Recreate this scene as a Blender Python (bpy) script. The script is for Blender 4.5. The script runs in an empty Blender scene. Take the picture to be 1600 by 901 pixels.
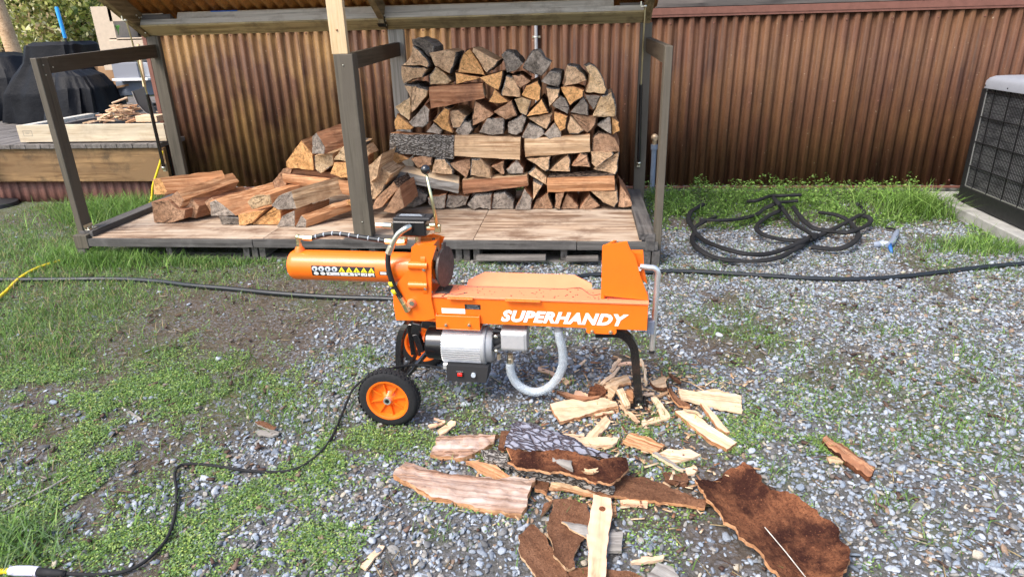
import bpy, bmesh, math, random
import numpy as np
from mathutils import Vector, Matrix, noise
random.seed(7); rng = np.random.default_rng(7)
S = bpy.context.scene
COL = S.collection
R = math.radians

# ---------------------------------------------------------------- camera, world, sun, exposure
F_PX, PITCH, ROLL, YAW, CAM_H = 1027.02, R(21.486), R(1.540), R(-6.317), 1.30
def _axes():
    cy, sy = math.cos(YAW), math.sin(YAW)
    fwd = Vector((sy*math.cos(PITCH), cy*math.cos(PITCH), -math.sin(PITCH)))
    rt = Vector((cy, -sy, 0)); dn = fwd.cross(rt)
    return math.cos(ROLL)*rt + math.sin(ROLL)*dn, -math.sin(ROLL)*rt + math.cos(ROLL)*dn, fwd
AX, AY, AZ = _axes()
CAM = Vector((0, 0, CAM_H))
cam = bpy.data.cameras.new('camera'); camo = bpy.data.objects.new('camera', cam); COL.objects.link(camo)
cam.sensor_width = 36; cam.lens = F_PX/1600*36; cam.clip_start = .05; cam.clip_end = 800
mw = Matrix((( AX.x, -AY.x, -AZ.x, 0), (AX.y, -AY.y, -AZ.y, 0), (AX.z, -AY.z, -AZ.z, CAM_H), (0, 0, 0, 1)))
camo.matrix_world = mw
S.camera = camo
SUN_ELEV, SUN_AZ = 52, 222         # azimuth from +Y towards +X
w = bpy.data.worlds.new('World'); S.world = w; w.use_nodes = True
nt = w.node_tree; nt.nodes.clear()
sky = nt.nodes.new('ShaderNodeTexSky'); sky.sky_type = 'NISHITA'; sky.sun_disc = False
sky.sun_elevation = R(SUN_ELEV); sky.sun_rotation = R(SUN_AZ); sky.air_density = 1.0; sky.dust_density = 3.0; sky.ozone_density = 1.0
bg = nt.nodes.new('ShaderNodeBackground'); bg.inputs[1].default_value = .145
ow = nt.nodes.new('ShaderNodeOutputWorld')
nt.links.new(sky.outputs[0], bg.inputs[0]); nt.links.new(bg.outputs[0], ow.inputs[0])
sl = bpy.data.lights.new('sun', 'SUN'); sl.energy = 1.5; sl.angle = R(26); sl.color = (1, .95, .88)
so = bpy.data.objects.new('sun', sl); COL.objects.link(so)
az = R(SUN_AZ); el = R(SUN_ELEV)
sd = Vector((math.sin(az)*math.cos(el), math.cos(az)*math.cos(el), math.sin(el)))
so.rotation_euler = sd.to_track_quat('Z', 'Y').to_euler(); so.location = (0, -4, 8)
S.view_settings.view_transform = 'Standard'; S.view_settings.look = 'None'
S.view_settings.exposure = 1.32; S.view_settings.gamma = 1.0

# ---------------------------------------------------------------- pixel -> world design helpers
def ray(x, y): return AX*(x-800) + AY*(y-450.5) + AZ*F_PX
def PZ(x, y, z=0.0):
    r = ray(x, y); return CAM + r*((z-CAM_H)/r.z)
def PY(x, y, Y):
    r = ray(x, y); return CAM + r*(Y/r.y)
def PX(x, y, X):
    r = ray(x, y); return CAM + r*(X/r.x)
def proj(p):
    d = Vector(p)-CAM; c = d.dot(AZ); return 800+F_PX*d.dot(AX)/c, 450.5+F_PX*d.dot(AY)/c

# ---------------------------------------------------------------- materials
MATS = {}
class N:
    def __init__(s, name, rough=.7, spec=.3, metal=0.0):
        m = bpy.data.materials.new(name); m.use_nodes = True; s.m = m; s.t = m.node_tree
        s.b = s.t.nodes['Principled BSDF']; s.b.inputs['Roughness'].default_value = rough
        s.b.inputs['Specular IOR Level'].default_value = spec; s.b.inputs['Metallic'].default_value = metal
        s.tc = None; MATS[name] = m
    def n(s, t, **k):
        q = s.t.nodes.new('ShaderNode'+t)
        for a, v in k.items(): setattr(q, a, v)
        return q
    def l(s, a, b): s.t.links.new(a, b)
    def co(s, scale=(1, 1, 1), out='Object', rnd=True, loc=(0, 0, 0)):
        if s.tc is None: s.tc = s.n('TexCoord')
        mp = s.n('Mapping'); mp.inputs['Scale'].default_value = scale; mp.inputs['Location'].default_value = loc
        src = s.tc.outputs[out]
        if rnd:
            oi = s.n('ObjectInfo'); mu = s.n('MATH' if 0 else 'Math', operation='MULTIPLY'); mu.inputs[1].default_value = 37.0
            s.l(oi.outputs['Random'], mu.inputs[0])
            ad = s.n('VectorMath', operation='ADD'); s.l(src, ad.inputs[0]); s.l(mu.outputs[0], ad.inputs[1]); src = ad.outputs[0]
        s.l(src, mp.inputs[0]); return mp.outputs[0]
    def noise(s, vec, scale, detail=4, rough=.6, dist=0.0):
        q = s.n('TexNoise'); q.inputs['Scale'].default_value = scale; q.inputs['Detail'].default_value = detail
        q.inputs['Roughness'].default_value = rough; q.inputs['Distortion'].default_value = dist
        if vec is not None: s.l(vec, q.inputs['Vector'])
        return q.outputs['Fac']
    def ramp(s, fac, stops, interp='LINEAR'):
        q = s.n('ValToRGB'); q.color_ramp.interpolation = interp; e = q.color_ramp.elements
        while len(e) > 1: e.remove(e[-1])
        for i, (p, c) in enumerate(stops):
            el_ = e[0] if i == 0 else e.new(p)
            el_.position = p; el_.color = (*c, 1) if len(c) == 3 else c
        s.l(fac, q.inputs[0]); return q.outputs[0]
    def mix(s, fac, a, b, mode='MIX'):
        q = s.n('Mix', data_type='RGBA', blend_type=mode)
        for sock, v in ((q.inputs[0], fac), (q.inputs[6], a), (q.inputs[7], b)):
            if hasattr(v, 'is_linked') or hasattr(v, 'links'): s.l(v, sock)
            else: sock.default_value = v if isinstance(v, (int, float)) else (*v, 1)
        return q.outputs[2]
    def math(s, op, a, b=None):
        q = s.n('Math', operation=op)
        for i, v in enumerate((a, b)):
            if v is None: continue
            if hasattr(v, 'links'): s.l(v, q.inputs[i])
            else: q.inputs[i].default_value = v
        return q.outputs[0]
    def color(s, c):
        if hasattr(c, 'links'): s.l(c, s.b.inputs['Base Color'])
        else: s.b.inputs['Base Color'].default_value = (*c, 1)
    def bump(s, h, strength=.3, dist=.01):
        q = s.n('Bump'); q.inputs['Strength'].default_value = strength; q.inputs['Distance'].default_value = dist
        s.l(h, q.inputs['Height']); s.l(q.outputs[0], s.b.inputs['Normal'])

def mul(c, k): return tuple(min(1, x*k) for x in c)
def wood_mat(name, c1, c2, c3=None, axis='X', rough=.8, fib=60, bump=.4, stain=None, stain_amt=.5):
    """fibrous wood: streaks run along the local axis"""
    a = N(name, rough, .2)
    sc = {'X': (1.6, fib, fib), 'Y': (fib, 1.6, fib), 'Z': (fib, fib, 1.6)}[axis]
    f = a.noise(a.co(sc), 1.0, 5, .65, .3)
    sc2 = tuple(v*.22 if v > 2 else v*1.4 for v in sc)
    g = a.noise(a.co(sc2, loc=(3, 1, 2)), 1.0, 4, .6, .6)
    col = a.ramp(f, [(.28, mul(c2, .5)), (.44, c2), (.56, c1), (.75, mul(c1, 1.2))])
    col = a.mix(a.ramp(g, [(.42, (0, 0, 0)), (.62, (1, 1, 1))]), col, c3 or mul(c1, .7))
    if stain:
        h = a.noise(a.co((3, 3, 3), loc=(9, 4, 1)), 1.6, 5, .7)
        col = a.mix(a.math('MULTIPLY', a.ramp(h, [(.5, (0, 0, 0)), (.68, (1, 1, 1))]), stain_amt), col, stain)
    a.color(col); a.bump(f, bump, .004)
    return a.m
def end_mat(name, c1, c2, dark, ring=1.0):
    """end grain: rings round the local origin (the pith), radial checks, blotches"""
    a = N(name, .85, .15)
    v = a.co((1, 1, 1), rnd=False)
    se = a.n('SeparateXYZ'); a.l(v, se.inputs[0])
    rr = a.math('SQRT', a.math('ADD', a.math('MULTIPLY', se.outputs[0], se.outputs[0]), a.math('MULTIPLY', se.outputs[2], se.outputs[2])))
    nz = a.noise(a.co((1, 1, 1)), 14, 3, .6)
    r2 = a.math('ADD', rr, a.math('MULTIPLY', nz, .02))
    rings = a.math('ADD', a.math('MULTIPLY', a.math('SINE', a.math('MULTIPLY', r2, 900.0)), .5), .5)
    bl = a.noise(a.co((1, 1, 1), loc=(5, 5, 5)), 11, 5, .65)
    col = a.mix(a.ramp(bl, [(.38, (0, 0, 0)), (.62, (1, 1, 1))]), c1, c2)
    col = a.mix(a.math('MULTIPLY', rings, .28*ring), col, mul(dark, 1.3))
    ang = a.math('ARCTAN2', se.outputs[2], se.outputs[0])
    cm = a.n('CombineXYZ'); a.l(a.math('MULTIPLY', ang, 9.0), cm.inputs[0]); a.l(a.math('MULTIPLY', rr, 6.0), cm.inputs[1])
    oi = a.n('ObjectInfo'); a.l(a.math('MULTIPLY', oi.outputs['Random'], 50.0), cm.inputs[2])
    ck = a.noise(cm.outputs[0], 1.4, 3, .6)
    ckm = a.ramp(ck, [(.30, (1, 1, 1)), (.37, (0, 0, 0))])
    col = a.mix(a.math('MULTIPLY', ckm, .8), col, mul(dark, .55))
    gr = a.noise(a.co((1, 1, 1), loc=(1, 7, 2)), 170, 3, .7)
    col = a.mix(a.ramp(gr, [(.50, (0, 0, 0)), (.75, (.75, .75, .75))]), col, dark)
    col = a.mix(a.ramp(gr, [(.2, (.5, .5, .5)), (.42, (0, 0, 0))]), col, mul(c1, 1.35))
    oi2 = a.n('ObjectInfo'); hs = a.n('HueSaturation'); a.l(col, hs.inputs['Color'])
    a.l(a.math('ADD', a.math('MULTIPLY', oi2.outputs['Random'], .5), .92), hs.inputs['Value'])
    md = a.noise(a.co((1, 1, 1), loc=(8, 3, 4)), 48, 4, .75)
    cc = a.mix(1.0, hs.outputs[0], a.ramp(md, [(.32, (.42,)*3), (.5, (1, 1, 1)), (.68, (1.35,)*3)]), 'MULTIPLY')
    a.color(cc); a.bump(a.math('ADD', a.math('ADD', gr, md), a.math('MULTIPLY', ckm, -1.5)), .9, .005)
    return a.m
def bark_mat(name, c1, c2, dark, scale=60, axis='X'):
    a = N(name, .95, .1)
    sc = (.35, 1, 1) if axis == 'X' else (1, .35, 1)
    v = a.co(sc)
    vo = a.n('TexVoronoi', feature='DISTANCE_TO_EDGE'); vo.inputs['Scale'].default_value = scale
    dn = a.n('TexNoise'); dn.inputs['Scale'].default_value = scale*.5; a.l(v, dn.inputs['Vector'])
    mx = a.n('VectorMath', operation='ADD'); sm = a.n('VectorMath', operation='SCALE'); sm.inputs['Scale'].default_value = .03
    a.l(dn.outputs['Color'], sm.inputs[0]); a.l(v, mx.inputs[0]); a.l(sm.outputs[0], mx.inputs[1]); a.l(mx.outputs[0], vo.inputs['Vector'])
    e = a.ramp(vo.outputs['Distance'], [(.02, (0, 0, 0)), (.16, (1, 1, 1))])
    g = a.noise(a.co((1, 1, 1), loc=(2, 2, 9)), 30, 5, .7)
    col = a.mix(g, c1, c2); col = a.mix(e, dark, col)
    a.color(col); a.bump(a.math('ADD', a.math('MULTIPLY', e, 1.0), g), .9, .008)
    return a.m
def flat(name, c, rough=.5, metal=0, spec=.5, coat=0, wear=0, scale=30):
    a = N(name, rough, spec, metal)
    if wear:
        g = a.noise(a.co((1, 1, 1)), scale, 5, .65)
        a.color(a.mix(a.math('MULTIPLY', a.ramp(g, [(.42, (0, 0, 0)), (.7, (1, 1, 1))]), wear), c, mul(c, .45)))
        rv = a.ramp(g, [(.2, (rough*.8,)*3), (.8, (min(1, rough*1.35),)*3)]); a.l(rv, a.b.inputs['Roughness'])
    else: a.color(c)
    if coat: a.b.inputs['Coat Weight'].default_value = coat; a.b.inputs['Coat Roughness'].default_value = .1
    return a.m

flat('orange_paint', (.93, .17, .008), .34, 0, .5, .2, .22, 9)
flat('salmon_paint', (.95, .26, .12), .6, 0, .4, 0, .15, 14)
flat('black_paint', (.012, .012, .013), .22, 0, .6, .3, .2)
flat('black_rubber', (.016, .016, .017), .72, 0, .3, 0, .2)
flat('black_hose', (.014, .017, .02), .38, 0, .5, 0, .25, 60)
flat('tire_rubber', (.02, .02, .021), .85, 0, .25, 0, .4, 90)
flat('black_plastic', (.03, .03, .032), .5, 0, .4)
flat('zinc', (.72, .70, .58), .3, 1.0, .5, 0, .25, 40)
flat('brass_zinc', (.75, .68, .40), .32, 1.0, .5, 0, .25, 40)
flat('chrome', (.80, .81, .80), .34, .85)
flat('cast_aluminium', (.72, .73, .74), .42, .65, .5, 0, .2, 50)
flat('motor_grey', (.36, .37, .38), .5, .3, .5, 0, .2)
flat('ram_steel', (.075, .065, .06), .45, .25, .5, 0, .6, 60)
flat('white_print', (.88, .88, .86), .5)
flat('rib_clear', (.62, .68, .73), .35)
flat('black_print', (.015, .015, .015), .5)
flat('yellow_print', (.9, .68, .02), .5)
flat('grey_print', (.45, .5, .55), .5)
flat('red_switch', (.75, .02, .015), .3)
flat('yellow_cord', (.85, .62, .02), .5, 0, .4, 0, .15)
flat('blue_plastic', (.03, .14, .42), .4, 0, .5, 0, .2)
flat('blue_handle', (.02, .32, .75), .45)
flat('connector_grey', (.22, .26, .33), .45, 0, .5, 0, .3)
flat('grey_bin', (.22, .23, .26), .5)
flat('shelf_beige', (.55, .45, .34), .7, 0, .3, 0, .2)
flat('cardboard', (.36, .22, .12), .85, 0, .2, 0, .25, 8)
flat('tape_clear', (.62, .60, .75), .25, 0, .6)
flat('conduit_grey', (.42, .43, .44), .5, .2, .5, 0, .4)
flat('brass_valve', (.55, .40, .25), .4, .5)
flat('ac_grey', (.36, .38, .42), .45, .3, .5, 0, .2, 12)
flat('ac_black', (.013, .013, .014), .45, 0, .4, 0, .2)
flat('metal_edge', (.55, .55, .53), .35, .8, .5, 0, .3)
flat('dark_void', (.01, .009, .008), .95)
flat('blue_tape', (.01, .12, .5), .5)
flat('leaf_plant', (.09, .30, .04), .5)
# concrete
a = N('concrete', .9, .2); g = a.noise(a.co((1, 1, 1)), 9, 6, .65); g2 = a.noise(a.co((1, 1, 1)), 160, 3, .7)
a.color(a.mix(g2, a.ramp(g, [(.3, (.20, .19, .17)), (.5, (.36, .35, .32)), (.7, (.45, .44, .41))]), (.30, .30, .28))); a.bump(g2, .3, .003)
# ac coil
a = N('ac_coil', .5, .4, .4)
g = a.noise(a.co((1, 2.5, 5), rnd=False), 2.6, 2, .5)
fz = a.n('TexWave', wave_type='BANDS', bands_direction='Z'); fz.inputs['Scale'].default_value = 38; a.l(a.co((1, 1, 1), rnd=False), fz.inputs['Vector'])
a.color(a.mix(fz.outputs['Fac'], (.035, .037, .04), a.ramp(g, [(.36, (.40, .405, .41)), (.48, (.75, .75, .75)), (.62, (.9, .9, .88))])))
# clear ribbed hose
a = N('clear_hose', .18, .5); a.color((.72, .78, .82)); a.b.inputs['Transmission Weight'].default_value = .8
a.b.inputs['IOR'].default_value = 1.2
# black cover cloth
a = N('black_tarp', .55, .15); g = a.noise(a.co((1, 1, 1)), 6, 5, .7); a.color(a.mix(g, (.002, .0023, .003), (.006, .007, .011))); a.bump(g, .35, .03)
# rusted corrugated sheet
def rust(name, c_mid, c_dark, c_gold, gold=.5):
    a = N(name, .62, .25, .0)
    st = a.noise(a.co((22, 22, 1.3), out='Object'), 1.0, 5, .65, .2)
    bl = a.noise(a.co((1.6, 1.6, 1.1), out='Object', loc=(4, 2, 2)), 1.5, 5, .6)
    fi = a.noise(a.co((1, 1, 1), loc=(1, 2, 9)), 110, 4, .7)
    col = a.ramp(st, [(.3, c_dark), (.5, c_mid), (.68, mul(c_mid, 1.5))])
    col = a.mix(a.math('MULTIPLY', a.ramp(bl, [(.40, (0, 0, 0)), (.62, (1, 1, 1))]), gold), col, c_gold)
    col = a.mix(a.ramp(fi, [(.5, (0, 0, 0)), (.72, (.6, .6, .6))]), col, mul(c_dark, .8))
    sp = a.noise(a.co((1, 1, 1), loc=(7, 2, 1)), 60, 2, .5)
    col = a.mix(a.ramp(sp, [(.74, (0, 0, 0)), (.77, (.7, .7, .7))]), col, (.45, .36, .26))
    a.color(col); a.bump(fi, .25, .003)
rust('rust_sheet', (.092, .040, .022), (.036, .016, .010), (.17, .085, .034), .45)
rust('rust_gold_sheet', (.100, .046, .024), (.036, .018, .011), (.31, .18, .06), .7)
rust('rust_red_sheet', (.16, .07, .055), (.06, .03, .025), (.22, .12, .09), .4)
rust('rust_roof', (.40, .18, .045), (.12, .05, .018), (.62, .34, .10), .7)
flat('rust_trim', (.20, .085, .06), .6, .1, .4, 0, .4, 20)
# timber
wood_mat('painted_timber', (.118, .102, .078), (.092, .080, .060), (.105, .09, .07), 'Z', .6, 50, .15, (.16, .14, .11), .25)
wood_mat('painted_timber_y', (.092, .074, .052), (.075, .060, .042), (.08, .064, .046), 'Y', .6, 50, .15, (.15, .13, .10), .25)
wood_mat('raw_pine', (.66, .50, .30), (.55, .39, .21), (.60, .46, .28), 'Z', .75, 34, .2, (.40, .32, .22), .35)
wood_mat('raw_pine_x', (.62, .52, .37), (.48, .38, .26), (.54, .46, .34), 'X', .75, 34, .2, (.34, .26, .18), .5)
wood_mat('grey_post', (.40, .38, .34), (.27, .25, .22), (.33, .31, .27), 'Z', .85, 50, .3)
wood_mat('grey_board_x', (.22, .20, .18), (.11, .10, .09), (.16, .145, .13), 'X', .85, 45, .5, (.07, .06, .055), .6)
wood_mat('grey_board_y', (.20, .18, .165), (.10, .09, .082), (.15, .135, .12), 'Y', .85, 45, .5, (.07, .06, .055), .6)
wood_mat('dark_grey_x', (.115, .108, .10), (.06, .056, .052), (.085, .08, .075), 'X', .8, 45, .4, (.20, .19, .18), .4)
wood_mat('dark_grey_y', (.115, .105, .098), (.055, .052, .05), (.085, .08, .075), 'Y', .8, 45, .4, (.20, .19, .18), .4)
wood_mat('pt_brown_x', (.29, .18, .085), (.15, .085, .04), (.21, .13, .065), 'X', .75, 26, .4, (.06, .045, .03), .75)
wood_mat('pt_green_x', (.54, .43, .23), (.34, .26, .13), (.46, .37, .20), 'X', .8, 40, .4, (.10, .075, .045), .6)
wood_mat('pt_green_y', (.34, .26, .14), (.17, .125, .065), (.26, .19, .10), 'Y', .8, 40, .4, (.10, .075, .045), .6)
wood_mat('lid_light_x', (.62, .58, .50), (.44, .41, .35), (.54, .50, .43), 'X', .8, 40, .3, (.2, .16, .12), .5)
wood_mat('plywood', (.44, .325, .23), (.20, .125, .08), (.48, .39, .30), 'X', .85, 34, .9, (.17, .105, .07), .9)
wood_mat('siding', (.15, .13, .115), (.05, .045, .042), (.10, .09, .082), 'X', .8, 22, .8)
# split faces of firewood and chips (X = length)
for ax in 'XY':
    wood_mat('split_orange_'+ax, (.60, .34, .18), (.34, .15, .065), (.48, .235, .11), ax, .85, 90, .9, (.20, .095, .05), .6)
    wood_mat('split_tan_'+ax, (.64, .45, .28), (.38, .23, .12), (.54, .36, .21), ax, .85, 90, .9, (.24, .13, .07), .65)
    wood_mat('split_red_'+ax, (.46, .24, .13), (.24, .10, .05), (.34, .155, .08), ax, .85, 90, .9, (.12, .06, .04), .65)
    wood_mat('split_pale_'+ax, (.74, .58, .40), (.62, .43, .26), (.68, .52, .34), ax, .8, 60, .45, (.45, .28, .15), .3)
    wood_mat('split_grey_'+ax, (.34, .32, .29), (.19, .17, .15), (.27, .25, .22), ax, .85, 60, .5, (.12, .10, .09), .5)
    bark_mat('bark_grey_'+ax, (.38, .36, .33), (.22, .19, .16), (.06, .05, .042), 95, ax)
    bark_mat('bark_brown_'+ax, (.20, .14, .10), (.11, .075, .055), (.03, .02, .016), 60, ax)
bark_mat('bark_blue', (.33, .34, .40), (.20, .20, .24), (.07, .055, .06), 62)
def inner(name, c1, c2, dark, patch):
    a = N(name, .95, .1)
    f = a.noise(a.co((14, 60, 60)), 1.0, 6, .75); g = a.noise(a.co((1, 1, 1), loc=(3, 3, 1)), 150, 4, .8); p = a.noise(a.co((1, 1, 1), loc=(5, 0, 2)), 5.5, 4, .65)
    col = a.mix(a.ramp(f, [(.35, (0, 0, 0)), (.65, (1, 1, 1))]), c2, c1)
    col = a.mix(a.math('MULTIPLY', a.ramp(p, [(.44, (0, 0, 0)), (.58, (1, 1, 1))]), patch), col, dark)
    col = a.mix(a.ramp(g, [(.34, (.8,)*3), (.5, (0, 0, 0))]), col, mul(dark, .8))
    col = a.mix(a.ramp(g, [(.60, (0, 0, 0)), (.74, (.8,)*3)]), col, mul(c1, 2.0))
    a.color(col); a.bump(a.math('ADD', f, g), 1.0, .005)
inner('inner_bark', (.25, .125, .07), (.15, .068, .036), (.08, .035, .02), .5)
inner('inner_bark_dark', (.27, .11, .052), (.15, .056, .028), (.03, .011, .009), .9)
wood_mat('fresh_chip', (.76, .56, .38), (.58, .37, .22), (.70, .50, .33), 'X', .8, 90, .8, (.36, .20, .12), .45)
wood_mat('pink_chip', (.78, .49, .33), (.66, .38, .23), (.72, .46, .30), 'X', .8, 45, .3, (.5, .28, .16), .25)
wood_mat('pale_bark', (.40, .25, .17), (.20, .11, .07), (.52, .42, .36), 'X', .85, 110, .9, (.20, .12, .08), .7)
end_mat('end_orange', (.68, .38, .16), (.52, .27, .10), (.22, .11, .05))
end_mat('end_tan', (.60, .41, .25), (.44, .28, .16), (.16, .10, .06))
end_mat('end_brown', (.46, .28, .17), (.30, .17, .095), (.11, .06, .04))
end_mat('end_grey', (.38, .32, .26), (.20, .165, .135), (.05, .042, .038))
end_mat('end_yellow', (.58, .42, .26), (.42, .28, .15), (.17, .11, .05))
end_mat('end_dark', (.32, .27, .22), (.12, .10, .08), (.025, .02, .018))
# vegetation colours come from a colour attribute
def veg(name, transl=.35, rough=.6):
    a = N(name, rough, .3); at = a.n('Attribute', attribute_name='tint'); a.color(at.outputs['Color'])
    tr = a.n('BsdfTranslucent'); a.l(at.outputs['Color'], tr.inputs[0])
    ms = a.n('MixShader'); ms.inputs[0].default_value = transl
    out = a.t.nodes['Material Output']; a.l(a.b.outputs[0], ms.inputs[1]); a.l(tr.outputs[0], ms.inputs[2]); a.l(ms.outputs[0], out.inputs[0])
veg('grass_blades'); veg('moss_leaves', .2); veg('tree_leaves', .45)

# ---------------------------------------------------------------- object helpers
OFF = {}
def tag(o, label=None, cat=None, group=None, kind=None):
    if label: o['label'] = label
    if cat: o['category'] = cat
    if group: o['group'] = group
    if kind: o['kind'] = kind
    return o
def thing(name, loc, label, cat, group=None, rz=0.0):
    o = bpy.data.objects.new(name, None); COL.objects.link(o); o.location = loc; o.rotation_euler = (0, 0, rz)
    o.empty_display_size = .05
    OFF[o] = Vector(loc) if rz == 0 else Vector((0, 0, 0)); tag(o, label, cat, group); return o
class MB:
    def __init__(s): s.v = []; s.f = []; s.m = []; s.sm = []
    def add(s, vs, fs, mi=0, smooth=False):
        b = len(s.v); s.v += [Vector(v) for v in vs]
        for f in fs: s.f.append([b+i for i in f]); s.m.append(mi); s.sm.append(smooth)
        return s
    def box(s, a, b, mi=0, M=None, bev=.0015):
        x0, y0, z0 = (min(a[i], b[i]) for i in range(3)); x1, y1, z1 = (max(a[i], b[i]) for i in range(3))
        c = min(bev, (x1-x0)*.2, (y1-y0)*.2, (z1-z0)*.2)
        if c <= 0:
            vs = [(x0,y0,z0),(x1,y0,z0),(x1,y1,z0),(x0,y1,z0),(x0,y0,z1),(x1,y0,z1),(x1,y1,z1),(x0,y1,z1)]
            fs = [(0,3,2,1),(4,5,6,7),(0,1,5,4),(1,2,6,5),(2,3,7,6),(3,0,4,7)]
        else:
            vs = []; fs = []
            for sx in (0, 1):
                for sy in (0, 1):
                    for sz in (0, 1):
                        X = (x0, x1)[sx]; Y = (y0, y1)[sy]; Z = (z0, z1)[sz]; ix = c if sx == 0 else -c; iy = c if sy == 0 else -c; iz = c if sz == 0 else -c
                        vs += [(X, Y+iy, Z+iz), (X+ix, Y, Z+iz), (X+ix, Y+iy, Z)]
            def k(sx, sy, sz, ax): return (sx*4+sy*2+sz)*3+ax
            fs += [(k(0,0,0,0),k(0,0,1,0),k(0,1,1,0),k(0,1,0,0)),(k(1,0,0,0),k(1,1,0,0),k(1,1,1,0),k(1,0,1,0)),
                   (k(0,0,0,1),k(1,0,0,1),k(1,0,1,1),k(0,0,1,1)),(k(0,1,0,1),k(0,1,1,1),k(1,1,1,1),k(1,1,0,1)),
                   (k(0,0,0,2),k(0,1,0,2),k(1,1,0,2),k(1,0,0,2)),(k(0,0,1,2),k(1,0,1,2),k(1,1,1,2),k(0,1,1,2))]
            for p in (0, 1):
                for q in (0, 1):
                    fs += [(k(p,q,0,0),k(p,q,1,0),k(p,q,1,1),k(p,q,0,1)),(k(p,0,q,0),k(p,1,q,0),k(p,1,q,2),k(p,0,q,2)),(k(0,p,q,1),k(1,p,q,1),k(1,p,q,2),k(0,p,q,2))]
            for sx in (0,1):
                for sy in (0,1):
                    for sz in (0,1): fs.append((k(sx,sy,sz,0),k(sx,sy,sz,1),k(sx,sy,sz,2)))
        if M is not None: vs = [M @ Vector(v) for v in vs]
        return s.add(vs, fs, mi)
    def beam(s, p, q, w, h, mi=0, up=(0, 0, 1), bev=.002):
        p = Vector(p); q = Vector(q); d = q-p; L = d.length; d.normalize(); u = Vector(up); sd_ = d.cross(u).normalized(); u = sd_.cross(d)
        M = Matrix(((d.x, sd_.x, u.x, p.x), (d.y, sd_.y, u.y, p.y), (d.z, sd_.z, u.z, p.z), (0, 0, 0, 1)))
        return s.box((0, -w/2, -h/2), (L, w/2, h/2), mi, M, bev)
    def tube(s, pts, r, n=10, mi=0, caps=True, smooth=True, flat_=1.0, close=False):
        pts = [Vector(p) for p in pts]; m = len(pts); rs = r if isinstance(r, (list, tuple)) else [r]*m
        b = len(s.v); pu = None; vs = []
        for i, p in enumerate(pts):
            t = (pts[min(i+1, m-1)]-pts[max(i-1, 0)]).normalized()
            if pu is None: pu = Vector((0, 0, 1)) if abs(t.z) < .9 else Vector((0, 1, 0))
            sd_ = t.cross(pu).normalized(); pu = sd_.cross(t)
            for j in range(n):
                A = 2*math.pi*j/n; vs.append(p + (sd_*math.cos(A) + pu*math.sin(A)*flat_)*rs[i])
        fs = [(i*n+j, i*n+(j+1) % n, (i+1)*n+(j+1) % n, (i+1)*n+j) for i in range(m-1) for j in range(n)]
        s.add(vs, fs, mi, smooth)
        if caps: s.add(vs[:n], [tuple(range(n-1, -1, -1))], mi); s.add(vs[-n:], [tuple(range(n))], mi)
        return s
    def cyl(s, p, q, r, n=20, mi=0, caps=True): return s.tube([p, q], r, n, mi, caps)
    def lathe(s, prof, o, axis='X', n=28, mi=0, smooth=True, M=None):
        """prof: (along, radius)"""
        o = Vector(o); vs = []
        for (t, r) in prof:
            for j in range(n):
                A = 2*math.pi*j/n; c, q = r*math.cos(A), r*math.sin(A)
                vs.append(o + {'X': Vector((t, c, q)), 'Y': Vector((q, t, c)), 'Z': Vector((c, q, t))}[axis])
        m = len(prof)
        fs = [(i*n+j, i*n+(j+1) % n, (i+1)*n+(j+1) % n, (i+1)*n+j) for i in range(m-1) for j in range(n)]
        return s.add(vs, fs, mi, smooth)
    def prism(s, poly, ext, mi=0, mis=None):
        """poly: 3-D points, extruded along ext"""
        poly = [Vector(p) for p in poly]; e = Vector(ext); n = len(poly)
        s.add(poly+[p+e for p in poly], [tuple(range(n-1, -1, -1)), tuple(range(n, 2*n))], mi)
        s.add(poly+[p+e for p in poly], [(i, (i+1) % n, n+(i+1) % n, n+i) for i in range(n)], mi if mis is None else mis)
        return s
    def ball(s, c, r, mi=0, n=10):
        c = Vector(c); prof = [(-r*math.cos(math.pi*i/n), max(1e-4, r*math.sin(math.pi*i/n))) for i in range(n+1)]
        return s.lathe(prof, c, 'Z', 16, mi)
    def build(s, name, mats, parent=None, label=None, cat=None, group=None, kind=None, origin=None, rz=0.0, auto=35, recalc=True):
        if isinstance(mats, str): mats = [mats]
        vs = s.v; loc = Vector((0, 0, 0))
        if parent is not None: off = OFF.get(parent, Vector((0, 0, 0))); vs = [v-off for v in vs]
        else:
            if origin is None:
                c = sum(vs, Vector())/len(vs); origin = Vector((c.x, c.y, min(v.z for v in vs)))
            loc = Vector(origin); Mi = Matrix.Rotation(-rz, 3, 'Z'); vs = [Mi @ (v-loc) for v in vs]
        me = bpy.data.meshes.new(name); me.from_pydata([tuple(v) for v in vs], [], s.f)
        for m in mats: me.materials.append(MATS[m])
        me.polygons.foreach_set('material_index', s.m); me.polygons.foreach_set('use_smooth', s.sm)
        if recalc:
            bm = bmesh.new(); bm.from_mesh(me); bmesh.ops.remove_doubles(bm, verts=bm.verts, dist=1e-5)
            bmesh.ops.recalc_face_normals(bm, faces=bm.faces)
            for e in bm.edges:
                if len(e.link_faces) == 2 and e.calc_face_angle(0) > R(auto): e.smooth = False
            bm.to_mesh(me); bm.free()
        o = bpy.data.objects.new(name, me); COL.objects.link(o)
        if parent is not None: o.parent = parent; OFF[o] = OFF.get(parent, Vector((0, 0, 0)))
        else: o.location = loc; o.rotation_euler = (0, 0, rz); OFF[o] = loc
        tag(o, label, cat, group, kind); return o
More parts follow.
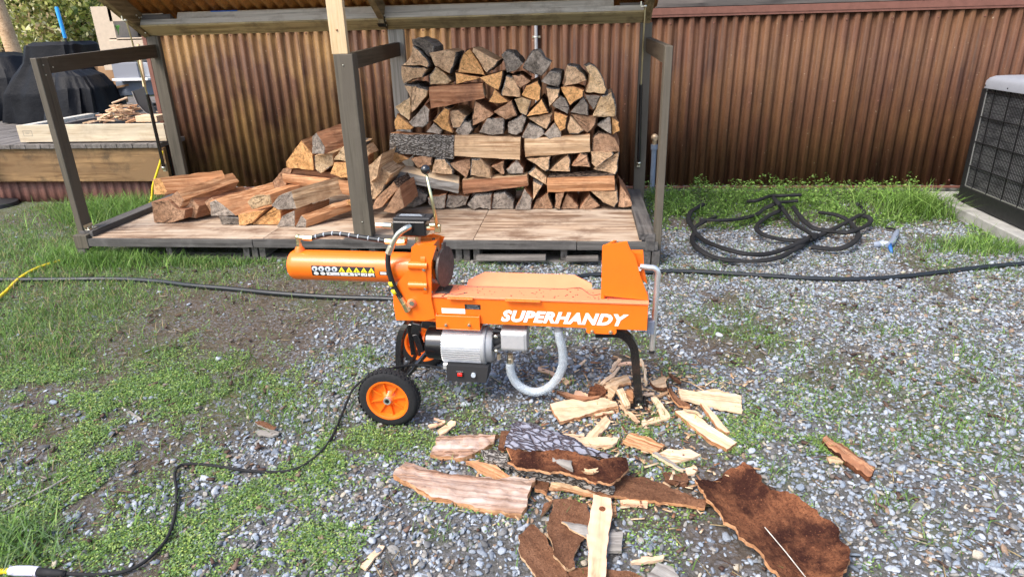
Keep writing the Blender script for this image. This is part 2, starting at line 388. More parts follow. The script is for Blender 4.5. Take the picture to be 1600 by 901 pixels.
def smooth_path(pts, k=6):
    pts = [Vector(p) for p in pts]; out = []
    for i in range(len(pts)-1):
        p0, p1, p2, p3 = pts[max(i-1, 0)], pts[i], pts[i+1], pts[min(i+2, len(pts)-1)]
        for j in range(k):
            t = j/k; out.append(.5*((2*p1)+(p2-p0)*t+(2*p0-5*p1+4*p2-p3)*t*t+(3*p1-p0-3*p2+p3)*t**3))
    out.append(pts[-1]); return out
def nz(x, y, z=0.0): return noise.noise(Vector((x, y, z)))

# ---------------------------------------------------------------- the ground
def vnoise(x, y, s, seed=0):
    """vectorised value noise 0..1"""
    rg = np.random.default_rng(seed); T = rg.random((256, 256)); x = np.asarray(x)/s+100; y = np.asarray(y)/s+100
    xi = np.floor(x).astype(int); yi = np.floor(y).astype(int); fx = x-xi; fy = y-yi; fx = fx*fx*(3-2*fx); fy = fy*fy*(3-2*fy)
    g = lambda a, b: T[(xi+a) % 256, (yi+b) % 256]
    return (g(0,0)*(1-fx)+g(1,0)*fx)*(1-fy)+(g(0,1)*(1-fx)+g(1,1)*fx)*fy
def fbm(x, y, s, seed=0): return (vnoise(x,y,s,seed)*.5+vnoise(x,y,s/2.1,seed+1)*.3+vnoise(x,y,s/4.3,seed+2)*.2)
def sst(a, b, x): t = np.clip((x-a)/(b-a), 0, 1); return t*t*(3-2*t)
def gh(x, y): return .016*(fbm(x, y, .5, 5)-.5)
def gz1(x, y): return float(gh(np.array([x]), np.array([y]))[0])
def blob(x, y, px, py, rx, ry=None, p=1.0):
    c = PZ(px, py); ry = ry or rx
    return np.clip(1.25-np.sqrt(((x-c.x)/rx)**2+((y-c.y)/ry)**2), 0, 1)*p
def w_dirt(x, y): return np.clip(1.2*blob(x, y, 410, 490, .62, .42)+blob(x, y, 540, 440, .45, .2)+.6*blob(x, y, 250, 520, .35, .2), 0, 1)*sst(.25, .5, fbm(x, y, .2, 19))
def w_gravel(x, y):
    edge = -1.15-.28*np.clip(2.2-y, -1, 1)-.15*np.clip(y-3, 0, 2)
    g = sst(-.45, .35, x-edge+(fbm(x, y, .5, 11)-.5)*1.1)
    g = np.maximum(g, .42*sst(2.3, 1.7, y)*sst(.35, .6, fbm(x, y, .4, 13)))*(1-.8*np.clip(blob(x, y, 400, 510, .6, .45), 0, 1))
    g *= 1-sst(4.2, 4.6, y+(fbm(x, y, .4, 15)-.5)*.7)*.92
    g *= 1-.8*sst(.57, .72, fbm(x, y, .38, 17))
    return g*sst(-2.9, -2.2, x)*(1-.85*w_dirt(x, y))
def w_lawn(x, y):
    d = sst(-1.95, -2.55, x+(fbm(x, y, .6, 21)-.5)*.9)*sst(1.9, 2.5, y)
    d = np.maximum(d, .40*sst(-.9, -1.9, x)*sst(.38, .56, fbm(x, y, .25, 22)))
    d *= 1-np.clip(.85*blob(x, y, 60, 345, .9, .35)+blob(x, y, 110, 690, .35, .2)*.6+.93*blob(x, y, 400, 500, .75, .5), 0, 1)
    return d
def w_moss(x, y):
    b = blob(x,y,330,740,.42,.2)+blob(x,y,180,700,.5,.25)+blob(x,y,120,780,.5,.25)+blob(x,y,420,830,.3,.12)+blob(x,y,60,620,.5,.3)+blob(x,y,520,720,.35,.2,.5)
    b = b+blob(x,y,1010,700,.17,.12,.6)+blob(x,y,1120,690,.25,.14,.5)+blob(x,y,1250,690,.3,.2,.55)+blob(x,y,1500,700,.25,.2,.5)+blob(x,y,600,700,.35,.18,.4)+blob(x,y,250,880,.5,.15,.9)+blob(x,y,300,620,.5,.2,.5)
    b = b+blob(x,y,380,560,.5,.35,.3)+blob(x,y,470,410,.8,.3,.45)+blob(x,y,850,410,1.0,.25,.25)
    return (1-.9*w_dirt(x, y))*np.clip(b, 0, 1)*sst(.40, .66, fbm(x, y, .17, 31))*(.55+.45*sst(.3, .6, fbm(x, y, .05, 35))) + .20*sst(.42, .64, fbm(x, y, .22, 33))*(x < 3)*(1-.8*w_dirt(x, y))
def w_tuft(x, y):
    b = 0
    for q in ((355,565,.09),(732,640,.05),(290,600,.22),(350,625,.2),(390,612,.14),(1110,500,.16),(1160,520,.16),(1230,545,.18),(1200,480,.2),(1385,518,.1),(1400,785,.07),(1290,700,.09),(1240,745,.09),(1480,600,.2),(1540,640,.22),
              (1450,680,.14),(1560,700,.15),(1375,700,.06),(640,425,.15),(560,430,.2),(500,400,.2),(1100,420,.2),(1250,415,.1),(1450,410,.15),(1550,420,.2),(1000,440,.1),(720,470,.1),(880,600,.06),(1040,660,.1),(500,650,.15),
              (240,790,.12),(440,650,.1),(40,850,.1),(1180,640,.08),(1300,640,.09),(680,835,.05),(1240,820,.05),(1470,840,.08),(480,470,.12),(570,560,.12),(240,555,.15),(1300,600,.15),(1520,560,.12),(430,400,.15),(600,405,.12),(750,412,.14),(860,405,.14)):
        b = b + blob(x, y, q[0], q[1], q[2]*1.25, q[2], .8)
    return np.clip(b, 0, 1)
def w_weed(x, y):
    d = sst(.42, .62, x)*sst(3.2, 2.7, x)*sst(4.35, 4.75, y+(fbm(x, y, .35, 41)-.5)*1.3)*(y < 5.44)*(.12+.88*sst(.36, .56, fbm(x, y, .22, 43)+.25*sst(4.9, 5.4, y)))
    c = sst(-1.4, -.9, x)*sst(.45, .2, x)*(y > 4.95)*(y < 5.4)*.7
    return np.clip(np.maximum(d, c), 0, 1)*np.clip(1.3-.8*blob(x, y, 1420, 355, .3, .2), .1, 1)
def ground_tints(x, y):
    g, l, m, wd, t = w_gravel(x, y), w_lawn(x, y), w_moss(x, y), w_weed(x, y), w_tuft(x, y)
    c = np.empty((len(x), 4)); c[:, 3] = 1
    soil = np.array([.115, .085, .062]); grit = np.array([.135, .13, .12]); green = np.array([.10, .135, .04])
    v = (np.clip(l*.75+m*.7+wd*.8+t*.5, 0, .9))[:, None]
    c[:, :3] = (soil*(1-g[:, None])+grit*g[:, None])*(1-v)+green*v
    return c
xs = np.unique(np.concatenate([np.linspace(-400, -12, 14), np.linspace(-12, -4.6, 30), np.linspace(-4.6, 3.6, 330), np.linspace(3.6, 12, 20), np.linspace(12, 400, 14)]))
ys = np.unique(np.concatenate([np.linspace(-200, -1, 12), np.linspace(-1, .8, 10), np.linspace(.8, 5.6, 210), np.linspace(5.6, 14, 18), np.linspace(14, 700, 18)]))
XX, YY = np.meshgrid(xs, ys); xf, yf = XX.ravel(), YY.ravel()
near = (np.abs(xf) < 6)*(yf < 7)*(yf > 0)
zf = gh(xf, yf)*near
nx, ny = len(xs), len(ys); ii = np.arange((nx-1)*(ny-1)); ci, ri = ii % (nx-1), ii//(nx-1); b0 = ri*nx+ci
fcs = np.stack([b0, b0+1, b0+1+nx, b0+nx], 1)
me = bpy.data.meshes.new('ground'); me.from_pydata(np.stack([xf, yf, zf], 1).tolist(), [], fcs.tolist())
at = me.color_attributes.new('tint', 'FLOAT_COLOR', 'POINT'); at.data.foreach_set('color', ground_tints(xf, yf).ravel())
me.polygons.foreach_set('use_smooth', np.ones(len(fcs), bool))
a = N('ground_soil', .95, .15); atn = a.n('Attribute', attribute_name='tint')
v = a.co((1, 1, 1), 'Object', False); g1 = a.noise(v, 45, 6, .75); g2 = a.noise(v, 240, 4, .7); g3 = a.noise(v, 7, 5, .6)
vo = a.n('TexVoronoi'); vo.inputs['Scale'].default_value = 130; a.l(v, vo.inputs['Vector'])
hv = a.n('SeparateColor'); a.l(vo.outputs['Color'], hv.inputs[0])
col = a.mix(a.math('MULTIPLY', a.ramp(hv.outputs[0], [(.62, (0, 0, 0)), (.66, (1, 1, 1))]), a.ramp(g3, [(.35, (.2,)*3), (.6, (.9,)*3)])), atn.outputs['Color'], (.20, .20, .21))
col = a.mix(1.0, col, a.ramp(g1, [(.3, (.5,)*3), (.7, (1.45,)*3)]), 'MULTIPLY')
col = a.mix(a.ramp(g2, [(.58, (0, 0, 0)), (.75, (.6,)*3)]), col, (.20, .15, .10))
a.color(col); a.bump(a.math('ADD', g1, g2), .8, .012)
me.materials.append(MATS['ground_soil'])
go = bpy.data.objects.new('ground', me); COL.objects.link(go); tag(go, 'dark soil showing between gravel and grass in the yard', None, None, 'structure')

def scatter(n, dens, x0=-4.6, x1=3.4, y0=.95, y1=5.45):
    x = rng.uniform(x0, x1, n); y = rng.uniform(y0, y1, n)
    # keep to the part of the yard round the view
    k = (np.abs(x+.1-.1*y) < 1.05+.85*y)
    x, y = x[k], y[k]; d = dens(x, y); k = rng.random(len(x)) < d
    return x[k], y[k]
SLABS = [(1165, 750, .07), (1190, 800, .09), (1240, 830, .11), (1270, 860, .10), (880, 700, .09), (940, 740, .08), (700, 760, .09), (770, 780, .07), (830, 730, .08), (930, 840, .06), (860, 860, .08), (1050, 770, .06), (725, 692, .05), (900, 640, .05), (1110, 622, .05), (1105, 670, .04)]
def clear(x, y):
    k = np.ones(len(x), bool)
    for px, py, r_ in SLABS: c = PZ(px, py); k &= (x-c.x)**2+(y-c.y)**2 > r_*r_
    return k
def off_deck(x, y): return clear(x, y) & ~((x > -3.14)*(x < .44)*(y > 3.70)*(y < 4.95)) & ~((x < -3.45)*(y > 5.08)) & ~((x > 2.62)*(y > 3.98))
def off_deck2(x, y): return ~((x > -3.14)*(x < .44)*(y > 3.70)*(y < 4.95)) & ~((x < -3.45)*(y > 5.08)) & ~((x > 2.62)*(y > 3.98))
def gn_pebbles(name, x, y, sz, label):
    n = len(x); me = bpy.data.meshes.new(name); me.vertices.add(n)
    z = gh(x, y)+sz*.18
    me.vertices.foreach_set('co', np.stack([x, y, z], 1).astype(np.float32).ravel())
    def at(nm, ty, arr, key):
        q = me.attributes.new(nm, ty, 'POINT'); q.data.foreach_set(key, arr.ravel())
    at('rot', 'FLOAT_VECTOR', np.stack([rng.normal(0, .35, n), rng.normal(0, .35, n), rng.uniform(0, 6.28, n)], 1).astype(np.float32), 'vector')
    at('scl', 'FLOAT_VECTOR', np.stack([sz*rng.uniform(.8, 1.35, n), sz*rng.uniform(.6, 1, n), sz*rng.uniform(.35, .62, n)], 1).astype(np.float32), 'vector')
    at('idx', 'INT', rng.integers(0, 5, n).astype(np.int32), 'value')
    o = bpy.data.objects.new(name, me); COL.objects.link(o)
    ng = bpy.data.node_groups.new(name, 'GeometryNodeTree')
    ng.interface.new_socket('Geometry', in_out='INPUT', socket_type='NodeSocketGeometry'); ng.interface.new_socket('Geometry', in_out='OUTPUT', socket_type='NodeSocketGeometry')
    L = ng.links.new; gi = ng.nodes.new('NodeGroupInput'); gout = ng.nodes.new('NodeGroupOutput')
    m2i = ng.nodes.new('GeometryNodeGeometryToInstance')
    for k in range(5):
        ic = ng.nodes.new('GeometryNodeMeshIcoSphere'); ic.inputs['Radius'].default_value = .5; ic.inputs['Subdivisions'].default_value = 2
        sp = ng.nodes.new('GeometryNodeSetPosition'); tn = ng.nodes.new('ShaderNodeTexNoise'); tn.noise_dimensions = '4D'
        tn.inputs['W'].default_value = k*7.3; tn.inputs['Scale'].default_value = 1.6; tn.inputs['Detail'].default_value = 1
        vm = ng.nodes.new('ShaderNodeVectorMath'); vm.operation = 'SUBTRACT'; vm.inputs[1].default_value = (.5, .5, .5)
        vs = ng.nodes.new('ShaderNodeVectorMath'); vs.operation = 'SCALE'; vs.inputs['Scale'].default_value = .75
        L(tn.outputs['Color'], vm.inputs[0]); L(vm.outputs[0], vs.inputs[0]); L(vs.outputs[0], sp.inputs['Offset'])
        ss = ng.nodes.new('GeometryNodeSetShadeSmooth'); L(ic.outputs[0], sp.inputs['Geometry']); L(sp.outputs[0], ss.inputs[0])
        sm = ng.nodes.new('GeometryNodeSetMaterial'); sm.inputs['Material'].default_value = MATS['pebble']; L(ss.outputs[0], sm.inputs[0]); L(sm.outputs[0], m2i.inputs[0])
    iop = ng.nodes.new('GeometryNodeInstanceOnPoints'); iop.inputs['Pick Instance'].default_value = True
    def na(nm, ty):
        q = ng.nodes.new('GeometryNodeInputNamedAttribute'); q.data_type = ty; q.inputs[0].default_value = nm; return q.outputs[0]
    L(gi.outputs[0], iop.inputs['Points']); L(m2i.outputs[0], iop.inputs['Instance']); L(na('idx', 'INT'), iop.inputs['Instance Index'])
    er = ng.nodes.new('FunctionNodeEulerToRotation'); L(na('rot', 'FLOAT_VECTOR'), er.inputs[0]); L(er.outputs[0], iop.inputs['Rotation']); L(na('scl', 'FLOAT_VECTOR'), iop.inputs['Scale'])
    L(iop.outputs[0], gout.inputs[0])
    md = o.modifiers.new('pebbles', 'NODES'); md.node_group = ng
    tag(o, label, 'gravel', None, 'stuff'); return o
a = N('pebble', .85, .25); oi = a.n('ObjectInfo')
pc = a.ramp(oi.outputs['Random'], [(0, (.14, .16, .19)), (.12, (.22, .245, .28)), (.28, (.29, .32, .36)), (.43, (.17, .17, .17)), (.54, (.35, .38, .42)), (.63, (.27, .255, .23)), (.74, (.23, .27, .32)), (.84, (.43, .46, .49)), (.87, (.24, .17, .12)), (.92, (.10, .10, .10)), (.96, (.42, .37, .29))], 'CONSTANT')
g = a.noise(a.co((1, 1, 1)), 5, 4, .7); a.color(a.mix(1.0, pc, a.ramp(g, [(.3, (.7,)*3), (.7, (1.25,)*3)]), 'MULTIPLY')); a.bump(g, .15, .01)
x, y = scatter(270000, lambda x, y: np.clip(w_gravel(x, y)+.025, 0, 1)*off_deck2(x, y))
gn_pebbles('gravel', x, y, np.clip(rng.lognormal(math.log(.0094), .42, len(x)), .0045, .027), 'blue grey rounded gravel covering the yard')
print('pebbles', len(x))

def leaf_mesh(name, V, F, T, mat, label, cat):
    me = bpy.data.meshes.new(name); nv = len(V)
    me.vertices.add(nv); me.vertices.foreach_set('co', V.astype(np.float32).ravel())
    k = F.shape[1]; me.loops.add(F.size); me.loops.foreach_set('vertex_index', F.astype(np.int32).ravel())
    me.polygons.add(len(F)); me.polygons.foreach_set('loop_start', np.arange(0, F.size, k, dtype=np.int32)); me.polygons.foreach_set('loop_total', np.full(len(F), k, np.int32))
    me.update(calc_edges=True)
    at = me.color_attributes.new('tint', 'FLOAT_COLOR', 'POINT'); at.data.foreach_set('color', np.concatenate([T, np.ones((nv, 1))], 1).astype(np.float32).ravel())
    me.materials.append(MATS[mat]); o = bpy.data.objects.new(name, me); COL.objects.link(o)
    return o
def pick(n, cols):
    c = np.array(cols)[rng.integers(0, len(cols), n)]; return np.clip(c*rng.uniform(.75, 1.25, (n, 1)), 0, 1)
def blades(x, y, h, wd, cols, lean=.5, z=None):
    n = len(x); z = gh(x, y)-.004 if z is None else z; A = rng.uniform(0, 6.283, n); ln = rng.uniform(.15, 1, n)*lean*h
    dx, dy = np.cos(A)*ln, np.sin(A)*ln; B = A+rng.normal(1.57, .5, n); sx, sy = np.cos(B)*wd*.5, np.sin(B)*wd*.5
    P = np.stack([x, y, z], 1); D = lambda a_, b_: np.stack([dx*a_, dy*a_, h*b_], 1); W = np.stack([sx, sy, 0*sx], 1)
    V = np.stack([P-W, P+W, P+D(.3, .5)+W*.9, P+D(.3, .5)-W*.9, P+D(1, .92+0*.1)+W*.1, P+D(1, .92)-W*.1], 1).reshape(-1, 3)
    b = np.arange(n)[:, None]*6; F = np.concatenate([b+np.array([0, 1, 2, 3]), b+np.array([3, 2, 4, 5])], 0)
    return V, F, np.repeat(pick(n, cols), 6, 0)
def leaflets(x, y, zmax, r, cols, z=None):
    n = len(x); z = gh(x, y) if z is None else z; zz = z+rng.uniform(.02, 1, n)*zmax; A = rng.uniform(0, 6.283, n); tl = rng.normal(0, .5, n)
    u = np.stack([np.cos(A), np.sin(A), tl*.6], 1)*r[:, None]; v_ = np.stack([-np.sin(A), np.cos(A), rng.normal(0, .5, n)], 1)*r[:, None]*.5
    P = np.stack([x, y, zz], 1); V = np.stack([P-u, P-v_, P+u, P+v_], 1).reshape(-1, 3)
    return V, np.arange(n*4).reshape(-1, 4), np.repeat(pick(n, cols), 4, 0)
GREEN = [(.10, .20, .04), (.14, .26, .05), (.19, .33, .07), (.13, .23, .07), (.24, .33, .10), (.09, .16, .05)]
STRAW = [(.36, .28, .15), (.28, .20, .11), (.22, .14, .08)]
MOSS = [(.21, .30, .06), (.30, .39, .09), (.17, .26, .06), (.33, .41, .13), (.13, .20, .05)]
WEED = [(.15, .29, .045), (.22, .38, .07), (.11, .21, .04), (.30, .44, .12), (.17, .28, .07), (.08, .15, .03)]
DUSTY = [(.15, .22, .11), (.19, .27, .15), (.11, .19, .07)]
x, y = scatter(330000, lambda x, y: np.clip(w_lawn(x, y)*(.30+.9*sst(.35, .6, fbm(x, y, .2, 51))), 0, 1)*.8*off_deck(x, y))
V, F, T = blades(x, y, rng.uniform(.02, .055, len(x))*(.6+.7*fbm(x, y, .3, 52)), rng.uniform(.0022, .004, len(x)), GREEN+STRAW[:1], 1.2)
o = leaf_mesh('lawn_grass', V, F, T, 'grass_blades', '', ''); tag(o, 'short green grass growing on the left side of the yard', 'grass', None, 'stuff'); print('lawn', len(x))
x, y = scatter(560000, lambda x, y: np.clip(w_moss(x, y)*1.0+w_lawn(x, y)*.3, 0, 1)*off_deck(x, y))
xm, ym = scatter(900000, lambda x, y: np.clip(w_moss(x, y)*1.1-.1, 0, 1)*off_deck(x, y), -3.0, .9, .95, 2.75)
V, F, T = leaflets(x, y, .012, rng.uniform(.003, .0065, len(x)), MOSS[:1]+DUSTY*2+GREEN)
V2, F2, T2 = leaflets(xm, ym, .014, rng.uniform(.0028, .0055, len(xm)), MOSS+GREEN[:5]+DUSTY)
V = np.concatenate([V, V2]); F = np.concatenate([F, F2+len(V)-len(V2)]); T = np.concatenate([T, T2]); print('mat', len(xm))
o = leaf_mesh('moss', V, F, T, 'moss_leaves', '', ''); tag(o, 'yellow green moss and tiny leaves creeping over the gravel', 'moss', None, 'stuff'); print('moss', len(x))
x, y = scatter(260000, lambda x, y: np.clip(w_tuft(x, y)*(.15+.85*sst(.42, .6, fbm(x, y, .09, 61)))*.75+.10*sst(.5, .7, fbm(x, y, .14, 63))+.006, 0, 1)*off_deck(x, y))
V, F, T = blades(x, y, rng.uniform(.015, .05, len(x)), rng.uniform(.002, .004, len(x)), GREEN+[(.12, .24, .04)], 1.3)
o = leaf_mesh('grass_tufts', V, F, T, 'grass_blades', '', ''); tag(o, 'small tufts of grass sprouting through the gravel', 'grass', None, 'stuff'); print('tuft', len(x))
# lush weeds along the wall
x, y = scatter(420000, lambda x, y: w_weed(x, y)*.9*off_deck(x, y))
V, F, T = leaflets(x, y, .02+.15*sst(4.5, 5.3, y)*fbm(x, y, .16, 71)**1.5*1.6, rng.uniform(.006, .014, len(x)), WEED)
x2, y2 = scatter(70000, lambda x, y: w_weed(x, y)*.6*off_deck(x, y))
V2, F2, T2 = blades(x2, y2, rng.uniform(.05, .13, len(x2)), rng.uniform(.003, .006, len(x2)), WEED+GREEN[2:5], 1.2)
# long arching grass beside the concrete pad and a clump left of the rack
c1, c2 = PZ(1440, 330), PZ(1480, 345)
n3 = 900; x3 = rng.normal(c1.x+.05, .2, n3); y3 = rng.normal(c1.y, .12, n3); k = x3 < 2.6; x3, y3 = x3[k], y3[k]
V3, F3, T3 = blades(x3, y3, rng.uniform(.10, .20, len(x3)), rng.uniform(.004, .008, len(x3)), WEED, 1.6)
V = np.concatenate([V, V2, V3]); F = np.concatenate([F, F2+len(V)-len(V2)-len(V3), F3+len(V)-len(V3)]); T = np.concatenate([T, T2, T3])
o = leaf_mesh('wall_weeds', V, F, T, 'grass_blades', '', ''); tag(o, 'bright green leafy weeds growing along the foot of the rusty wall', 'weeds', None, 'stuff'); print('weeds', len(V))
def clump(name, px, py, rx, ry, n, h0, h1, cols, label, lean=1.3, wd=(.003, .006)):
    c = PZ(px, py); X = rng.normal(c.x, rx*.5, n); Y = rng.normal(c.y, ry*.5, n); k = off_deck(X, Y); X, Y = X[k], Y[k]
    V, F, T = blades(X, Y, rng.uniform(h0, h1, len(X)), rng.uniform(*wd, len(X)), cols, lean)
    o = leaf_mesh(name, V, F, T, 'grass_blades', '', ''); tag(o, label, 'grass', None, 'stuff'); return o
clump('long_grass', 175, 335, .42, .35, 2600, .06, .17, GREEN+WEED[:2], 'long arching grass left of the wood rack')
clump('long_grass', 170, 405, .42, .20, 4200, .04, .11, GREEN+WEED[:2], 'lush green grass in front of the left end of the rack')
clump('long_grass', 300, 410, .5, .10, 1200, .02, .06, GREEN, 'grass under the front edge of the left pallet')
clump('long_grass', 1530, 390, .35, .15, 1100, .03, .09, WEED+GREEN, 'grass against the front edge of the concrete pad', 1.2)
clump('long_grass', 735, 395, .05, .03, 60, .05, .14, WEED, 'tall blades beside the pallet behind the machine', .6)
clump('long_grass', 10, 855, .16, .1, 500, .03, .06, DUSTY+GREEN, 'pale grass at the lower left of the yard', 2.0, (.004, .007))
clump('clover', 500, 402, .3, .05, 500, .01, .04, WEED, 'clover in front of the pallets', 1.5, (.008, .014))
clump('clover', 620, 408, .4, .06, 500, .01, .035, WEED, 'clover below the cylinder of the machine', 1.5, (.008, .012))
# dry twigs, needles, bark crumbs strewn about
def litter(n, y0, y1, lr, wr, cols, dens):
    x, y = scatter(n, dens, -3.6, 2.6, y0, y1); n = len(x); A = rng.uniform(0, 3.14, n); Lh = rng.uniform(*lr, n)/2; W = rng.uniform(*wr, n)/2
    u = np.stack([np.cos(A)*Lh, np.sin(A)*Lh, rng.normal(0, .08, n)*Lh], 1); v_ = np.stack([-np.sin(A)*W, np.cos(A)*W, 0*A], 1)
    P = np.stack([x, y, gh(x, y)+.008+.004*rng.random(n)], 1); up = np.array([0, 0, 1.])*W[:, None]*.7
    Vt = np.stack([P-u-v_, P+u-v_*.6, P+u+v_*.6, P-u+v_, P-u-v_+up*.1-[0,0,.002], P+u-v_*.6-[0,0,.002], P+u+v_*.6-[0,0,.002], P-u+v_-[0,0,.002]], 1)
    Vt[:, :4] += up[:, None]
    b = np.arange(n)[:, None]*8
    F = np.concatenate([b+np.array(q) for q in ([0,1,2,3],[4,7,6,5],[0,4,5,1],[1,5,6,2],[2,6,7,3],[3,7,4,0])], 0)
    return Vt.reshape(-1, 3), F, np.repeat(pick(n, cols), 8, 0)
V, F, T = litter(5200, .95, 4.3, (.012, .07), (.0012, .003), STRAW+[(.16, .10, .07), (.45, .38, .27)], lambda x, y: .55*off_deck(x, y)*(.25+fbm(x, y, .5, 81)))
V2, F2, T2 = litter(2600, .95, 3.8, (.008, .035), (.005, .014), [(.13, .08, .06), (.20, .13, .10), (.24, .20, .17), (.10, .06, .045)], lambda x, y: .5*off_deck(x, y)*(.3+fbm(x, y, .4, 82)))
V = np.concatenate([V, V2]); F = np.concatenate([F, F2+len(V)-len(V2)]); T = np.concatenate([T, T2])
o = leaf_mesh('twig_litter', V, F, T, 'grass_blades', '', ''); tag(o, 'dry needles, twigs and bark crumbs strewn over the ground', 'litter', None, 'stuff')

# ---------------------------------------------------------------- house wall with rusty corrugated skirt
WY = 5.53; PITCHW = .0805
house = thing('house_wall', (0, WY, 0), 'long house wall clad in rusty vertical corrugated metal below grey siding', 'wall')
def corr_sheet(x0, x1, z0, z1, y, mat, parent, amp=.0155, d='y', name='corrugated_sheet', shear=None, label=None):
    m = MB(); n = max(4, int((x1-x0)/PITCHW*14)); vs = []
    zs = [z0, (z0+z1)/2, z1]
    for z in zs:
        for i in range(n+1):
            x = x0+(x1-x0)*i/n; ph = math.sin(2*math.pi*x/PITCHW); vs.append((x, y-amp*math.tanh(2.0*(ph+.25)), z))
    fs = [(r*(n+1)+i, r*(n+1)+i+1, (r+1)*(n+1)+i+1, (r+1)*(n+1)+i) for r in range(2) for i in range(n)]
    m.add(vs, fs, 0, True); o = m.build(name, mat, parent, recalc=False, label=label)
    so_ = o.modifiers.new('thickness', 'SOLIDIFY'); so_.thickness = .0012; return o
xe = -3.60; k = 0
while xe < 6.2:
    x1 = xe+8*PITCHW*.98
    mat = 'rust_gold_sheet' if xe < -1.6 else 'rust_sheet'
    corr_sheet(xe, x1+.03, .055, 1.37, WY-.001*(k % 2)*1.5, mat, house); xe = x1; k += 1
MB().box((-3.62, WY-.026, 1.355), (6.3, WY+.0, 1.39)).box((-3.62, WY-.030, 1.372), (6.3, WY-.023, 1.42)).build('top_trim', 'rust_trim', house)
MB().box((-3.62, WY-.03, .035), (6.3, WY-.012, .052)).build('bottom_trim', 'rust_trim', house)
MB().box((-3.62, WY+.012, -.1), (6.3, WY+.2, .050)).build('foundation', 'concrete', house)
MB().box((-3.60, WY+.02, .051), (6.3, WY+.16, 2.9)).build('wall_core', 'dark_void', house)
for i in range(7):
    z = 1.424+i*.2; m = MB(); m.box((-3.61, WY-.012, z), (6.3, WY+.018, z+.196)); m.build('siding_board', 'siding', house)
MB().box((-3.64, WY-.035, .05), (-3.605, WY+.17, 2.9)).build('corner_flashing', 'rust_trim', house)
m = MB()
for z in (.10, .72, 1.31):
    for k in range(-44, 77, 4):
        xs_ = (k+.25)*PITCHW
        if xs_ > -3.58: m.lathe([(0, .007), (-.003, .006), (-.0035, .001)], (xs_, WY-.0158, z+.004*math.sin(k*3.1)), 'Y', 6)
m.build('sheet_screws', 'rust_trim', house, kind='stuff')
# conduit with strap, pipe with brass cap
m = thing('conduit', (PY(838, 100, WY-.03).x, WY-.045, .6), 'grey electrical conduit strapped to the rusty wall above the log stack', 'pipe')
cx = PY(838, 80, WY-.03).x
MB().cyl((cx, WY-.035, .3), (cx, WY-.035, 2.2), .013).build('conduit_pipe', 'conduit_grey', m)
zc = PY(838, 58, WY-.04).z
MB().box((cx-.032, WY-.019, zc-.008), (cx+.032, WY-.012, zc+.008)).tube([(cx-.014, WY-.02, zc), (cx-.012, WY-.04, zc), (cx, WY-.045, zc), (cx+.012, WY-.04, zc), (cx+.014, WY-.02, zc)], .005, 6).build('strap', 'zinc', m)
p = PY(1023, 216, WY-.07); vt = thing('water_spigot', (p.x, p.y, 0), 'capped brass spigot on a dark blue pipe standing beside the wall', 'spigot')
MB().cyl((p.x, p.y, 0), (p.x, p.y, p.z-.06), .02).cyl((p.x, p.y, p.z-.09), (p.x, p.y, p.z-.05), .027).build('pipe', 'connector_grey', vt)
MB().cyl((p.x, p.y, p.z-.055), (p.x, p.y, p.z+.01), .018).ball((p.x, p.y, p.z+.005), .03).cyl((p.x, p.y-.05, p.z), (p.x, p.y, p.z), .016).build('brass_cap', 'brass_valve', vt)

# ---------------------------------------------------------------- firewood rack with a hinged lid
RX0, RX1, RY0, RY1, DZ = -3.15, .455, 3.675, 4.93, .15
rack = thing('firewood_rack', (-1.35, 4.3, 0), 'long dark painted firewood rack on pallets with its corrugated lid propped open', 'rack')
seams = [RX0+.09, -1.93, -.63, RX1-.10]
for i in range(3):
    MB().box((seams[i]+.0015, RY0+.006, DZ-.014), (seams[i+1]-.0015, RY1, DZ)).build('plywood_panel', 'plywood', rack)
fx = [RX0+.03, -1.99, -.02, RX1-.01]
for i in range(3):
    MB().box((fx[i]+.002, RY0-.022, DZ-.052), (fx[i+1]-.002, RY0+.003, DZ-.004+(.002 if i == 1 else 0))).build('fascia_board', 'dark_grey_x', rack)
MB().box((-1.42, RY0-.002, DZ+.0005), (-1.10, RY0+.085, DZ+.003)).build('deck_patch', 'dark_grey_x', rack)
for sx, lab in ((RX0+.055, 'left'), (RX1-.072, 'right')):
    MB().box((sx-.045, RY0+.01, DZ+.0005), (sx+.045, RY1-.12, DZ+.038)).build('kerb_board', 'dark_grey_y', rack)
def post(x0, x1, y0, y1, z0, z1, mat='painted_timber'):
    return MB().box((x0, y0, z0), (x1, y1, z1), bev=.003).build('post', mat, rack)
post(RX0-.005, RX0+.035, 3.69, 3.779, .10, 1.215)
post(-1.362, -1.253, 3.70, 3.785, DZ+.003, 1.197)
post(.425, .465, 3.69, 3.779, 0, 1.20)
post(RX0-.03, RX0+.06, 4.85, 4.888, .10, 1.32); post(-1.372, -1.258, 4.86, 4.898, DZ, 1.32, 'grey_post'); post(.385, .465, 4.85, 4.888, .10, 1.32)
MB().box((RX0-.012, RY0-.026, .085), (RX0+.078, RY0+.012, DZ+.02)).build('corner_block', 'painted_timber', rack)
MB().box((RX0-.012, RY0-.02, 0), (RX0+.04, RY0+.02, .084)).build('corner_foot', 'grey_board_y', rack)
for xa in (.36, .412): MB().box((xa, RY0-.02, 0), (xa+.045, RY0+.05, .094)).build('corner_foot', 'dark_grey_y', rack)
MB().box((.372, RY0-.025, .096), (.423, RY0+.01, DZ+.01)).build('corner_block', 'dark_grey_y', rack)
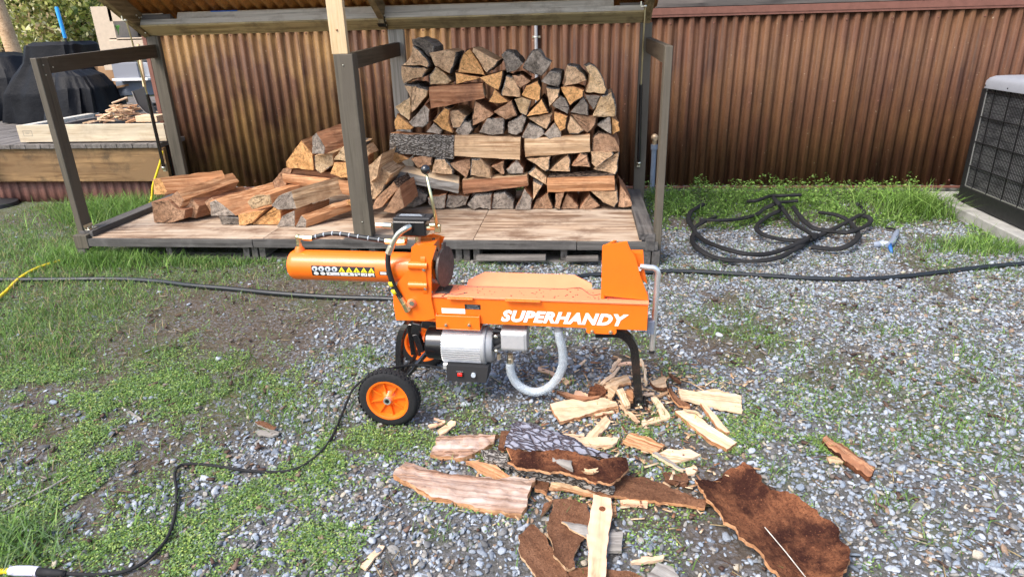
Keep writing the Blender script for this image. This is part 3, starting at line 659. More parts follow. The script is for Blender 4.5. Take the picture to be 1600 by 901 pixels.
for xa, xb, z1, z2 in ((RX0-.004, RX0+.034, 1.216, 1.262), (-1.325, -1.287, 1.199, 1.235), (.426, .464, 1.201, 1.225)):
    m = MB(); ya = 3.781 if xa < -2 or xa > 0 else 3.788; dz = z2-z1
    m.prism([(xa, ya, z1-.089), (xa, ya, z1), (xa, 4.848, z2), (xa, 4.848, z2-.089)], (xb-xa, 0, 0)); m.build('side_rail', 'painted_timber_y', rack)
for x, y, z in ((RX0+.037, 3.73, 1.175), (RX0+.037, 3.73, 1.12), (RX0+.037, 3.80, 1.16), (-1.31, 3.698, 1.14), (-1.30, 3.698, .25)):
    MB().ball((x, y, z), .004).build('screw', 'zinc', rack)
MB().box((RX0+.036, 3.70, DZ+.039), (RX0+.075, 3.78, DZ+.043)).box((RX0+.036, 3.70, DZ+.04), (RX0+.039, 3.78, DZ+.07)).ball((RX0+.05, 3.72, DZ+.046), .007).ball((RX0+.05, 3.76, DZ+.046), .007).build('angle_bracket', 'zinc', rack)
# lid, hinged along the back and tilted 30 degrees
T30 = R(30); LU = Vector((0, -math.cos(T30), math.sin(T30))); LN = Vector((0, -math.sin(T30), -math.cos(T30))); L0 = Vector((0, 4.868, 1.318)); LLEN = 1.42
def LP(x, u, n): return L0 + Vector((x, 0, 0)) + LU*u - LN*n
def lidbox(m, x0, x1, u0, u1, n0, n1, mi=0):
    M = Matrix(((1, 0, 0, L0.x), (0, LU.y, -LN.y, L0.y), (0, LU.z, -LN.z, L0.z), (0, 0, 0, 1))); return m.box((x0, u0, n0), (x1, u1, n1), mi, M, .002)
lidbox(MB(), RX0+.005, .40, .002, .135, 0, .012).build('hinge_board', 'pt_green_x', rack)
lidbox(MB(), RX0+.006, .398, .10, .1365, .0125, .050).build('hinge_board', 'lid_light_x', rack)  # paler piece of the same rail: sky light on its upper face, painted in
lidbox(MB(), RX0+.004, .40, .03, .095, .013, .05).build('hinge_board', 'pt_green_x', rack)
lidbox(MB(), -2.88, .20, .085, .122, .0515, .102).build('purlin', 'lid_light_x', rack)
lidbox(MB(), -2.88, .20, .081, .121, .1025, .109).build('purlin_edge', 'raw_pine_x', rack)
lidbox(MB(), -2.63, -2.43, .123, .1235, .1020, .1095).build('blue_tape', 'blue_tape', rack)
lidbox(MB(), -3.15, -2.93, .07, .122, .0515, .098).build('purlin', 'grey_board_x', rack)
lidbox(MB(), -3.15, -2.99, .071, .1215, .0985, .105).build('purlin_edge', 'raw_pine_x', rack)
lidbox(MB(), .24, .40, .09, .125, .0515, .075).build('purlin', 'grey_board_x', rack)
for x0, x1 in ((RX0-.05, RX0+.003), (-1.40, -1.355), (.402, .450)):
    lidbox(MB(), x0, x1, 0 if x0 != -1.40 else .138, LLEN, -.012 if x0 != -1.40 else .0, .108).build('rafter', 'pt_green_y', rack)
lidbox(MB(), -1.40, -1.355, .06, .137, -.03, -.002).build('rafter_end', 'pt_green_y', rack)
lidbox(MB(), RX0-.05, .45, LLEN, LLEN+.038, -.01, .108).build('front_rail', 'pt_green_x', rack)
lidbox(MB(), RX0+.005, .40, .62, .66, .07, .108).build('purlin', 'pt_green_x', rack)
# roof sheets: corrugation runs down the slope
x = RX0-.06; k = 0
while x < .46:
    x1 = min(x+.62, .47); n = int((x1-x+.03)/PITCHW*10); m = MB(); vs = []
    for u in (-.03, LLEN/2, LLEN+.05):
        for i in range(n+1):
            xx = x+(x1-x+.03)*i/n; vs.append(LP(xx, u, .125+.011*math.sin(2*math.pi*xx/PITCHW)+.001*(k % 2)))
    m.add(vs, [(r*(n+1)+i, r*(n+1)+i+1, (r+1)*(n+1)+i+1, (r+1)*(n+1)+i) for r in range(2) for i in range(n)], 0, True)
    o = m.build('roof_sheet', 'rust_roof', rack, recalc=False); mdf = o.modifiers.new('thickness', 'SOLIDIFY'); mdf.thickness = .0012
    x = x1; k += 1
# bolts at the lid corners
for bx, us in ((RX0+.006, ((.03, .02), (.06, .03), (.09, .035), (.05, .0), (.10, .06), (.13, .07), (.16, .07), (.11, .085))), (-1.352, ((.08, -.01), (.10, .01), (.13, .03))), (.40, ((.06, .02), (.10, .05)))):
    for u, n_ in us: MB().ball(LP(bx, u+.02, n_-.012), .006).build('bolt', 'zinc', rack)
MB().beam(LP(-1.378, .10, -.034), LP(-1.378, .14, -.034), .05, .004).beam(LP(-1.352, .06, -.02), LP(-1.352, .15, .0), .004, .04).build('angle_bracket', 'black_paint', rack)
# gas struts
def strut(a_, b_, c_):
    g = MB().cyl(a_, b_, .0055).build('strut_rod', 'brass_zinc', rack); OFF[g] = OFF[rack]
    MB().cyl(b_, c_, .0125).build('strut_cylinder', 'black_paint', rack)
    MB().ball(c_, .017).box(c_-Vector((.012, 0, .03)), c_+Vector((.012, .03, .03))).build('strut_mount', 'zinc', rack)
    MB().ball(a_, .012).box(a_-Vector((.03, .006, .004)), a_+Vector((.005, .006, .004))).box(a_-Vector((.03, .004, .004)), a_+Vector((-.022, .004, .03))).build('strut_mount', 'zinc', rack)
strut(PY(197, 32, 4.60), PY(230, 147, 4.69), PY(256, 262, 4.80))
strut(PY(1008, 10, 4.60), PY(1001.5, 132, 4.70), PY(998, 255, 4.82))
# prop board standing on the middle post
pt = PY(512, 0, 3.74).x
MB().prism([(-1.368, 3.705, 1.199), (-1.279, 3.705, 1.199), (-1.283, 3.705, 1.99), (-1.372, 3.705, 1.99)], (0, .038, 0)).build('prop_board', 'raw_pine', rack)
MB().ball((-1.325, 3.704, 1.32), .006).build('knot', 'split_red_X', rack)

# pallets carrying the rack
def pallet(x0, x1, xs_, label):
    t = thing('pallet', ((x0+x1)/2, 4.3, 0), label, 'pallet', 'pallets under the firewood rack')
    for x in xs_: MB().box((x, 3.70, .019), (x+.038, 4.90, .097)).build('stringer', 'grey_board_y', t)
    for i, y in enumerate((3.70, 4.05, 4.4, 4.78)): MB().box((x0, y, .0), (x1, y+.10, .018)).build('bottom_board', 'grey_board_x', t)
def px2(x): return PY(x, 392, 3.70).x
pallet(-3.05, -1.99, (px2(262)-.01, px2(262)+.6-.1, px2(398)-.02), 'weathered grey pallet under the left end of the rack')
pallet(-1.97, -.66, (px2(405), px2(548), px2(577), px2(722)-.04), 'weathered grey pallet behind the cylinder of the machine')
pallet(-.64, .35, (px2(724), px2(742)-.01, px2(876)), 'weathered grey pallet under the right end of the rack')
m = MB(); m.beam(PY(745, 402, 3.66), PY(853, 402, 3.66), .05, .028); m.build('loose_board', 'grey_board_x', label='grey board lying in front of the right pallet', cat='board')
m = MB(); m.beam(PY(885, 404, 3.66), PY(935, 403, 3.66), .05, .024); m.build('loose_board', 'grey_board_x', label='short grey board lying behind the wedge of the machine', cat='board')

# ---------------------------------------------------------------- split firewood
def rough_outline(P, jit, sub=2, r=None):
    """P: 2-D closed polygon -> finer, slightly uneven outline"""
    out = []; n = len(P)
    for i in range(n):
        a_, b_ = Vector(P[i]), Vector(P[(i+1) % n]); L = (b_-a_).length; k = max(1, min(5, int(L/.022)))
        nrm = Vector((b_.y-a_.y, a_.x-b_.x)).normalized() if L > 0 else Vector((0, 0))
        for j in range(k):
            t = j/k; p = a_.lerp(b_, t)
            if j: p = p + nrm*r.uniform(-jit, jit)
            out.append((p, i, t))
    return out
def log_mesh(face, ext, end_m, split_m, bark_m, seed, bark=True, name='split_log', taper=.04, jit=.0028, **tg):
    """face: polygon of world points roughly in one plane; ext: vector along the log; origin at the pith"""
    r = random.Random(seed); ext = Vector(ext); L = ext.length; yd = ext.normalized()
    rz = math.atan2(-yd.x, yd.y); Mi = Matrix.Rotation(-rz, 3, 'Z')
    n = len(face)
    angs = []
    for i in range(n):
        a_, b_, c_ = face[i-1], face[i], face[(i+1) % n]; u, v_ = (a_-b_), (c_-b_)
        angs.append(u.angle(v_, 3) if u.length > 1e-5 and v_.length > 1e-5 else 3)
    pith = tg.pop('pith', None)
    if pith is None: pith = min(range(n), key=lambda i: angs[i])
    o0 = Vector(face[pith]); loc = [Mi @ (Vector(p)-o0) for p in face]; e = Mi @ ext
    ol = rough_outline([(p.x, p.z) for p in loc], jit, 2, r)
    yof = [loc[i].y*(1-t)+loc[(i+1) % n].y*t for (p, i, t) in ol]
    m = len(ol); cx = sum(p.x for p, _, _ in ol)/m; cz = sum(p.y for p, _, _ in ol)/m
    dmax = max(p.length for p, _, _ in ol)
    V = []; NR = 6; wob = [(r.uniform(-.004, .004), r.uniform(-.004, .004)) for _ in range(NR+1)]
    ph = r.uniform(0, 100)
    for k in range(NR+1):
        t = k/NR; s_ = 1-taper*t
        if k in (0, NR): s_ *= .975
        for q, (p, i, tt) in enumerate(ol):
            ww = 0 if k == 0 else 1
            rr_ = 1+.07*ww*noise.noise(Vector((p.x*25+ph, t*5.5, p.y*25)))+.03*ww*noise.noise(Vector((p.x*90+ph, t*14, p.y*90)))
            x = cx+(p.x-cx)*s_*rr_+wob[k][0]*ww; z = cz+(p.y-cz)*s_*rr_+wob[k][1]*ww
            tk = .012/L if k == 1 else t
            if k == 1: x = cx+(p.x-cx)*1.0; z = cz+(p.y-cz)*1.0
            if k == 1: tk = min(.02, .004/L*2)
            V.append((x+e.x*tk, yof[q]+e.y*tk+(r.uniform(-.002, .002) if k == 0 else 0), z+e.z*tk))
    F = []; MI = []; SM = []
    orient = sum(ol[i][0].x*ol[(i+1) % m][0].y-ol[(i+1) % m][0].x*ol[i][0].y for i in range(m))
    for k in range(NR):
        for q in range(m):
            q2 = (q+1) % m; F.append((k*m+q, k*m+q2, (k+1)*m+q2, (k+1)*m+q))
            mid = (ol[q][0]+ol[q2][0])*.5; ed = ol[q2][0]-ol[q][0]; nr = Vector((ed.y, -ed.x))*(1 if orient > 0 else -1)
            isb = bark and mid.length > .55*dmax and nr.length > 0 and nr.normalized().dot(mid.normalized()) > .55
            MI.append(2 if isb else 1); SM.append(isb)
    b0_ = len(V)
    for q, (p, i, tt) in enumerate(ol):
        q2 = (q+1) % m; mid = (ol[q][0]+ol[q-1][0])*.5; ins = .007 if MI[q] == 2 or MI[q-1] == 2 else .003
        d = Vector((cx-p.x, cz-p.y)); d = d.normalized()*min(ins, d.length*.3)
        V.append((p.x+d.x, yof[q]-.0025+r.uniform(-.002, .001), p.y+d.y))
    for q in range(m): F.append((b0_+q, b0_+(q+1) % m, (q+1) % m, q)); MI.append(2 if MI[q] == 2 else 0); SM.append(False)
    c = len(V); V.append((cx, sum(yof)/m+r.uniform(-.004, .001), cz))
    for q in range(m): F.append((b0_+q, b0_+(q+1) % m, c)); MI.append(0); SM.append(False)
    for k, fl in ((NR, 0),):
        c = len(V); ym = sum(V[k*m+q][1] for q in range(m))/m; V.append((cx, ym+r.uniform(-.002, .002), cz if k == 0 else cz+e.z))
        for q in range(m): F.append((k*m+q, (q+1) % m+k*m, c)); MI.append(0); SM.append(False)
    me = bpy.data.meshes.new(name); me.from_pydata(V, [], F)
    for q in (end_m, split_m, bark_m): me.materials.append(MATS[q])
    me.polygons.foreach_set('material_index', MI); me.polygons.foreach_set('use_smooth', SM)
    bm = bmesh.new(); bm.from_mesh(me); bmesh.ops.recalc_face_normals(bm, faces=bm.faces)
    for e_ in bm.edges:
        if len(e_.link_faces) == 2 and e_.calc_face_angle(0) > .6: e_.smooth = False
    bm.to_mesh(me); bm.free()
    o = bpy.data.objects.new(name, me); COL.objects.link(o); o.location = o0; o.rotation_euler = (0, 0, rz)
    tag(o, **tg); return o
KIND = {'o': ('end_orange', 'split_orange_Y', 'bark_brown_Y', 'bright orange'), 't': ('end_tan', 'split_tan_Y', 'bark_grey_Y', 'tan'), 'b': ('end_brown', 'split_red_Y', 'bark_brown_Y', 'reddish brown'),
        'g': ('end_grey', 'split_red_Y', 'bark_grey_Y', 'weathered grey'), 'y': ('end_yellow', 'split_tan_Y', 'bark_grey_Y', 'yellowish'), 'd': ('end_dark', 'split_grey_Y', 'bark_grey_Y', 'dark mossy')}
TA = (600, 40, 5.63); TB = (780, 60, 5.63); TC = (600, 190, 4.0); TR = (590, 40, 2.954)
SY = 4.37
# (row, transform, kind, polygon) : rows counted from the top of the stack
STK = [
 (1, TA, 'd', [(245,125),(310,105),(400,145),(440,185),(440,240),(400,275),(330,205),(255,170)]),
 (1, TA, 't', [(255,180),(300,210),(375,290),(400,340),(385,370),(330,350),(160,350),(200,320),(235,270)]),
 (1, TA, 't', [(400,245),(555,215),(635,235),(620,320),(580,420),(450,355)]),
 (1, TA, 'o', [(750,205),(840,340),(885,435),(650,410),(665,320),(700,240)]),
 (1, TA, 't', [(785,195),(1005,310),(975,360),(905,418),(780,230)]),
 (1, TB, 'd', [(20,150),(60,110),(120,120),(180,180),(210,220),(150,280),(70,300),(50,220)]),
 (1, TB, 'd', [(230,210),(290,110),(350,100),(400,180),(455,210),(430,260),(370,330),(280,300),(210,260)]),
 (1, TB, 't', [(600,235),(680,250),(745,310),(768,370),(650,405),(565,425),(580,300)]),
 (1, TB, 'y', [(760,245),(800,225),(850,250),(900,320),(945,450),(930,485),(765,470),(790,390),(800,320)]),
 (2, TA, 't', [(155,355),(330,372),(360,370),(380,385),(340,455),(250,470),(175,510),(155,440)]),
 (2, TA, 'y', [(405,520),(400,440),(455,362),(540,425),(590,490),(560,510)]),
 (2, TA, 'o', [(625,415),(840,460),(700,500),(630,520)]),
 (2, TA, 'o', [(845,460),(1045,400),(1040,470),(1010,570),(930,530)]),
 (2, TB, 't', [(20,490),(60,330),(115,345),(180,450),(185,515),(30,505)]),
 (2, TB, 'b', [(115,330),(190,320),(275,375),(185,440),(130,390)]),
 (2, TB, 'd', [(370,380),(450,290),(545,305),(540,380),(520,430),(440,410)]),
 (3, TA, 't', [(180,525),(280,530),(385,570),(375,620),(290,720),(245,760),(240,640)]),
 (3, TA, 'o', [(920,670),(970,560),(1030,620),(1095,670),(1010,685)]),
 (3, TB, 'o', [(200,500),(240,420),(340,380),(370,430),(360,540),(340,555)]),
 (3, TB, 't', [(415,430),(530,445),(525,510),(440,600),(425,500)]),
 (3, TB, 'o', [(545,435),(650,425),(745,460),(740,510),(625,590)]),
 (3, TB, 'g', [(755,495),(890,510),(830,630),(790,570)]),
 (3, TB, 'y', [(900,510),(990,480),(1030,600),(1025,680),(1005,688),(825,685)]),
 (4, TA, 'y', [(95,720),(230,630),(235,750),(220,835),(150,790)]),
 (4, TA, 'g', [(220,850),(360,700),(400,740),(392,850),(340,898),(250,890)]),
 (4, TR, 'o', [(255,440),(310,378),(330,385),(328,440),(345,495),(300,478)]),
 (4, TA, 't', [(570,755),(650,745),(720,800),(700,850),(665,900),(605,900)]),
 (4, TA, 'b', [(805,665),(960,780),(870,840),(780,880),(775,800)]),
 (4, TB, 'b', [(-45,645),(110,550),(160,680),(60,715)]),
 (4, TB, 'y', [(135,540),(200,520),(280,550),(240,680),(190,660)]),
 (4, TB, 'o', [(245,685),(375,535),(435,655)]),
 (4, TB, 'g', [(465,590),(540,510),(590,540),(615,620),(600,665)]),
 (4, TB, 'g', [(625,650),(740,515),(785,590),(785,680)]),
 (5, TR, 'o', [(75,440),(90,410),(165,470),(150,480),(80,480)]),
 (5, TR, 'g', [(225,492),(260,450),(300,480),(290,502)]),
 (5, TR, 'g', [(360,490),(375,460),(400,440),(430,445),(440,480),(420,508),(380,508)]),
 (5, TR, 'g', [(470,492),(505,430),(585,425),(580,500),(530,505)]),
 (5, TB, 'g', [(80,740),(200,675),(235,700),(200,820),(150,850),(80,830)]),
 (5, TB, 't', [(255,700),(465,665),(450,740),(420,800),(340,760)]),
 (5, TB, 'g', [(200,870),(260,750),(380,790),(400,840),(330,885),(260,885)]),
 (5, TB, 'o', [(485,650),(600,690),(585,800),(540,820),(490,740)]),
 (5, TB, 'g', [(395,845),(490,742),(545,825),(545,870),(440,885)]),
 (5, TB, 't', [(600,800),(625,690),(740,810),(700,840),(620,840)]),
 (5, TB, 'b', [(630,665),(860,690),(840,770),(780,835),(700,750)]),
 (5, TB, 'g', [(865,765),(975,690),(985,840),(930,810)]),
 (5, TB, 'o', [(985,685),(1055,740),(1060,820),(1000,850)]),
 (6, TC, 'b', [(1305,100),(1340,70),(1400,75),(1445,110),(1468,160),(1470,188),(1350,188),(1305,190)]),
 (7, TC, 'o', [(15,200),(80,195),(150,235),(80,262),(15,268)]),
 (7, TC, 'b', [(170,235),(240,215),(300,225),(300,270),(215,290)]),
 (7, TC, 't', [(300,320),(320,235),(380,230),(430,300),(430,330)]),
 (7, TC, 'b', [(405,265),(540,230),(545,290),(515,355)]),
 (7, TC, 't', [(548,235),(600,235),(660,300),(670,355),(540,335)]),
 (7, TC, 'b', [(672,280),(750,245),(755,330),(740,335)]),
 (7, TC, 'g', [(765,300),(830,238),(870,290),(870,325),(780,328)]),
 (7, TC, 't', [(895,235),(1040,220),(1030,300),(1010,310)]),
 (7, TC, 't', [(1032,305),(1150,205),(1165,235),(1165,312)]),
 (7, TC, 'b', [(1175,275),(1230,200),(1270,205),(1290,285)]),
 (7, TC, 't', [(1295,192),(1425,190),(1435,205),(1325,288),(1300,260)]),
 (7, TC, 't', [(1468,192),(1462,290),(1445,330),(1312,295),(1442,205)]),
 (8, TC, 't', [(900,325),(945,285),(1015,350),(1015,395)]),
 (8, TC, 't', [(932,370),(990,395),(930,490)]),
 (9, TC, 'g', [(130,450),(160,395),(270,460),(260,500),(190,535),(125,530)]),
 (9, TC, 'g', [(272,478),(385,455),(378,540),(340,550),(280,520)]),
 (9, TC, 'g', [(385,530),(400,460),(530,465),(510,520),(430,555)]),
 (9, TC, 'g', [(535,500),(570,460),(670,455),(665,550),(600,535),(560,555),(520,520)]),
 (9, TC, 'g', [(672,540),(690,450),(760,445),(810,500),(810,560),(740,565)]),
 (9, TC, 'g', [(820,555),(880,420),(925,480),(918,555)]),
 (9, TC, 'b', [(930,550),(950,490),(1025,450),(1055,530),(1055,560)]),
 (9, TC, 'b', [(1070,540),(1075,450),(1125,445),(1098,550)]),
 (9, TC, 'b', [(1104,548),(1145,450),(1215,530),(1215,550)]),
 (9, TC, 'b', [(1222,550),(1285,450),(1350,525),(1300,555)]),
 (9, TC, 't', [(1295,435),(1458,438),(1465,500),(1440,535),(1370,505)]),
 (9, TC, 'b', [(1466,535),(1480,400),(1530,470),(1555,530),(1500,540)]),
]
ORD = ['first', 'second', 'third', 'fourth', 'fifth', 'sixth', 'seventh', 'eighth', 'ninth', 'tenth', 'eleventh', 'twelfth', 'thirteenth', 'fourteenth', 'fifteenth']
ROWN = {1: 'in the stack top row', 2: 'in the stack second row', 3: 'in the stack third row', 4: 'in the stack fourth row', 5: 'resting on the lengthwise logs',
        6: '', 7: 'just below the upper lengthwise logs', 8: 'between the two lower lengthwise logs', 9: 'in the stack bottom row'}
def tpx(T, p): return (T[0]+p[0]/T[2], T[1]+p[1]/T[2])
byrow = {}
for it in STK: byrow.setdefault(it[0], []).append(it)
sid = 0
for row, its in byrow.items():
    its.sort(key=lambda q: sum(tpx(q[1], p)[0] for p in q[3])/len(q[3]))
    for k, (rw, T, kd, poly) in enumerate(its):
        sid += 1; r = random.Random(sid*13); Y = SY+r.uniform(-.022, .022)
        if T is TA and row == 1 and kd == 'd' and k == 0: Y += .05
        pts = [PY(*tpx(T, p), Y) for p in poly]; c = sum(pts, Vector())/len(pts)
        pts = [c+(p-c)*1.03 for p in pts]
        if row == 9:
            for p in pts: p.z = max(p.z, DZ+.002)
        em, sm, bk, adj = KIND[kd]
        area = abs(sum(pts[i].x*pts[i-1].z-pts[i-1].x*pts[i].z for i in range(len(pts))))/2
        size = 'thin' if area < .0035 else ('broad' if area > .0085 else 'wedge')
        nm = f"{adj} {size} log end, {ORD[k]} from left {ROWN[row]}"
        if row == 6: nm = f"{adj} half-round log end closing the right of the upper lengthwise row"
        ext = Vector((r.uniform(-.02, .02), .40+r.uniform(-.03, .02), r.uniform(-.006, .006)))
        log_mesh(pts, ext, em, sm, bk, sid, name='split_log', label=nm, cat='firewood', group='split logs stacked on the rack', jit=.0032)
# lengthwise logs: front quad traced, wedge behind
LONG = [
 (TC, 'bark_grey_X', 'split_orange_X', [(38,75),(440,85)], [(35,190),(435,235)], 'long grey bark log lying lengthwise in the upper left of the stack', [(75,60),(440,82)]),
 (TC, 'split_tan_X', 'split_tan_X', [(442,88),(853,102)], [(440,215),(850,238)], 'yellow debarked log with beetle tracks lying lengthwise mid stack', None),
 (TC, 'split_tan_X', 'split_orange_X', [(878,108),(1285,80)], [(883,222),(1288,190)], 'tan lengthwise log right of the one with beetle tracks', None),
 (TA, 'split_red_X', 'split_red_X', [(395,545),(865,510)], [(415,732),(885,640)], 'reddish lengthwise log near the top left of the stack', None),
 (TC, 'split_grey_X', 'split_pale_X', [(48,300),(470,388)], [(45,360),(465,447)], 'pale creamy lengthwise log low at the left of the stack behind the lever', [(72,262),(470,340)]),
 (TC, 'split_red_X', 'split_tan_X', [(490,365),(892,338)], [(495,452),(900,402)], 'rough reddish lengthwise log low in the middle of the stack', None),
 (TC, 'split_orange_X', 'bark_brown_X', [(1018,350),(1440,338)], [(1022,440),(1442,430)], 'orange lengthwise log with dark bark top low at the right of the stack', [(1040,322),(1420,300)]),
]
for i, (T, fm, tm, top, bot, lab, back) in enumerate(LONG):
    r = random.Random(i+900); Y = SY-.012+r.uniform(-.008, .008)
    A0, A1 = PY(*tpx(T, top[0]), Y), PY(*tpx(T, top[1]), Y); B0, B1 = PY(*tpx(T, bot[0]), Y), PY(*tpx(T, bot[1]), Y)
    dY = .11
    if back: C0, C1 = PY(*tpx(T, back[0]), Y+dY*.8), PY(*tpx(T, back[1]), Y+dY*.8)
    else: C0, C1 = A0+Vector((0, dY, .004)), A1+Vector((0, dY, .004))
    D0, D1 = B0+Vector((0, dY, .02)), B1+Vector((0, dY, .02))
    NS = 14; m = MB(); V = []; sec = 0
    for k in range(NS+1):
        t = k/NS
        def ed(P0, P1, Q0, Q1, n_):
            a_ = P0.lerp(P1, t); b_ = Q0.lerp(Q1, t); return [a_.lerp(b_, j/n_) for j in range(n_)]
        pts = ed(A0, A1, B0, B1, 5)+ed(B0, B1, D0, D1, 2)+ed(D0, D1, C0, C1, 3)+ed(C0, C1, A0, A1, 3); sec = len(pts)
        for q, p in enumerate(pts):
            d = noise.noise(Vector((t*5+i*9, q*1.3, i))); amp = .006 if q < 5 else .004
            V.append(p+Vector((r.uniform(-.002, .002) if k in (0, NS) else 0, -abs(d)*amp*1.2+(-.006 if q in (2, 3) else 0), d*amp)))
    for k in range(NS):
        for q in range(sec):
            m.add([], [], 0); m.f.append([k*sec+q, k*sec+(q+1) % sec, (k+1)*sec+(q+1) % sec, (k+1)*sec+q]); m.m.append(0 if q < 6 else 1); m.sm.append(False)
    m.v = V; m.f.append(list(range(sec-1, -1, -1))); m.m.append(2); m.sm.append(False); m.f.append([NS*sec+q for q in range(sec)]); m.m.append(2); m.sm.append(False)
    m.build('split_log', [fm, tm, 'end_tan'], None, lab, 'firewood', 'split logs stacked on the rack')
# backing logs seen dark between the front ends: second tier of the stack
r = random.Random(5)
for i in range(7):
    for j in range(2):
        pass

# loose pile on the left of the deck
TP = (200, 160, 3.604)
def pp(x, y): return (TP[0]+x/TP[2], TP[1]+y/TP[2])
def lie(poly, Yf, ext, kd, lab, sm=None, bk=None, bark=True, seed=0, floor=True, em=None):
    pts = [PY(*pp(*p), Yf) for p in poly]
    if floor:
        for p in pts: p.z = max(p.z, DZ+.003)
    e_, s_, b_, _ = KIND[kd]
    return log_mesh(pts, ext, em or e_, sm or s_, bk or b_, seed+300, bark=bark, name='split_log', label=lab, cat='firewood', group='loose split logs piled on the left of the rack')
PILE = [
 ([(130,560),(230,548),(280,600),(325,605),(318,655),(240,690),(150,688),(140,620)], 4.00, (.10,.36,0), 'b', 'dark orange log end, lowest and leftmost of the loose pile', None, None, True),
 ([(320,555),(350,530),(400,585),(382,652),(325,645)], 4.06, (.20,.33,0), 'b', 'blocky red-brown log lying beside the leftmost one', 'split_red_Y', None, False),
 ([(145,430),(182,425),(218,500),(205,520),(150,520)], 4.16, (.40,.09,.03), 'o', 'long orange log lying across the top of the left group', 'split_orange_Y', None, False),
 ([(225,545),(275,498),(318,550),(290,600)], 4.02, (.25,.28,.065), 'b', 'narrow square log slanting up across the left group', 'split_orange_Y', None, False),
 ([(432,560),(470,535),(505,560),(500,600),(470,620)], 4.10, (.16,.25,0), 'b', 'reddish log half hidden behind the big grey-ended log', 'split_red_Y', None, False),
 ([(512,642),(625,652),(632,700),(575,720),(535,722)], 3.97, (.05,.34,0), 'd', 'almost black log end under the big grey-ended log', None, None, True),
 ([(620,630),(770,605),(700,680),(662,725),(630,700)], 3.95, (.10,.33,0), 'o', 'orange triangular log end right of the black one', None, None, False),
 ([(702,705),(820,590),(862,610),(862,700),(780,695)], 3.97, (.08,.33,0), 'o', 'orange fan shaped log end in the middle of the bottom', None, None, False),
 ([(462,555),(490,545),(530,572),(608,638),(468,640)], 3.97, (.29,.28,.06), 'g', 'big split log with grey sawn end and hairy orange side', 'split_orange_Y', 'split_orange_Y', True),
 ([(672,560),(720,520),(800,518),(812,572),(700,602)], 3.96, (.17,.27,.03), 'y', 'half split log resting across the middle of the pile', 'split_orange_Y', None, False),
 ([(845,735),(870,640),(940,605),(942,700),(885,745)], 3.93, (.12,.30,0), 'g', 'log with ragged grey end left of the last front log', 'split_orange_Y', None, False),
 ([(808,580),(850,525),(920,497),(948,600),(850,607)], 3.93, (.26,.26,.05), 'g', 'bark covered quarter log with grey end on top of the pile', 'split_tan_Y', 'bark_brown_Y', True),
 ([(943,705),(978,635),(1005,660),(1005,718),(945,722)], 3.91, (.22,.26,.045), 'g', 'rightmost front log with dark end and pink split face', 'split_orange_Y', None, False),
 ([(815,445),(872,375),(925,372),(900,440),(870,520),(830,500)], 4.18, (.03,.30,0), 'b', 'curved bark edged log behind the middle of the pile', None, 'bark_brown_Y', True),
 ([(1050,300),(1150,288),(1160,350),(1085,402),(1052,375)], 4.15, (.0,.36,0), 'y', 'yellowish log end left of the stacked orange ones by the post', None, None, True),
 ([(890,335),(975,215),(1040,290),(1047,382),(930,372),(892,365)], 4.14, (.0,.36,0), 'o', 'tall pale orange log end near the top of the loose pile', None, None, False),
 ([(1158,322),(1215,245),(1290,250),(1240,335)], 4.13, (.0,.36,0), 'y', 'yellow wedge log end just left of the middle post', None, None, True),
 ([(1138,402),(1160,340),(1300,338),(1290,425),(1200,425)], 4.13, (.0,.36,0), 'o', 'bright orange log end behind the middle post', None, None, False),
 ([(1040,190),(1062,170),(1108,250),(1106,292),(1040,290)], 4.10, (.19,.18,.06), 'g', 'red-brown log crowning the loose pile by the middle post', 'split_red_Y', None, False),
 ([(1340,372),(1432,288),(1402,425),(1362,455)], 4.08, (.02,.32,0), 't', 'upright tan splinter log just right of the middle post', None, None, False),
 ([(1362,545),(1365,440),(1412,350),(1482,405),(1432,500),(1390,548)], 4.12, (.02,.32,0), 't', 'tan log leaning between the middle post and the stack', None, None, True),
 ([(1372,608),(1395,545),(1500,440),(1528,478),(1430,590)], 4.09, (.02,.30,0), 'b', 'tan and brown log leaning against the dark red one', 'split_tan_Y', None, True),
 ([(1438,612),(1532,470),(1557,592),(1500,626)], 4.06, (.02,.30,0), 'b', 'dark red log at the right foot of the loose pile', 'split_red_Y', None, False),
 ([(1225,560),(1300,520),(1300,580),(1260,590)], 4.10, (.0,.30,0), 'o', 'small orange log end peeping out behind the middle post', None, None, False),
]
for i, (poly, Yf, ext, kd, lab, sm_, bk_, bf) in enumerate(PILE): lie(poly, Yf, ext, kd, lab, sm_, bk_, bf, i, floor=True)
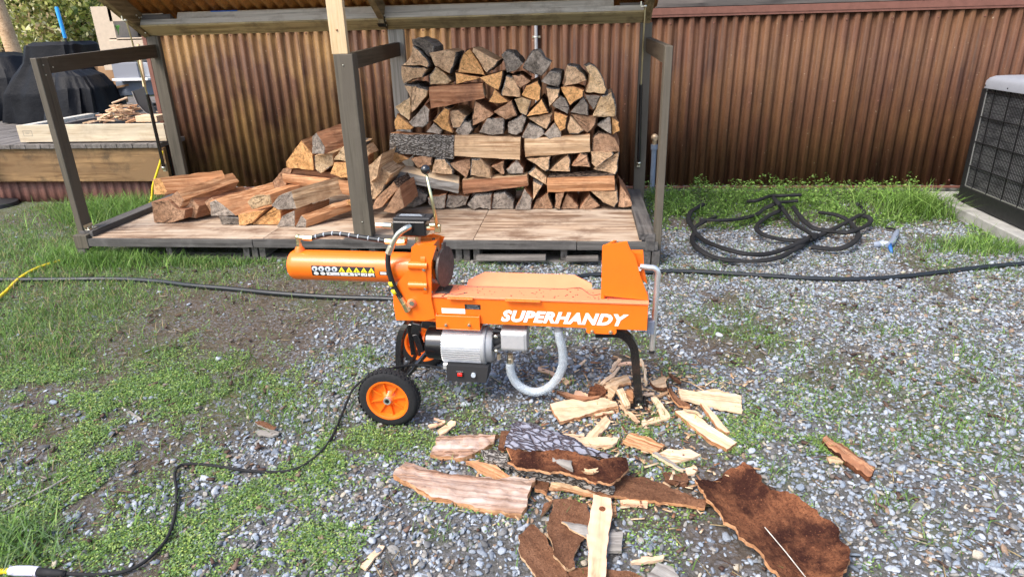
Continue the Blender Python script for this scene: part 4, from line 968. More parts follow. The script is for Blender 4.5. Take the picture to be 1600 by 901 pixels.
# long logs lying lengthwise in the pile
def longlog(p0, p1, q0, q1, Yf, dY, fm, tm, lab, seed):
    A0, A1 = PY(*pp(*p0), Yf), PY(*pp(*p1), Yf); B0, B1 = PY(*pp(*q0), Yf), PY(*pp(*q1), Yf); NS = 10; m = MB(); V = []; sec = 10; r = random.Random(seed)
    for k in range(NS+1):
        t = k/NS; a_, b_ = A0.lerp(A1, t), B0.lerp(B1, t); c_, d_ = b_+Vector((0, dY, .01)), a_+Vector((0, dY, -.01))
        pts = [a_, a_.lerp(b_, .33), a_.lerp(b_, .66), b_, b_.lerp(c_, .5), c_, c_.lerp(d_, .5), d_, d_.lerp(a_, .33), d_.lerp(a_, .66)]
        for q, p in enumerate(pts):
            d = noise.noise(Vector((t*4+seed, q*1.3, seed))); V.append(p+Vector((r.uniform(-.002, .002), -abs(d)*.006-(.008 if q in (1, 2) else 0), d*.006)))
    for k in range(NS):
        for q in range(sec): m.f.append([k*sec+q, k*sec+(q+1) % sec, (k+1)*sec+(q+1) % sec, (k+1)*sec+q]); m.m.append(0 if q < 4 else 1); m.sm.append(False)
    m.v = V; m.f.append(list(range(sec-1, -1, -1))); m.m.append(2); m.sm.append(False); m.f.append([NS*sec+q for q in range(sec)]); m.m.append(2); m.sm.append(False)
    m.build('split_log', [fm, tm, 'end_brown'], None, lab, 'firewood', 'loose split logs piled on the left of the rack')
longlog((870,400),(1250,440), (880,450),(1250,525), 4.16, .13, 'split_orange_X', 'split_red_X', 'long reddish log lying lengthwise behind the bark covered log', 41)
longlog((925,372),(1240,400), (925,405),(1240,440), 4.20, .12, 'split_red_X', 'split_red_X', 'dull red log lying lengthwise under the orange log ends', 42)
longlog((1330,245),(1362,290), (1330,300),(1350,305), 4.22, .2, 'split_tan_X', 'split_tan_X', 'short tan log end poking out right of the middle post', 43)

# ---------------------------------------------------------------- the log splitter
SO = Vector((-.1, 2.15, 0)); SA = R(-3); SD = Vector((math.cos(SA), math.sin(SA), 0)); SN = Vector((-math.sin(SA), math.cos(SA), 0))
def SL(px, py, ly=0.0):
    r = ray(px, py); t = ((SO-CAM).dot(SN)+ly)/r.dot(SN); p = CAM+r*t; return Vector(((p-SO).dot(SD), ly, p.z))
sp = thing('log_splitter', SO, 'orange electric hydraulic log splitter on two wheels and a black front leg', 'log splitter', rz=SA)
def B(m, name, mats, parent=sp, **k): return m.build(name, mats, parent, **k)
def bolt(m, p, ax, r=.006, h=.006):
    p = Vector(p); a_ = Vector(ax).normalized(); m.tube([p, p+a_*h], r, 6, smooth=False); m.tube([p+a_*h, p+a_*(h+.005)], r*.55, 8); return m
ZT, ZB, YN, YF = .431, .327, -.052, .052
# beam: near and far webs, top plate, end
m = MB(); XL, XR = -.475, .335
m.box((XL, YN, ZB), (XR, YN+.006, ZT-.0085)); m.box((XL, YF-.006, ZB), (XR, YF, ZT-.0085))
B(m, 'beam', 'orange_paint')
m = MB(); m.box((XL+.05, YN-.004, ZT-.008), (XR+.002, YF+.004, ZT), bev=.003); B(m, 'top_plate', ['salmon_paint'])
m = MB(); m.box((XR-.006, YN+.0065, ZB+.001), (XR-.001, YF-.0065, ZT-.009)); B(m, 'end_plate', 'orange_paint')
# folded lips on the near edge of the top plate
for a_, b_ in ((700, 740), (790, 845)):
    p, q = SL(a_, 462, YN), SL(b_, 466, YN); m = MB(); m.box((p.x, YN-.018, ZT-.0075), (q.x, YN-.0045, ZT-.0025), bev=.002); B(m, 'guard_tab', 'orange_paint')
# dirty oil film and chips of bark on the plate
for i, (xa, n_) in enumerate(((-.28, 9), (-.12, 6), (.02, 8), (.17, 14))):
    for k in range(n_):
        r_ = random; x = xa+r_.uniform(-.06, .06); y = r_.uniform(-.035, .045)
    m = MB()
    for k in range(n_*2): x = xa+random.gauss(0, .045); y = random.uniform(-.04, .045); m.box((x, y, ZT+.0005), (x+random.uniform(.001, .006), y+random.uniform(.001, .004), ZT+.002), bev=0)
    B(m, 'bark_crumbs', 'ram_steel', kind='stuff')
def crack(pts, w_=.0016):
    P = [SL(*p, .0) for p in pts]
    out = []
    for (px, py) in pts:
        g = ray(px, py); t = (ZT+.0012-CAM_H)/g.z; w_p = CAM+g*t; d = w_p-SO; out.append(Vector((d.dot(SD), d.dot(SN), ZT+.0008)))
    return smooth_path(out, 3)
m = MB().tube(crack([(729,447),(760,448),(800,449),(840,450),(880,451),(905,449),(915,455),(925,461),(938,459)]), .0012, 5); B(m, 'plate_seam', 'ram_steel')
m = MB().tube(crack([(690,463),(700,458),(712,460),(730,457)]), .0016, 5); B(m, 'plate_seam', 'ram_steel')
# side guard (log cradle) on the far side
yg = YF+.004
g0 = [SL(729, 446, yg), SL(925, 446, yg)]
pts = [Vector((g0[0].x, yg, ZT-.01)), Vector((g0[1].x, yg, ZT-.01)), Vector((g0[1].x-.002, yg+.03, ZT+.006)), Vector((SL(897, 427, yg+.07).x, yg+.075, ZT+.022)), Vector((SL(757, 427, yg+.07).x, yg+.075, ZT+.022)), Vector((g0[0].x+.001, yg+.03, ZT+.006))]
m = MB().prism(pts, (0, -.0015, .0035)); B(m, 'side_guard', 'salmon_paint')
# wedge, its gusset and the hooked plate behind
W = lambda x, y, ly=0: SL(x, y, ly)
pl = [(942,384),(980,378),(985,390),(993,402),(1000,430),(1012,462),(1012,470),(944,462)]
pp_ = [W(x, y, -.034) for x, y in pl]
for p in pp_: p.z = max(p.z, ZT+.001)
m = MB().prism(pp_, (0, .012, 0)); B(m, 'wedge_side', 'orange_paint')
q = [W(942, 384, -.034), W(980, 378, -.034), W(944, 462, -.034)]
m = MB(); x0 = pp_[0].x; zt = pp_[0].z
m.prism([(x0-.002, -.0335, ZT+.001), (x0-.002, -.0335, zt-.001), (x0+.035, .034, zt-.001), (x0+.035, .034, ZT+.001)], (.010, 0, 0)); B(m, 'wedge_face', 'orange_paint')
m = MB().prism([Vector((p.x, 0, p.z)) for p in [W(986,393,.02), W(1005,393,.02), W(1006,418,.02), W(1011,440,.02), W(1000,432,.02)]], (0, .04, 0)); B(m, 'wedge_gusset', 'orange_paint')
m = MB(); m.ball(W(995, 404, .018), .004); m.tube([W(999,420,.0), W(999,420,-.006)], .008, 6); B(m, 'gusset_bolt', 'zinc')
# text on the beam
def text_mesh(body, name, mat, p0, p1, hgt, ly, parent=sp, shear=.3, off=.012, space=1.0):
    cu = bpy.data.curves.new(name, 'FONT'); cu.body = body; cu.size = 1; cu.shear = shear; cu.offset = off; cu.space_character = space; cu.extrude = 0.004; cu.resolution_u = 3
    to = bpy.data.objects.new(name+'_tmp', cu); COL.objects.link(to); bpy.context.view_layer.update()
    me = bpy.data.meshes.new_from_object(to); COL.objects.unlink(to); bpy.data.objects.remove(to)
    xs_ = [v.co.x for v in me.vertices]; ys_ = [v.co.y for v in me.vertices]; x0, x1, y0, y1 = min(xs_), max(xs_), min(ys_), max(ys_)
    L = (p1-p0).length; u = (p1-p0)/L
    for v in me.vertices:
        q = p0+u*((v.co.x-x0)/(x1-x0)*L)+Vector((0, 0, 1))*((v.co.y-y0)/(y1-y0)*hgt); v.co = (q.x, ly-.0012+(v.co.z)*.1, q.z)
    me.materials.clear(); me.materials.append(MATS[mat]); o = bpy.data.objects.new(name, me); COL.objects.link(o); o.parent = parent; return o
pa, pb = SL(783, 503, YN), SL(982, 508.5, YN); ht = (SL(885, 487, YN)-SL(885, 505.5, YN)).z
pz = (pa.z+pb.z)/2; pa.z = pz; pb.z = pz
text_mesh('SUPERHANDY', 'brand_lettering', 'white_print', pa, pb, ht, YN, off=.05, space=1.08)
def sticker(x0, y0, x1, y1, ly, mat, name='sticker', th=.0008, parent=sp):
    p, q = SL(x0, y0, ly), SL(x1, y1, ly); m = MB().box((p.x, ly-th, q.z), (q.x, ly-.0001, p.z), bev=0); return B(m, name, mat, parent)
sticker(690, 481, 727, 490, YN, 'white_print')
st = sticker(726, 475, 751, 483.5, YN, 'black_print')
m = MB()
for yy, xa, xb in ((476.6, 730, 747), (479.6, 730, 749), (481.4, 728.5, 749)):
    p, q = SL(xa, yy, YN), SL(xb, yy+.9, YN); m.box((p.x, YN-.0014, q.z), (q.x, YN-.0009, p.z), bev=0)
B(m, 'sticker_print', 'grey_print', st)
# motor mounting flange
p, q = SL(680, 490, YN-.012), SL(750, 515, YN-.012)
m = MB(); m.box((p.x, YN-.012, q.z), (q.x, YN-.008, p.z-.006), bev=.003); m.box((p.x, YN-.0125, q.z-.004), (q.x, YN+.06, q.z-.0005)); m.box((p.x, YN-.008, p.z-.02), (p.x+.004, YN-.0005, p.z-.001)); m.box((q.x-.004, YN-.008, p.z-.02), (q.x, YN-.0005, p.z-.001))
B(m, 'motor_bracket', 'orange_paint')
m = MB(); bolt(m, SL(697, 507, YN-.013), (0, -1, 0)); bolt(m, SL(733, 507, YN-.013), (0, -1, 0)); B(m, 'bracket_bolt', 'zinc')
# cylinder
CR = .0555; c0, c1 = SL(453, 413, 0), SL(662, 417, 0); CZ = .513
m = MB(); X0, X1 = c0.x+.004, -.46
m.lathe([(X0, .001), (X0+.002, CR*.6), (X0+.008, CR*.86), (X0+.018, CR*.97), (X0+.03, CR), (X1, CR)], (0, 0, CZ), 'X', 40); B(m, 'cylinder_barrel', 'orange_paint')
ex = SL(467, 380, 0).x
m = MB(); m.lathe([(CZ+CR-.01, .022), (CZ+CR+.004, .018), (CZ+CR+.014, .013), (CZ+CR+.016, .001)], (ex, 0, 0), 'Z', 20); B(m, 'port_boss', 'orange_paint')
zb = CZ+CR+.014
m = MB(); m.tube([(ex, 0, zb), (ex, 0, zb+.014)], .0105, 6, smooth=False).cyl((ex, 0, zb+.012), (ex, 0, zb+.035), .0085).ball((ex, 0, zb+.036), .0105); m.tube([(ex, 0, zb+.036), (ex+.026, 0, zb+.034)], .0085, 10).tube([(ex+.022, 0, zb+.034), (ex+.055, 0, zb+.033)], .0105, 6, smooth=False)
B(m, 'elbow_fitting', 'brass_zinc')
hp = smooth_path([Vector((ex+.05, 0, zb+.033)), SL(520, 365, 0), SL(560, 370, 0), SL(604, 376.5, 0)], 6)
B(MB().tube(hp, .0088, 12), 'upper_hose', 'black_hose')
m = MB()
for i in range(2, len(hp)-2, 2): m.tube([hp[i]-(hp[i+1]-hp[i]).normalized()*.002+Vector((0, -.0015, .001)), hp[i]+(hp[i+1]-hp[i]).normalized()*.002+Vector((0, -.0015, .001))], .0082, 10)
B(m, 'painted_glint', 'grey_print')  # grey bands on the near upper side stand in for the hose's highlight
# sticker strip wrapped on the barrel with pictograms
def barrel_pt(px, py):
    """point on the barrel surface seen at a photo pixel"""
    o_ = Vector(((CAM-SO).dot(SD), (CAM-SO).dot(SN), CAM_H)); g = ray(px, py); d = Vector((g.dot(SD), g.dot(SN), g.z)); R_ = CR+.0006
    A_ = d.y**2+d.z**2; B_ = 2*(o_.y*d.y+(o_.z-CZ)*d.z); C_ = o_.y**2+(o_.z-CZ)**2-R_**2; D_ = B_*B_-4*A_*C_
    t = (-B_-math.sqrt(max(D_, 0)))/(2*A_); return o_+d*t
def barrel_ang(px, py): p = barrel_pt(px, py); return p.x, math.atan2(-p.y, p.z-CZ)
bx0, a0 = barrel_ang(486, 414.5); bx1, a1 = barrel_ang(587, 433)
def wrap(u, v_, lift=.0006): x = bx0+(bx1-bx0)*u; A = a0+(a1-a0)*v_; r_ = CR+lift; return Vector((x, -math.sin(A)*r_, CZ+math.cos(A)*r_))
def patch(m, u0, v0, u1, v1, lift, n=6):
    vs = []; fs = []
    for i in range(n+1):
        v_ = v0+(v1-v0)*i/n; vs += [wrap(u0, v_, lift), wrap(u1, v_, lift)]
    for i in range(n): fs.append((2*i, 2*i+1, 2*i+3, 2*i+2))
    m.add(vs, fs, 0, True)
def disc(m, u, v_, ru, rv, lift, n=14, k=None):
    c = [wrap(u+ru*math.cos(2*math.pi*i/n), v_+rv*math.sin(2*math.pi*i/n), lift) for i in range(n)]; m.add(c+[wrap(u, v_, lift)], [(i, (i+1) % n, n) for i in range(n)])
m = MB(); patch(m, 0, 0, 1, 1, .0006, 8); sk = B(m, 'warning_label', 'black_print', recalc=False)
mg, mw_, my, mk = MB(), MB(), MB(), MB()
for i in range(4): disc(mg, .055+i*.105, .29, .046, .24, .0010); disc(mk, .05+i*.105, .33, .014, .12, .0014)
for i in range(5):
    u = .485+i*.116
    vs_ = []; 
    for k in range(6): f_ = k/5; vs_ += [wrap(u-.052*f_-.001, .07+.46*f_, .0011), wrap(u+.052*f_+.001, .07+.46*f_, .0011)]
    my.add(vs_, [(2*k, 2*k+1, 2*k+3, 2*k+2) for k in range(5)], 0, True); disc(mk, u, .40, .009, .08, .0016, 8)
disc(mw_, .07, .76, .04, .17, .0010); disc(mw_, .175, .76, .04, .17, .0010)
for u0, u1 in ((.235, .44), (.455, .665), (.68, .765), (.78, .875), (.89, .985)): patch(mw_, u0, .6, u1, .93, .0010)
for u0, u1, v0, v1 in ((.27, .30, .68, .78), (.34, .42, .8, .84), (.57, .61, .66, .82), (.49, .53, .74, .79), (.70, .74, .66, .72), (.72, .76, .78, .9), (.80, .83, .8, .85), (.84, .855, .65, .8), (.93, .97, .8, .9)): patch(mk, u0, v0, u1, v1, .0014, 2)
for m_, mt in ((mg, 'grey_print'), (mw_, 'white_print'), (my, 'yellow_print'), (mk, 'black_print')): B(m_, 'pictogram', mt, sk, recalc=False)
m = MB(); patch(m, 1.07, .35, 1.19, .72, .0006, 4); s2 = B(m, 'sticker', 'black_print', recalc=False)
m = MB(); patch(m, 1.085, .42, 1.18, .5, .0012, 2); patch(m, 1.085, .54, 1.18, .66, .0012, 2); B(m, 'sticker_print', 'white_print', s2, recalc=False)
# head casting: side cheeks, gland flange, bolts
cheek = [(640,420),(643,386),(662,381),(681,386),(674,410),(674,468),(680,497),(664,501),(619,500),(615,478),(614,458),(622,440)]
for ly in (YN-.010, YF-.002):
    P = [SL(x, y, YN-.010) for x, y in cheek]; P = [Vector((p.x, ly, p.z)) for p in P]; B(MB().prism(P, (0, .012, 0)), 'head_cheek', 'orange_paint')
P = [SL(x, y, YN-.010) for x, y in ((636,424),(645,384),(676,384),(672,462),(640,470))]
B(MB().prism([Vector((p.x, YN+.0025, p.z)) for p in P], (0, .094, 0)), 'head_block', 'orange_paint')
for yy in (416, 447):
    p, q = SL(638, yy-7, YN-.013), SL(668, yy+6, YN-.013); B(MB().tube([(p.x, YN-.008, (p.z+q.z)/2), (q.x, YN-.008, (p.z+q.z)/2)], (p.z-q.z)/2, 14), 'port_rib', 'orange_paint')
fx0 = SL(672, 420, 0).x
def rrect(x, hy, hz, cz, rr, n=6):
    out = []
    for (sy, sz, a_) in ((1, 1, 0), (-1, 1, 90), (-1, -1, 180), (1, -1, 270)):
        for k in range(n+1): A = R(a_+90*k/n); out.append(Vector((x, sy*(hy-rr)+math.cos(A)*rr, cz+sz*(hz-rr)+math.sin(A)*rr)))
    return out
B(MB().prism(rrect(fx0-.012, .066, .085, CZ-.005, .03), (.016, 0, 0)), 'gland_flange', 'orange_paint')
m = MB(); m.lathe([(fx0+.003, .05), (fx0+.012, .046), (fx0+.02, .036), (fx0+.024, .03), (fx0+.024, .001)], (0, 0, CZ), 'X', 30); B(m, 'gland_ring', 'orange_paint')
m = MB()
for sy in (-1, 1):
    for sz in (-1, 1): bolt(m, (fx0+.004, sy*.050, CZ-.005+sz*.066), (1, 0, 0), .0085, .009)
bolt(m, (fx0-.002, -.067, CZ+.02), (0, -1, 0), .007, .004); bolt(m, (fx0-.002, -.067, CZ-.05), (0, -1, 0), .007, .004)
B(m, 'flange_bolt', 'zinc')
# ram: rod and push plate
px_ = SL(694, 418, 0).x
m = MB(); m.cyl((fx0+.01, 0, CZ), (px_-.022, 0, CZ), .019, 24); B(m, 'ram_rod', 'chrome')
m = MB(); m.cyl((px_-.030, 0, CZ), (px_-.004, 0, CZ), .024, 24); B(m, 'ram_collar', 'black_paint')
PR = .070
prof = []
m = MB(); n = 40; ring = [Vector((0, PR*math.cos(2*math.pi*i/n), PR*math.sin(2*math.pi*i/n)*1.04)) for i in range(n)]
o1 = Vector((px_, 0, CZ+.008))
m.prism([o1+p for p in ring], (.008, 0, 0)); m.box((px_, -.012, CZ+.06), (px_+.0079, .012, CZ+.098), bev=.002)
TM = Matrix.Translation(o1) @ Matrix.Rotation(R(-10), 4, 'Z') @ Matrix.Translation(-o1); m.v = [TM @ v for v in m.v]
B(m, 'push_plate', 'ram_steel')
m = MB(); m.prism([(px_-.001, -.05, CZ+.03), (px_-.001, -.02, CZ+.075), (px_-.035, -.02, CZ+.012), (px_-.03, -.035, CZ+.01)], (0, .006, .001)); m.prism([(px_-.002, -.02, CZ-.02), (px_-.002, -.02, CZ-.075), (px_-.03, -.02, CZ-.03)], (0, .008, 0)); bolt(m, (px_-.03, -.03, CZ+.035), (0, -.3, 1)); B(m, 'plate_gusset', 'black_paint')
m = MB(); m.box((px_-.03, -.036, ZT+.001), (px_+.02, .036, ZT+.005)); B(m, 'plate_slide', 'ram_steel')
# valve block, lever, fittings
v0, v1 = SL(612, 343, -.03), SL(668, 371, -.03)
m = MB(); m.box((v0.x, -.032, v1.z), (v1.x-.004, .03, v0.z-.004), bev=.006); m.cyl(((v0.x*.55+v1.x*.45), -.033, (v0.z+v1.z)/2), ((v0.x*.55+v1.x*.45), -.045, (v0.z+v1.z)/2), .02); vb = B(m, 'valve_body', 'black_paint')
m = MB(); m.box((v0.x+.004, -.030, v0.z-.0035), (v1.x+.012, .034, v0.z+.006), bev=.003)
m.box((v0.x+.012, -.014, v0.z+.006), (v1.x-.012, .018, v0.z+.0085)); vc = B(m, 'valve_cap', 'black_plastic')
m = MB()
for k in range(3): m.box((v0.x+.020+k*.001, -.008+k*.008, v0.z+.0086), (v1.x-.02-k*.006, -.005+k*.008, v0.z+.009), bev=0)
B(m, 'cap_lettering', 'grey_print', vc)
m = MB(); m.cyl(SL(612, 353, 0), SL(599, 352, 0), .0115).tube([SL(601, 352, 0), SL(588, 351, 0)], .009, 6, smooth=False); B(m, 'return_port', 'zinc')
lv0, lv1 = SL(684, 356, -.01), SL(666, 270, -.01)
m = MB(); m.tube([v1+Vector((-.006, .02, .03)), lv0+Vector((0, .005, 0))], .010, 10); m.box(lv0-Vector((.012, .006, .018)), lv0+Vector((.010, .010, .012)), bev=.003); m.cyl(SL(672, 352, -.03), SL(680, 352, -.03), .009); B(m, 'lever_linkage', 'brass_zinc')
B(MB().cyl(SL(677, 372, .01), SL(683, 392, .01), .0055), 'linkage_pin', 'black_paint')
m = MB().tube([lv0, lv1], [.0068, .0045], 10); lo = B(m, 'control_lever', 'brass_zinc')
m = MB().ball(SL(665, 265, -.01), .0165, 0, 14); B(m, 'lever_knob', 'black_paint', lo)
p = SL(654, 378, 0); m = MB(); m.tube([Vector((p.x, -.005, CZ+.06)), Vector((p.x, -.005, v1.z+.002))], .0095, 6, smooth=False).tube([Vector((p.x, -.005, CZ+.06)), Vector((p.x, -.005, CZ+.082))], .013, 6, smooth=False); B(m, 'port_nipple', 'brass_zinc')
m = MB(); m.prism([(p.x-.022, -.03, CZ+.056), (p.x+.016, -.03, CZ+.056), (p.x+.012, -.03, CZ+.078), (p.x-.014, -.03, CZ+.078)], (0, .06, 0)); B(m, 'port_block', 'orange_paint')
m = MB(); m.tube([SL(602, 376.5, 0), SL(622, 378, 0)], .0105, 6, smooth=False).tube([SL(620, 378, 0), SL(634, 377, -.005)], .013, 6, smooth=False).tube([SL(633, 377, 0), SL(633, 366, 0)], .009, 10); B(m, 'hose_fitting', 'brass_zinc')
# lower hose from the valve to the cheek
m = MB(); q = smooth_path([SL(640, 354, -.05), SL(634, 357, -.065), SL(624, 364, -.07), SL(616, 376, -.07), SL(611, 388, -.07)], 4); m.tube(q, .0105, 12); m.tube([SL(612, 384, -.07), SL(607, 396, -.07)], .0125, 6, smooth=False); B(m, 'bent_fitting', 'zinc')
hq = smooth_path([SL(607, 394, -.07), SL(606, 410, -.072), SL(609, 428, -.074), SL(616, 448, -.074), SL(626, 465, -.072)], 6)
B(MB().tube(hq, .0092, 12), 'lower_hose', 'black_rubber')
m = MB(); m.tube([SL(624, 462, -.072), SL(634, 480, -.070)], .0098, 8).tube([SL(631, 474, -.072), SL(637, 486, -.070)], .0115, 6, smooth=False).cyl(SL(636, 484, -.068), SL(641, 477, -.062), .009); B(m, 'hose_fitting', 'brass_zinc')
m = MB(); m.lathe([(YN-.022, .001), (YN-.022, .012), (YN-.014, .017), (YN-.010, .018)], (SL(643, 474, YN-.012).x, 0, SL(643, 474, YN-.012).z), 'Y', 20); B(m, 'hose_port', 'salmon_paint')
m = MB(); c = SL(643, 474, YN-.03); m.tube([c, c+Vector((0, .012, 0))], .010, 6, smooth=False); B(m, 'port_nut', 'zinc')
for a_, b_ in (((610, 440), (613, 447)), ((614, 452), (618, 459))):
    m = MB(); m.tube([SL(*a_, -.077), SL(*b_, -.077)], .009, 10); B(m, 'hose_tag', 'yellow_print')
# motor
MZ = .225; MR = .071; my_ = -.012
a_, b_, c_, d_ = SL(661, 540, my_-.06).x, SL(689, 540, my_-.06).x, SL(750, 540, my_-.06).x, SL(768, 540, my_-.06).x
m = MB(); m.lathe([(a_, .001), (a_+.001, .052), (a_+.008, .060), (b_-.003, .062), (b_, .058)], (0, my_, MZ), 'X', 36); B(m, 'fan_cover', 'black_paint')
m = MB(); n = 44; ring = []
for i in range(n):
    A = 2*math.pi*i/n
    for dr, da in ((0, -.28), (.007, -.16), (.007, .16), (0, .28)): AA = A+da*2*math.pi/n*1.4; ring.append(Vector((b_, my_+(MR-.008+dr)*math.cos(AA), MZ+(MR-.008+dr)*math.sin(AA))))
m.prism(ring, (c_-b_, 0, 0)); B(m, 'finned_housing', 'cast_aluminium', auto=20)
m = MB(); m.box((b_, my_-.058, MZ-.082), (c_, my_+.05, MZ-.056), bev=.004); B(m, 'terminal_base', 'cast_aluminium')
m = MB(); m.lathe([(c_, .001), (c_, MR), (c_+.012, MR+.003), (c_+.017, MR+.001), (c_+.018, MR-.006), (c_+.030, MR-.008), (d_-.002, MR-.014), (d_, .03), (d_, .001)], (0, my_, MZ), 'X', 40); B(m, 'motor_flange', 'motor_grey')
e_, f_ = SL(783, 530, my_-.04).x, SL(822, 530, my_-.04).x; PZc = .262
m = MB()
for sy, sz in ((-.04, .03), (-.045, -.02), (.03, .03), (.03, -.02), (-.02, .045)): m.tube([(d_-.002, my_+sy*.9, PZc-.015+sz), (e_+.002, my_+sy*.6, PZc-.006+sz*.7)], .007, 8)
m.cyl((d_-.002, my_, PZc-.015), (e_+.001, my_, PZc-.004), .028); B(m, 'pump_coupling', 'black_plastic')
m = MB()
for sy, sz in ((-.046, .035), (-.048, -.022)): m.ball((d_+.014, my_+sy, PZc-.014+sz), .0075)
B(m, 'coupling_bolt', 'zinc')
m = MB(); m.prism([Vector((e_, p.y, p.z)) for p in rrect(0, .040, .040, PZc, .016)], (f_-e_-.008, 0, 0)); pz1 = PZc; m2 = [Vector((0, y+my_, z)) for y, z in ()]
for v in m.v: v.y += my_-.004
B(m, 'gear_pump', 'cast_aluminium')
m = MB(); m.prism([Vector((f_-.0075, p.y+my_-.004, p.z)) for p in rrect(0, .039, .041, PZc, .016)], (.009, 0, 0)); B(m, 'pump_end_cover', 'motor_grey')
# switch box
p, q = SL(697, 571, -.085), SL(762, 598, -.085)
m = MB(); m.prism([(p.x, -.085, q.z), (q.x-.006, -.085, q.z), (q.x+.004, -.085, p.z+.001), (p.x+.001, -.085, p.z+.001)], (0, .085, 0)); sb = B(m, 'switch_box', 'black_plastic')
c = SL(719, 584, -.086); m = MB(); m.box((c.x-.013, -.088, c.z-.011), (c.x+.013, -.0852, c.z+.011), bev=.002); B(m, 'switch_bezel', 'black_paint', sb)
m = MB(); m.box((c.x-.009, -.094, c.z-.006), (c.x+.009, -.0885, c.z+.006), bev=.002); B(m, 'rocker_switch', 'red_switch', sb)
c = SL(740, 585, -.086); m = MB(); m.cyl((c.x, -.0855, c.z), (c.x, -.093, c.z), .0085); B(m, 'reset_button', 'grey_print', sb)
# clear suction hose
yh = -.02
hs = smooth_path([SL(797, 566, yh), SL(798, 580, yh), SL(806, 597, yh), SL(820, 608, yh), (SL(838, 612, yh)), SL(857, 605, yh), SL(871, 590, yh), SL(879, 570, yh), SL(879, 548, yh), SL(875, 530, yh), SL(872, 516, yh)], 12)
rr = [.0150+(.0010 if i % 2 else 0) for i in range(len(hs))]
B(MB().tube(hs, rr, 16), 'suction_hose', 'clear_hose')
rb = MB()
for i in range(1, len(hs)-1): 
    d = (hs[i+1]-hs[i-1]).normalized()*.0008; rb.tube([hs[i]-d, hs[i]+d], .0166, 14, caps=False)
B(rb, 'hose_ribs', 'rib_clear', recalc=False, kind='stuff')
m = MB(); c = SL(797, 553, yh); m.tube([c, SL(797, 560, yh)], .011, 6, smooth=False).tube([SL(797, 559, yh), SL(797, 570, yh)], .0125, 12); B(m, 'hose_fitting', 'zinc')
m = MB(); c = SL(779, 552, yh-.02); m.tube([c, SL(779, 561, yh-.02)], .0075, 6, smooth=False); B(m, 'drain_plug', 'zinc')
m = MB(); c = SL(871, 519, yh); m.tube([Vector((c.x, c.y, ZB+.002)), SL(873, 522, yh)], .0158, 12); B(m, 'hose_clamp', 'motor_grey')
# rear legs, axle, struts and wheels
WX, WZ, WR = SL(605, 628, -.225).x+.01, .108, .1085
def leg_curve(pts, ly, w_, t_, name='rear_leg'):
    P = smooth_path([SL(x, y, ly) for x, y in pts], 4); m = MB()
    for i in range(len(P)-1): m.beam(P[i], P[i+1]+(P[i+1]-P[i])*.02, w_, t_, up=(1, 0, 0))
    return B(m, name, 'black_paint')
m = MB(); P = smooth_path([SL(632, 506, -.045), SL(624, 520, -.05), SL(620, 545, -.055), SL(621, 582, -.06)], 4)
V = []; F = []
for i, p in enumerate(P): V += [p+Vector((-.006, 0, 0)), p+Vector((.016, -.004, 0)), p+Vector((.016, .030, 0)), p+Vector((-.006, .034, 0))]
for i in range(len(P)-1):
    for j in range(4): F.append((i*4+j, i*4+(j+1) % 4, i*4+4+(j+1) % 4, i*4+4+j))
F += [(0, 1, 2, 3), tuple(range(len(V)-1, len(V)-5, -1))]; m.add(V, F); B(m, 'rear_leg', 'black_paint')
m = MB(); P = [SL(652, 503, -.05), SL(650, 520, -.05), SL(660, 548, -.052)]; m.beam(P[0], P[1], .032, .03, up=(1, 0, 0)).beam(P[1], P[2], .032, .022, up=(1, 0, 0)); B(m, 'rear_leg', 'black_paint')
m = MB(); P = [SL(666, 552, .0), SL(652, 565, -.02), SL(637, 586, -.06)]; m.beam(P[0], P[2], .014, .016); bolt(m, SL(656, 553, -.055), (0, -1, 0)); B(m, 'brace', 'black_paint')
m = MB(); m.beam(SL(621, 580, -.05), Vector((WX, -.05, WZ)), .02, .018, up=(1, 0, 0)); m.beam(SL(621, 580, .05), Vector((WX, .05, WZ)), .02, .018, up=(1, 0, 0)); m.beam(SL(640, 505, .045), Vector((WX+.01, .05, WZ+.03)), .02, .02, up=(1, 0, 0)); B(m, 'axle_bracket', 'black_paint')
B(MB().cyl((WX, -.245, WZ), (WX, .235, WZ), .008), 'axle', 'black_paint')
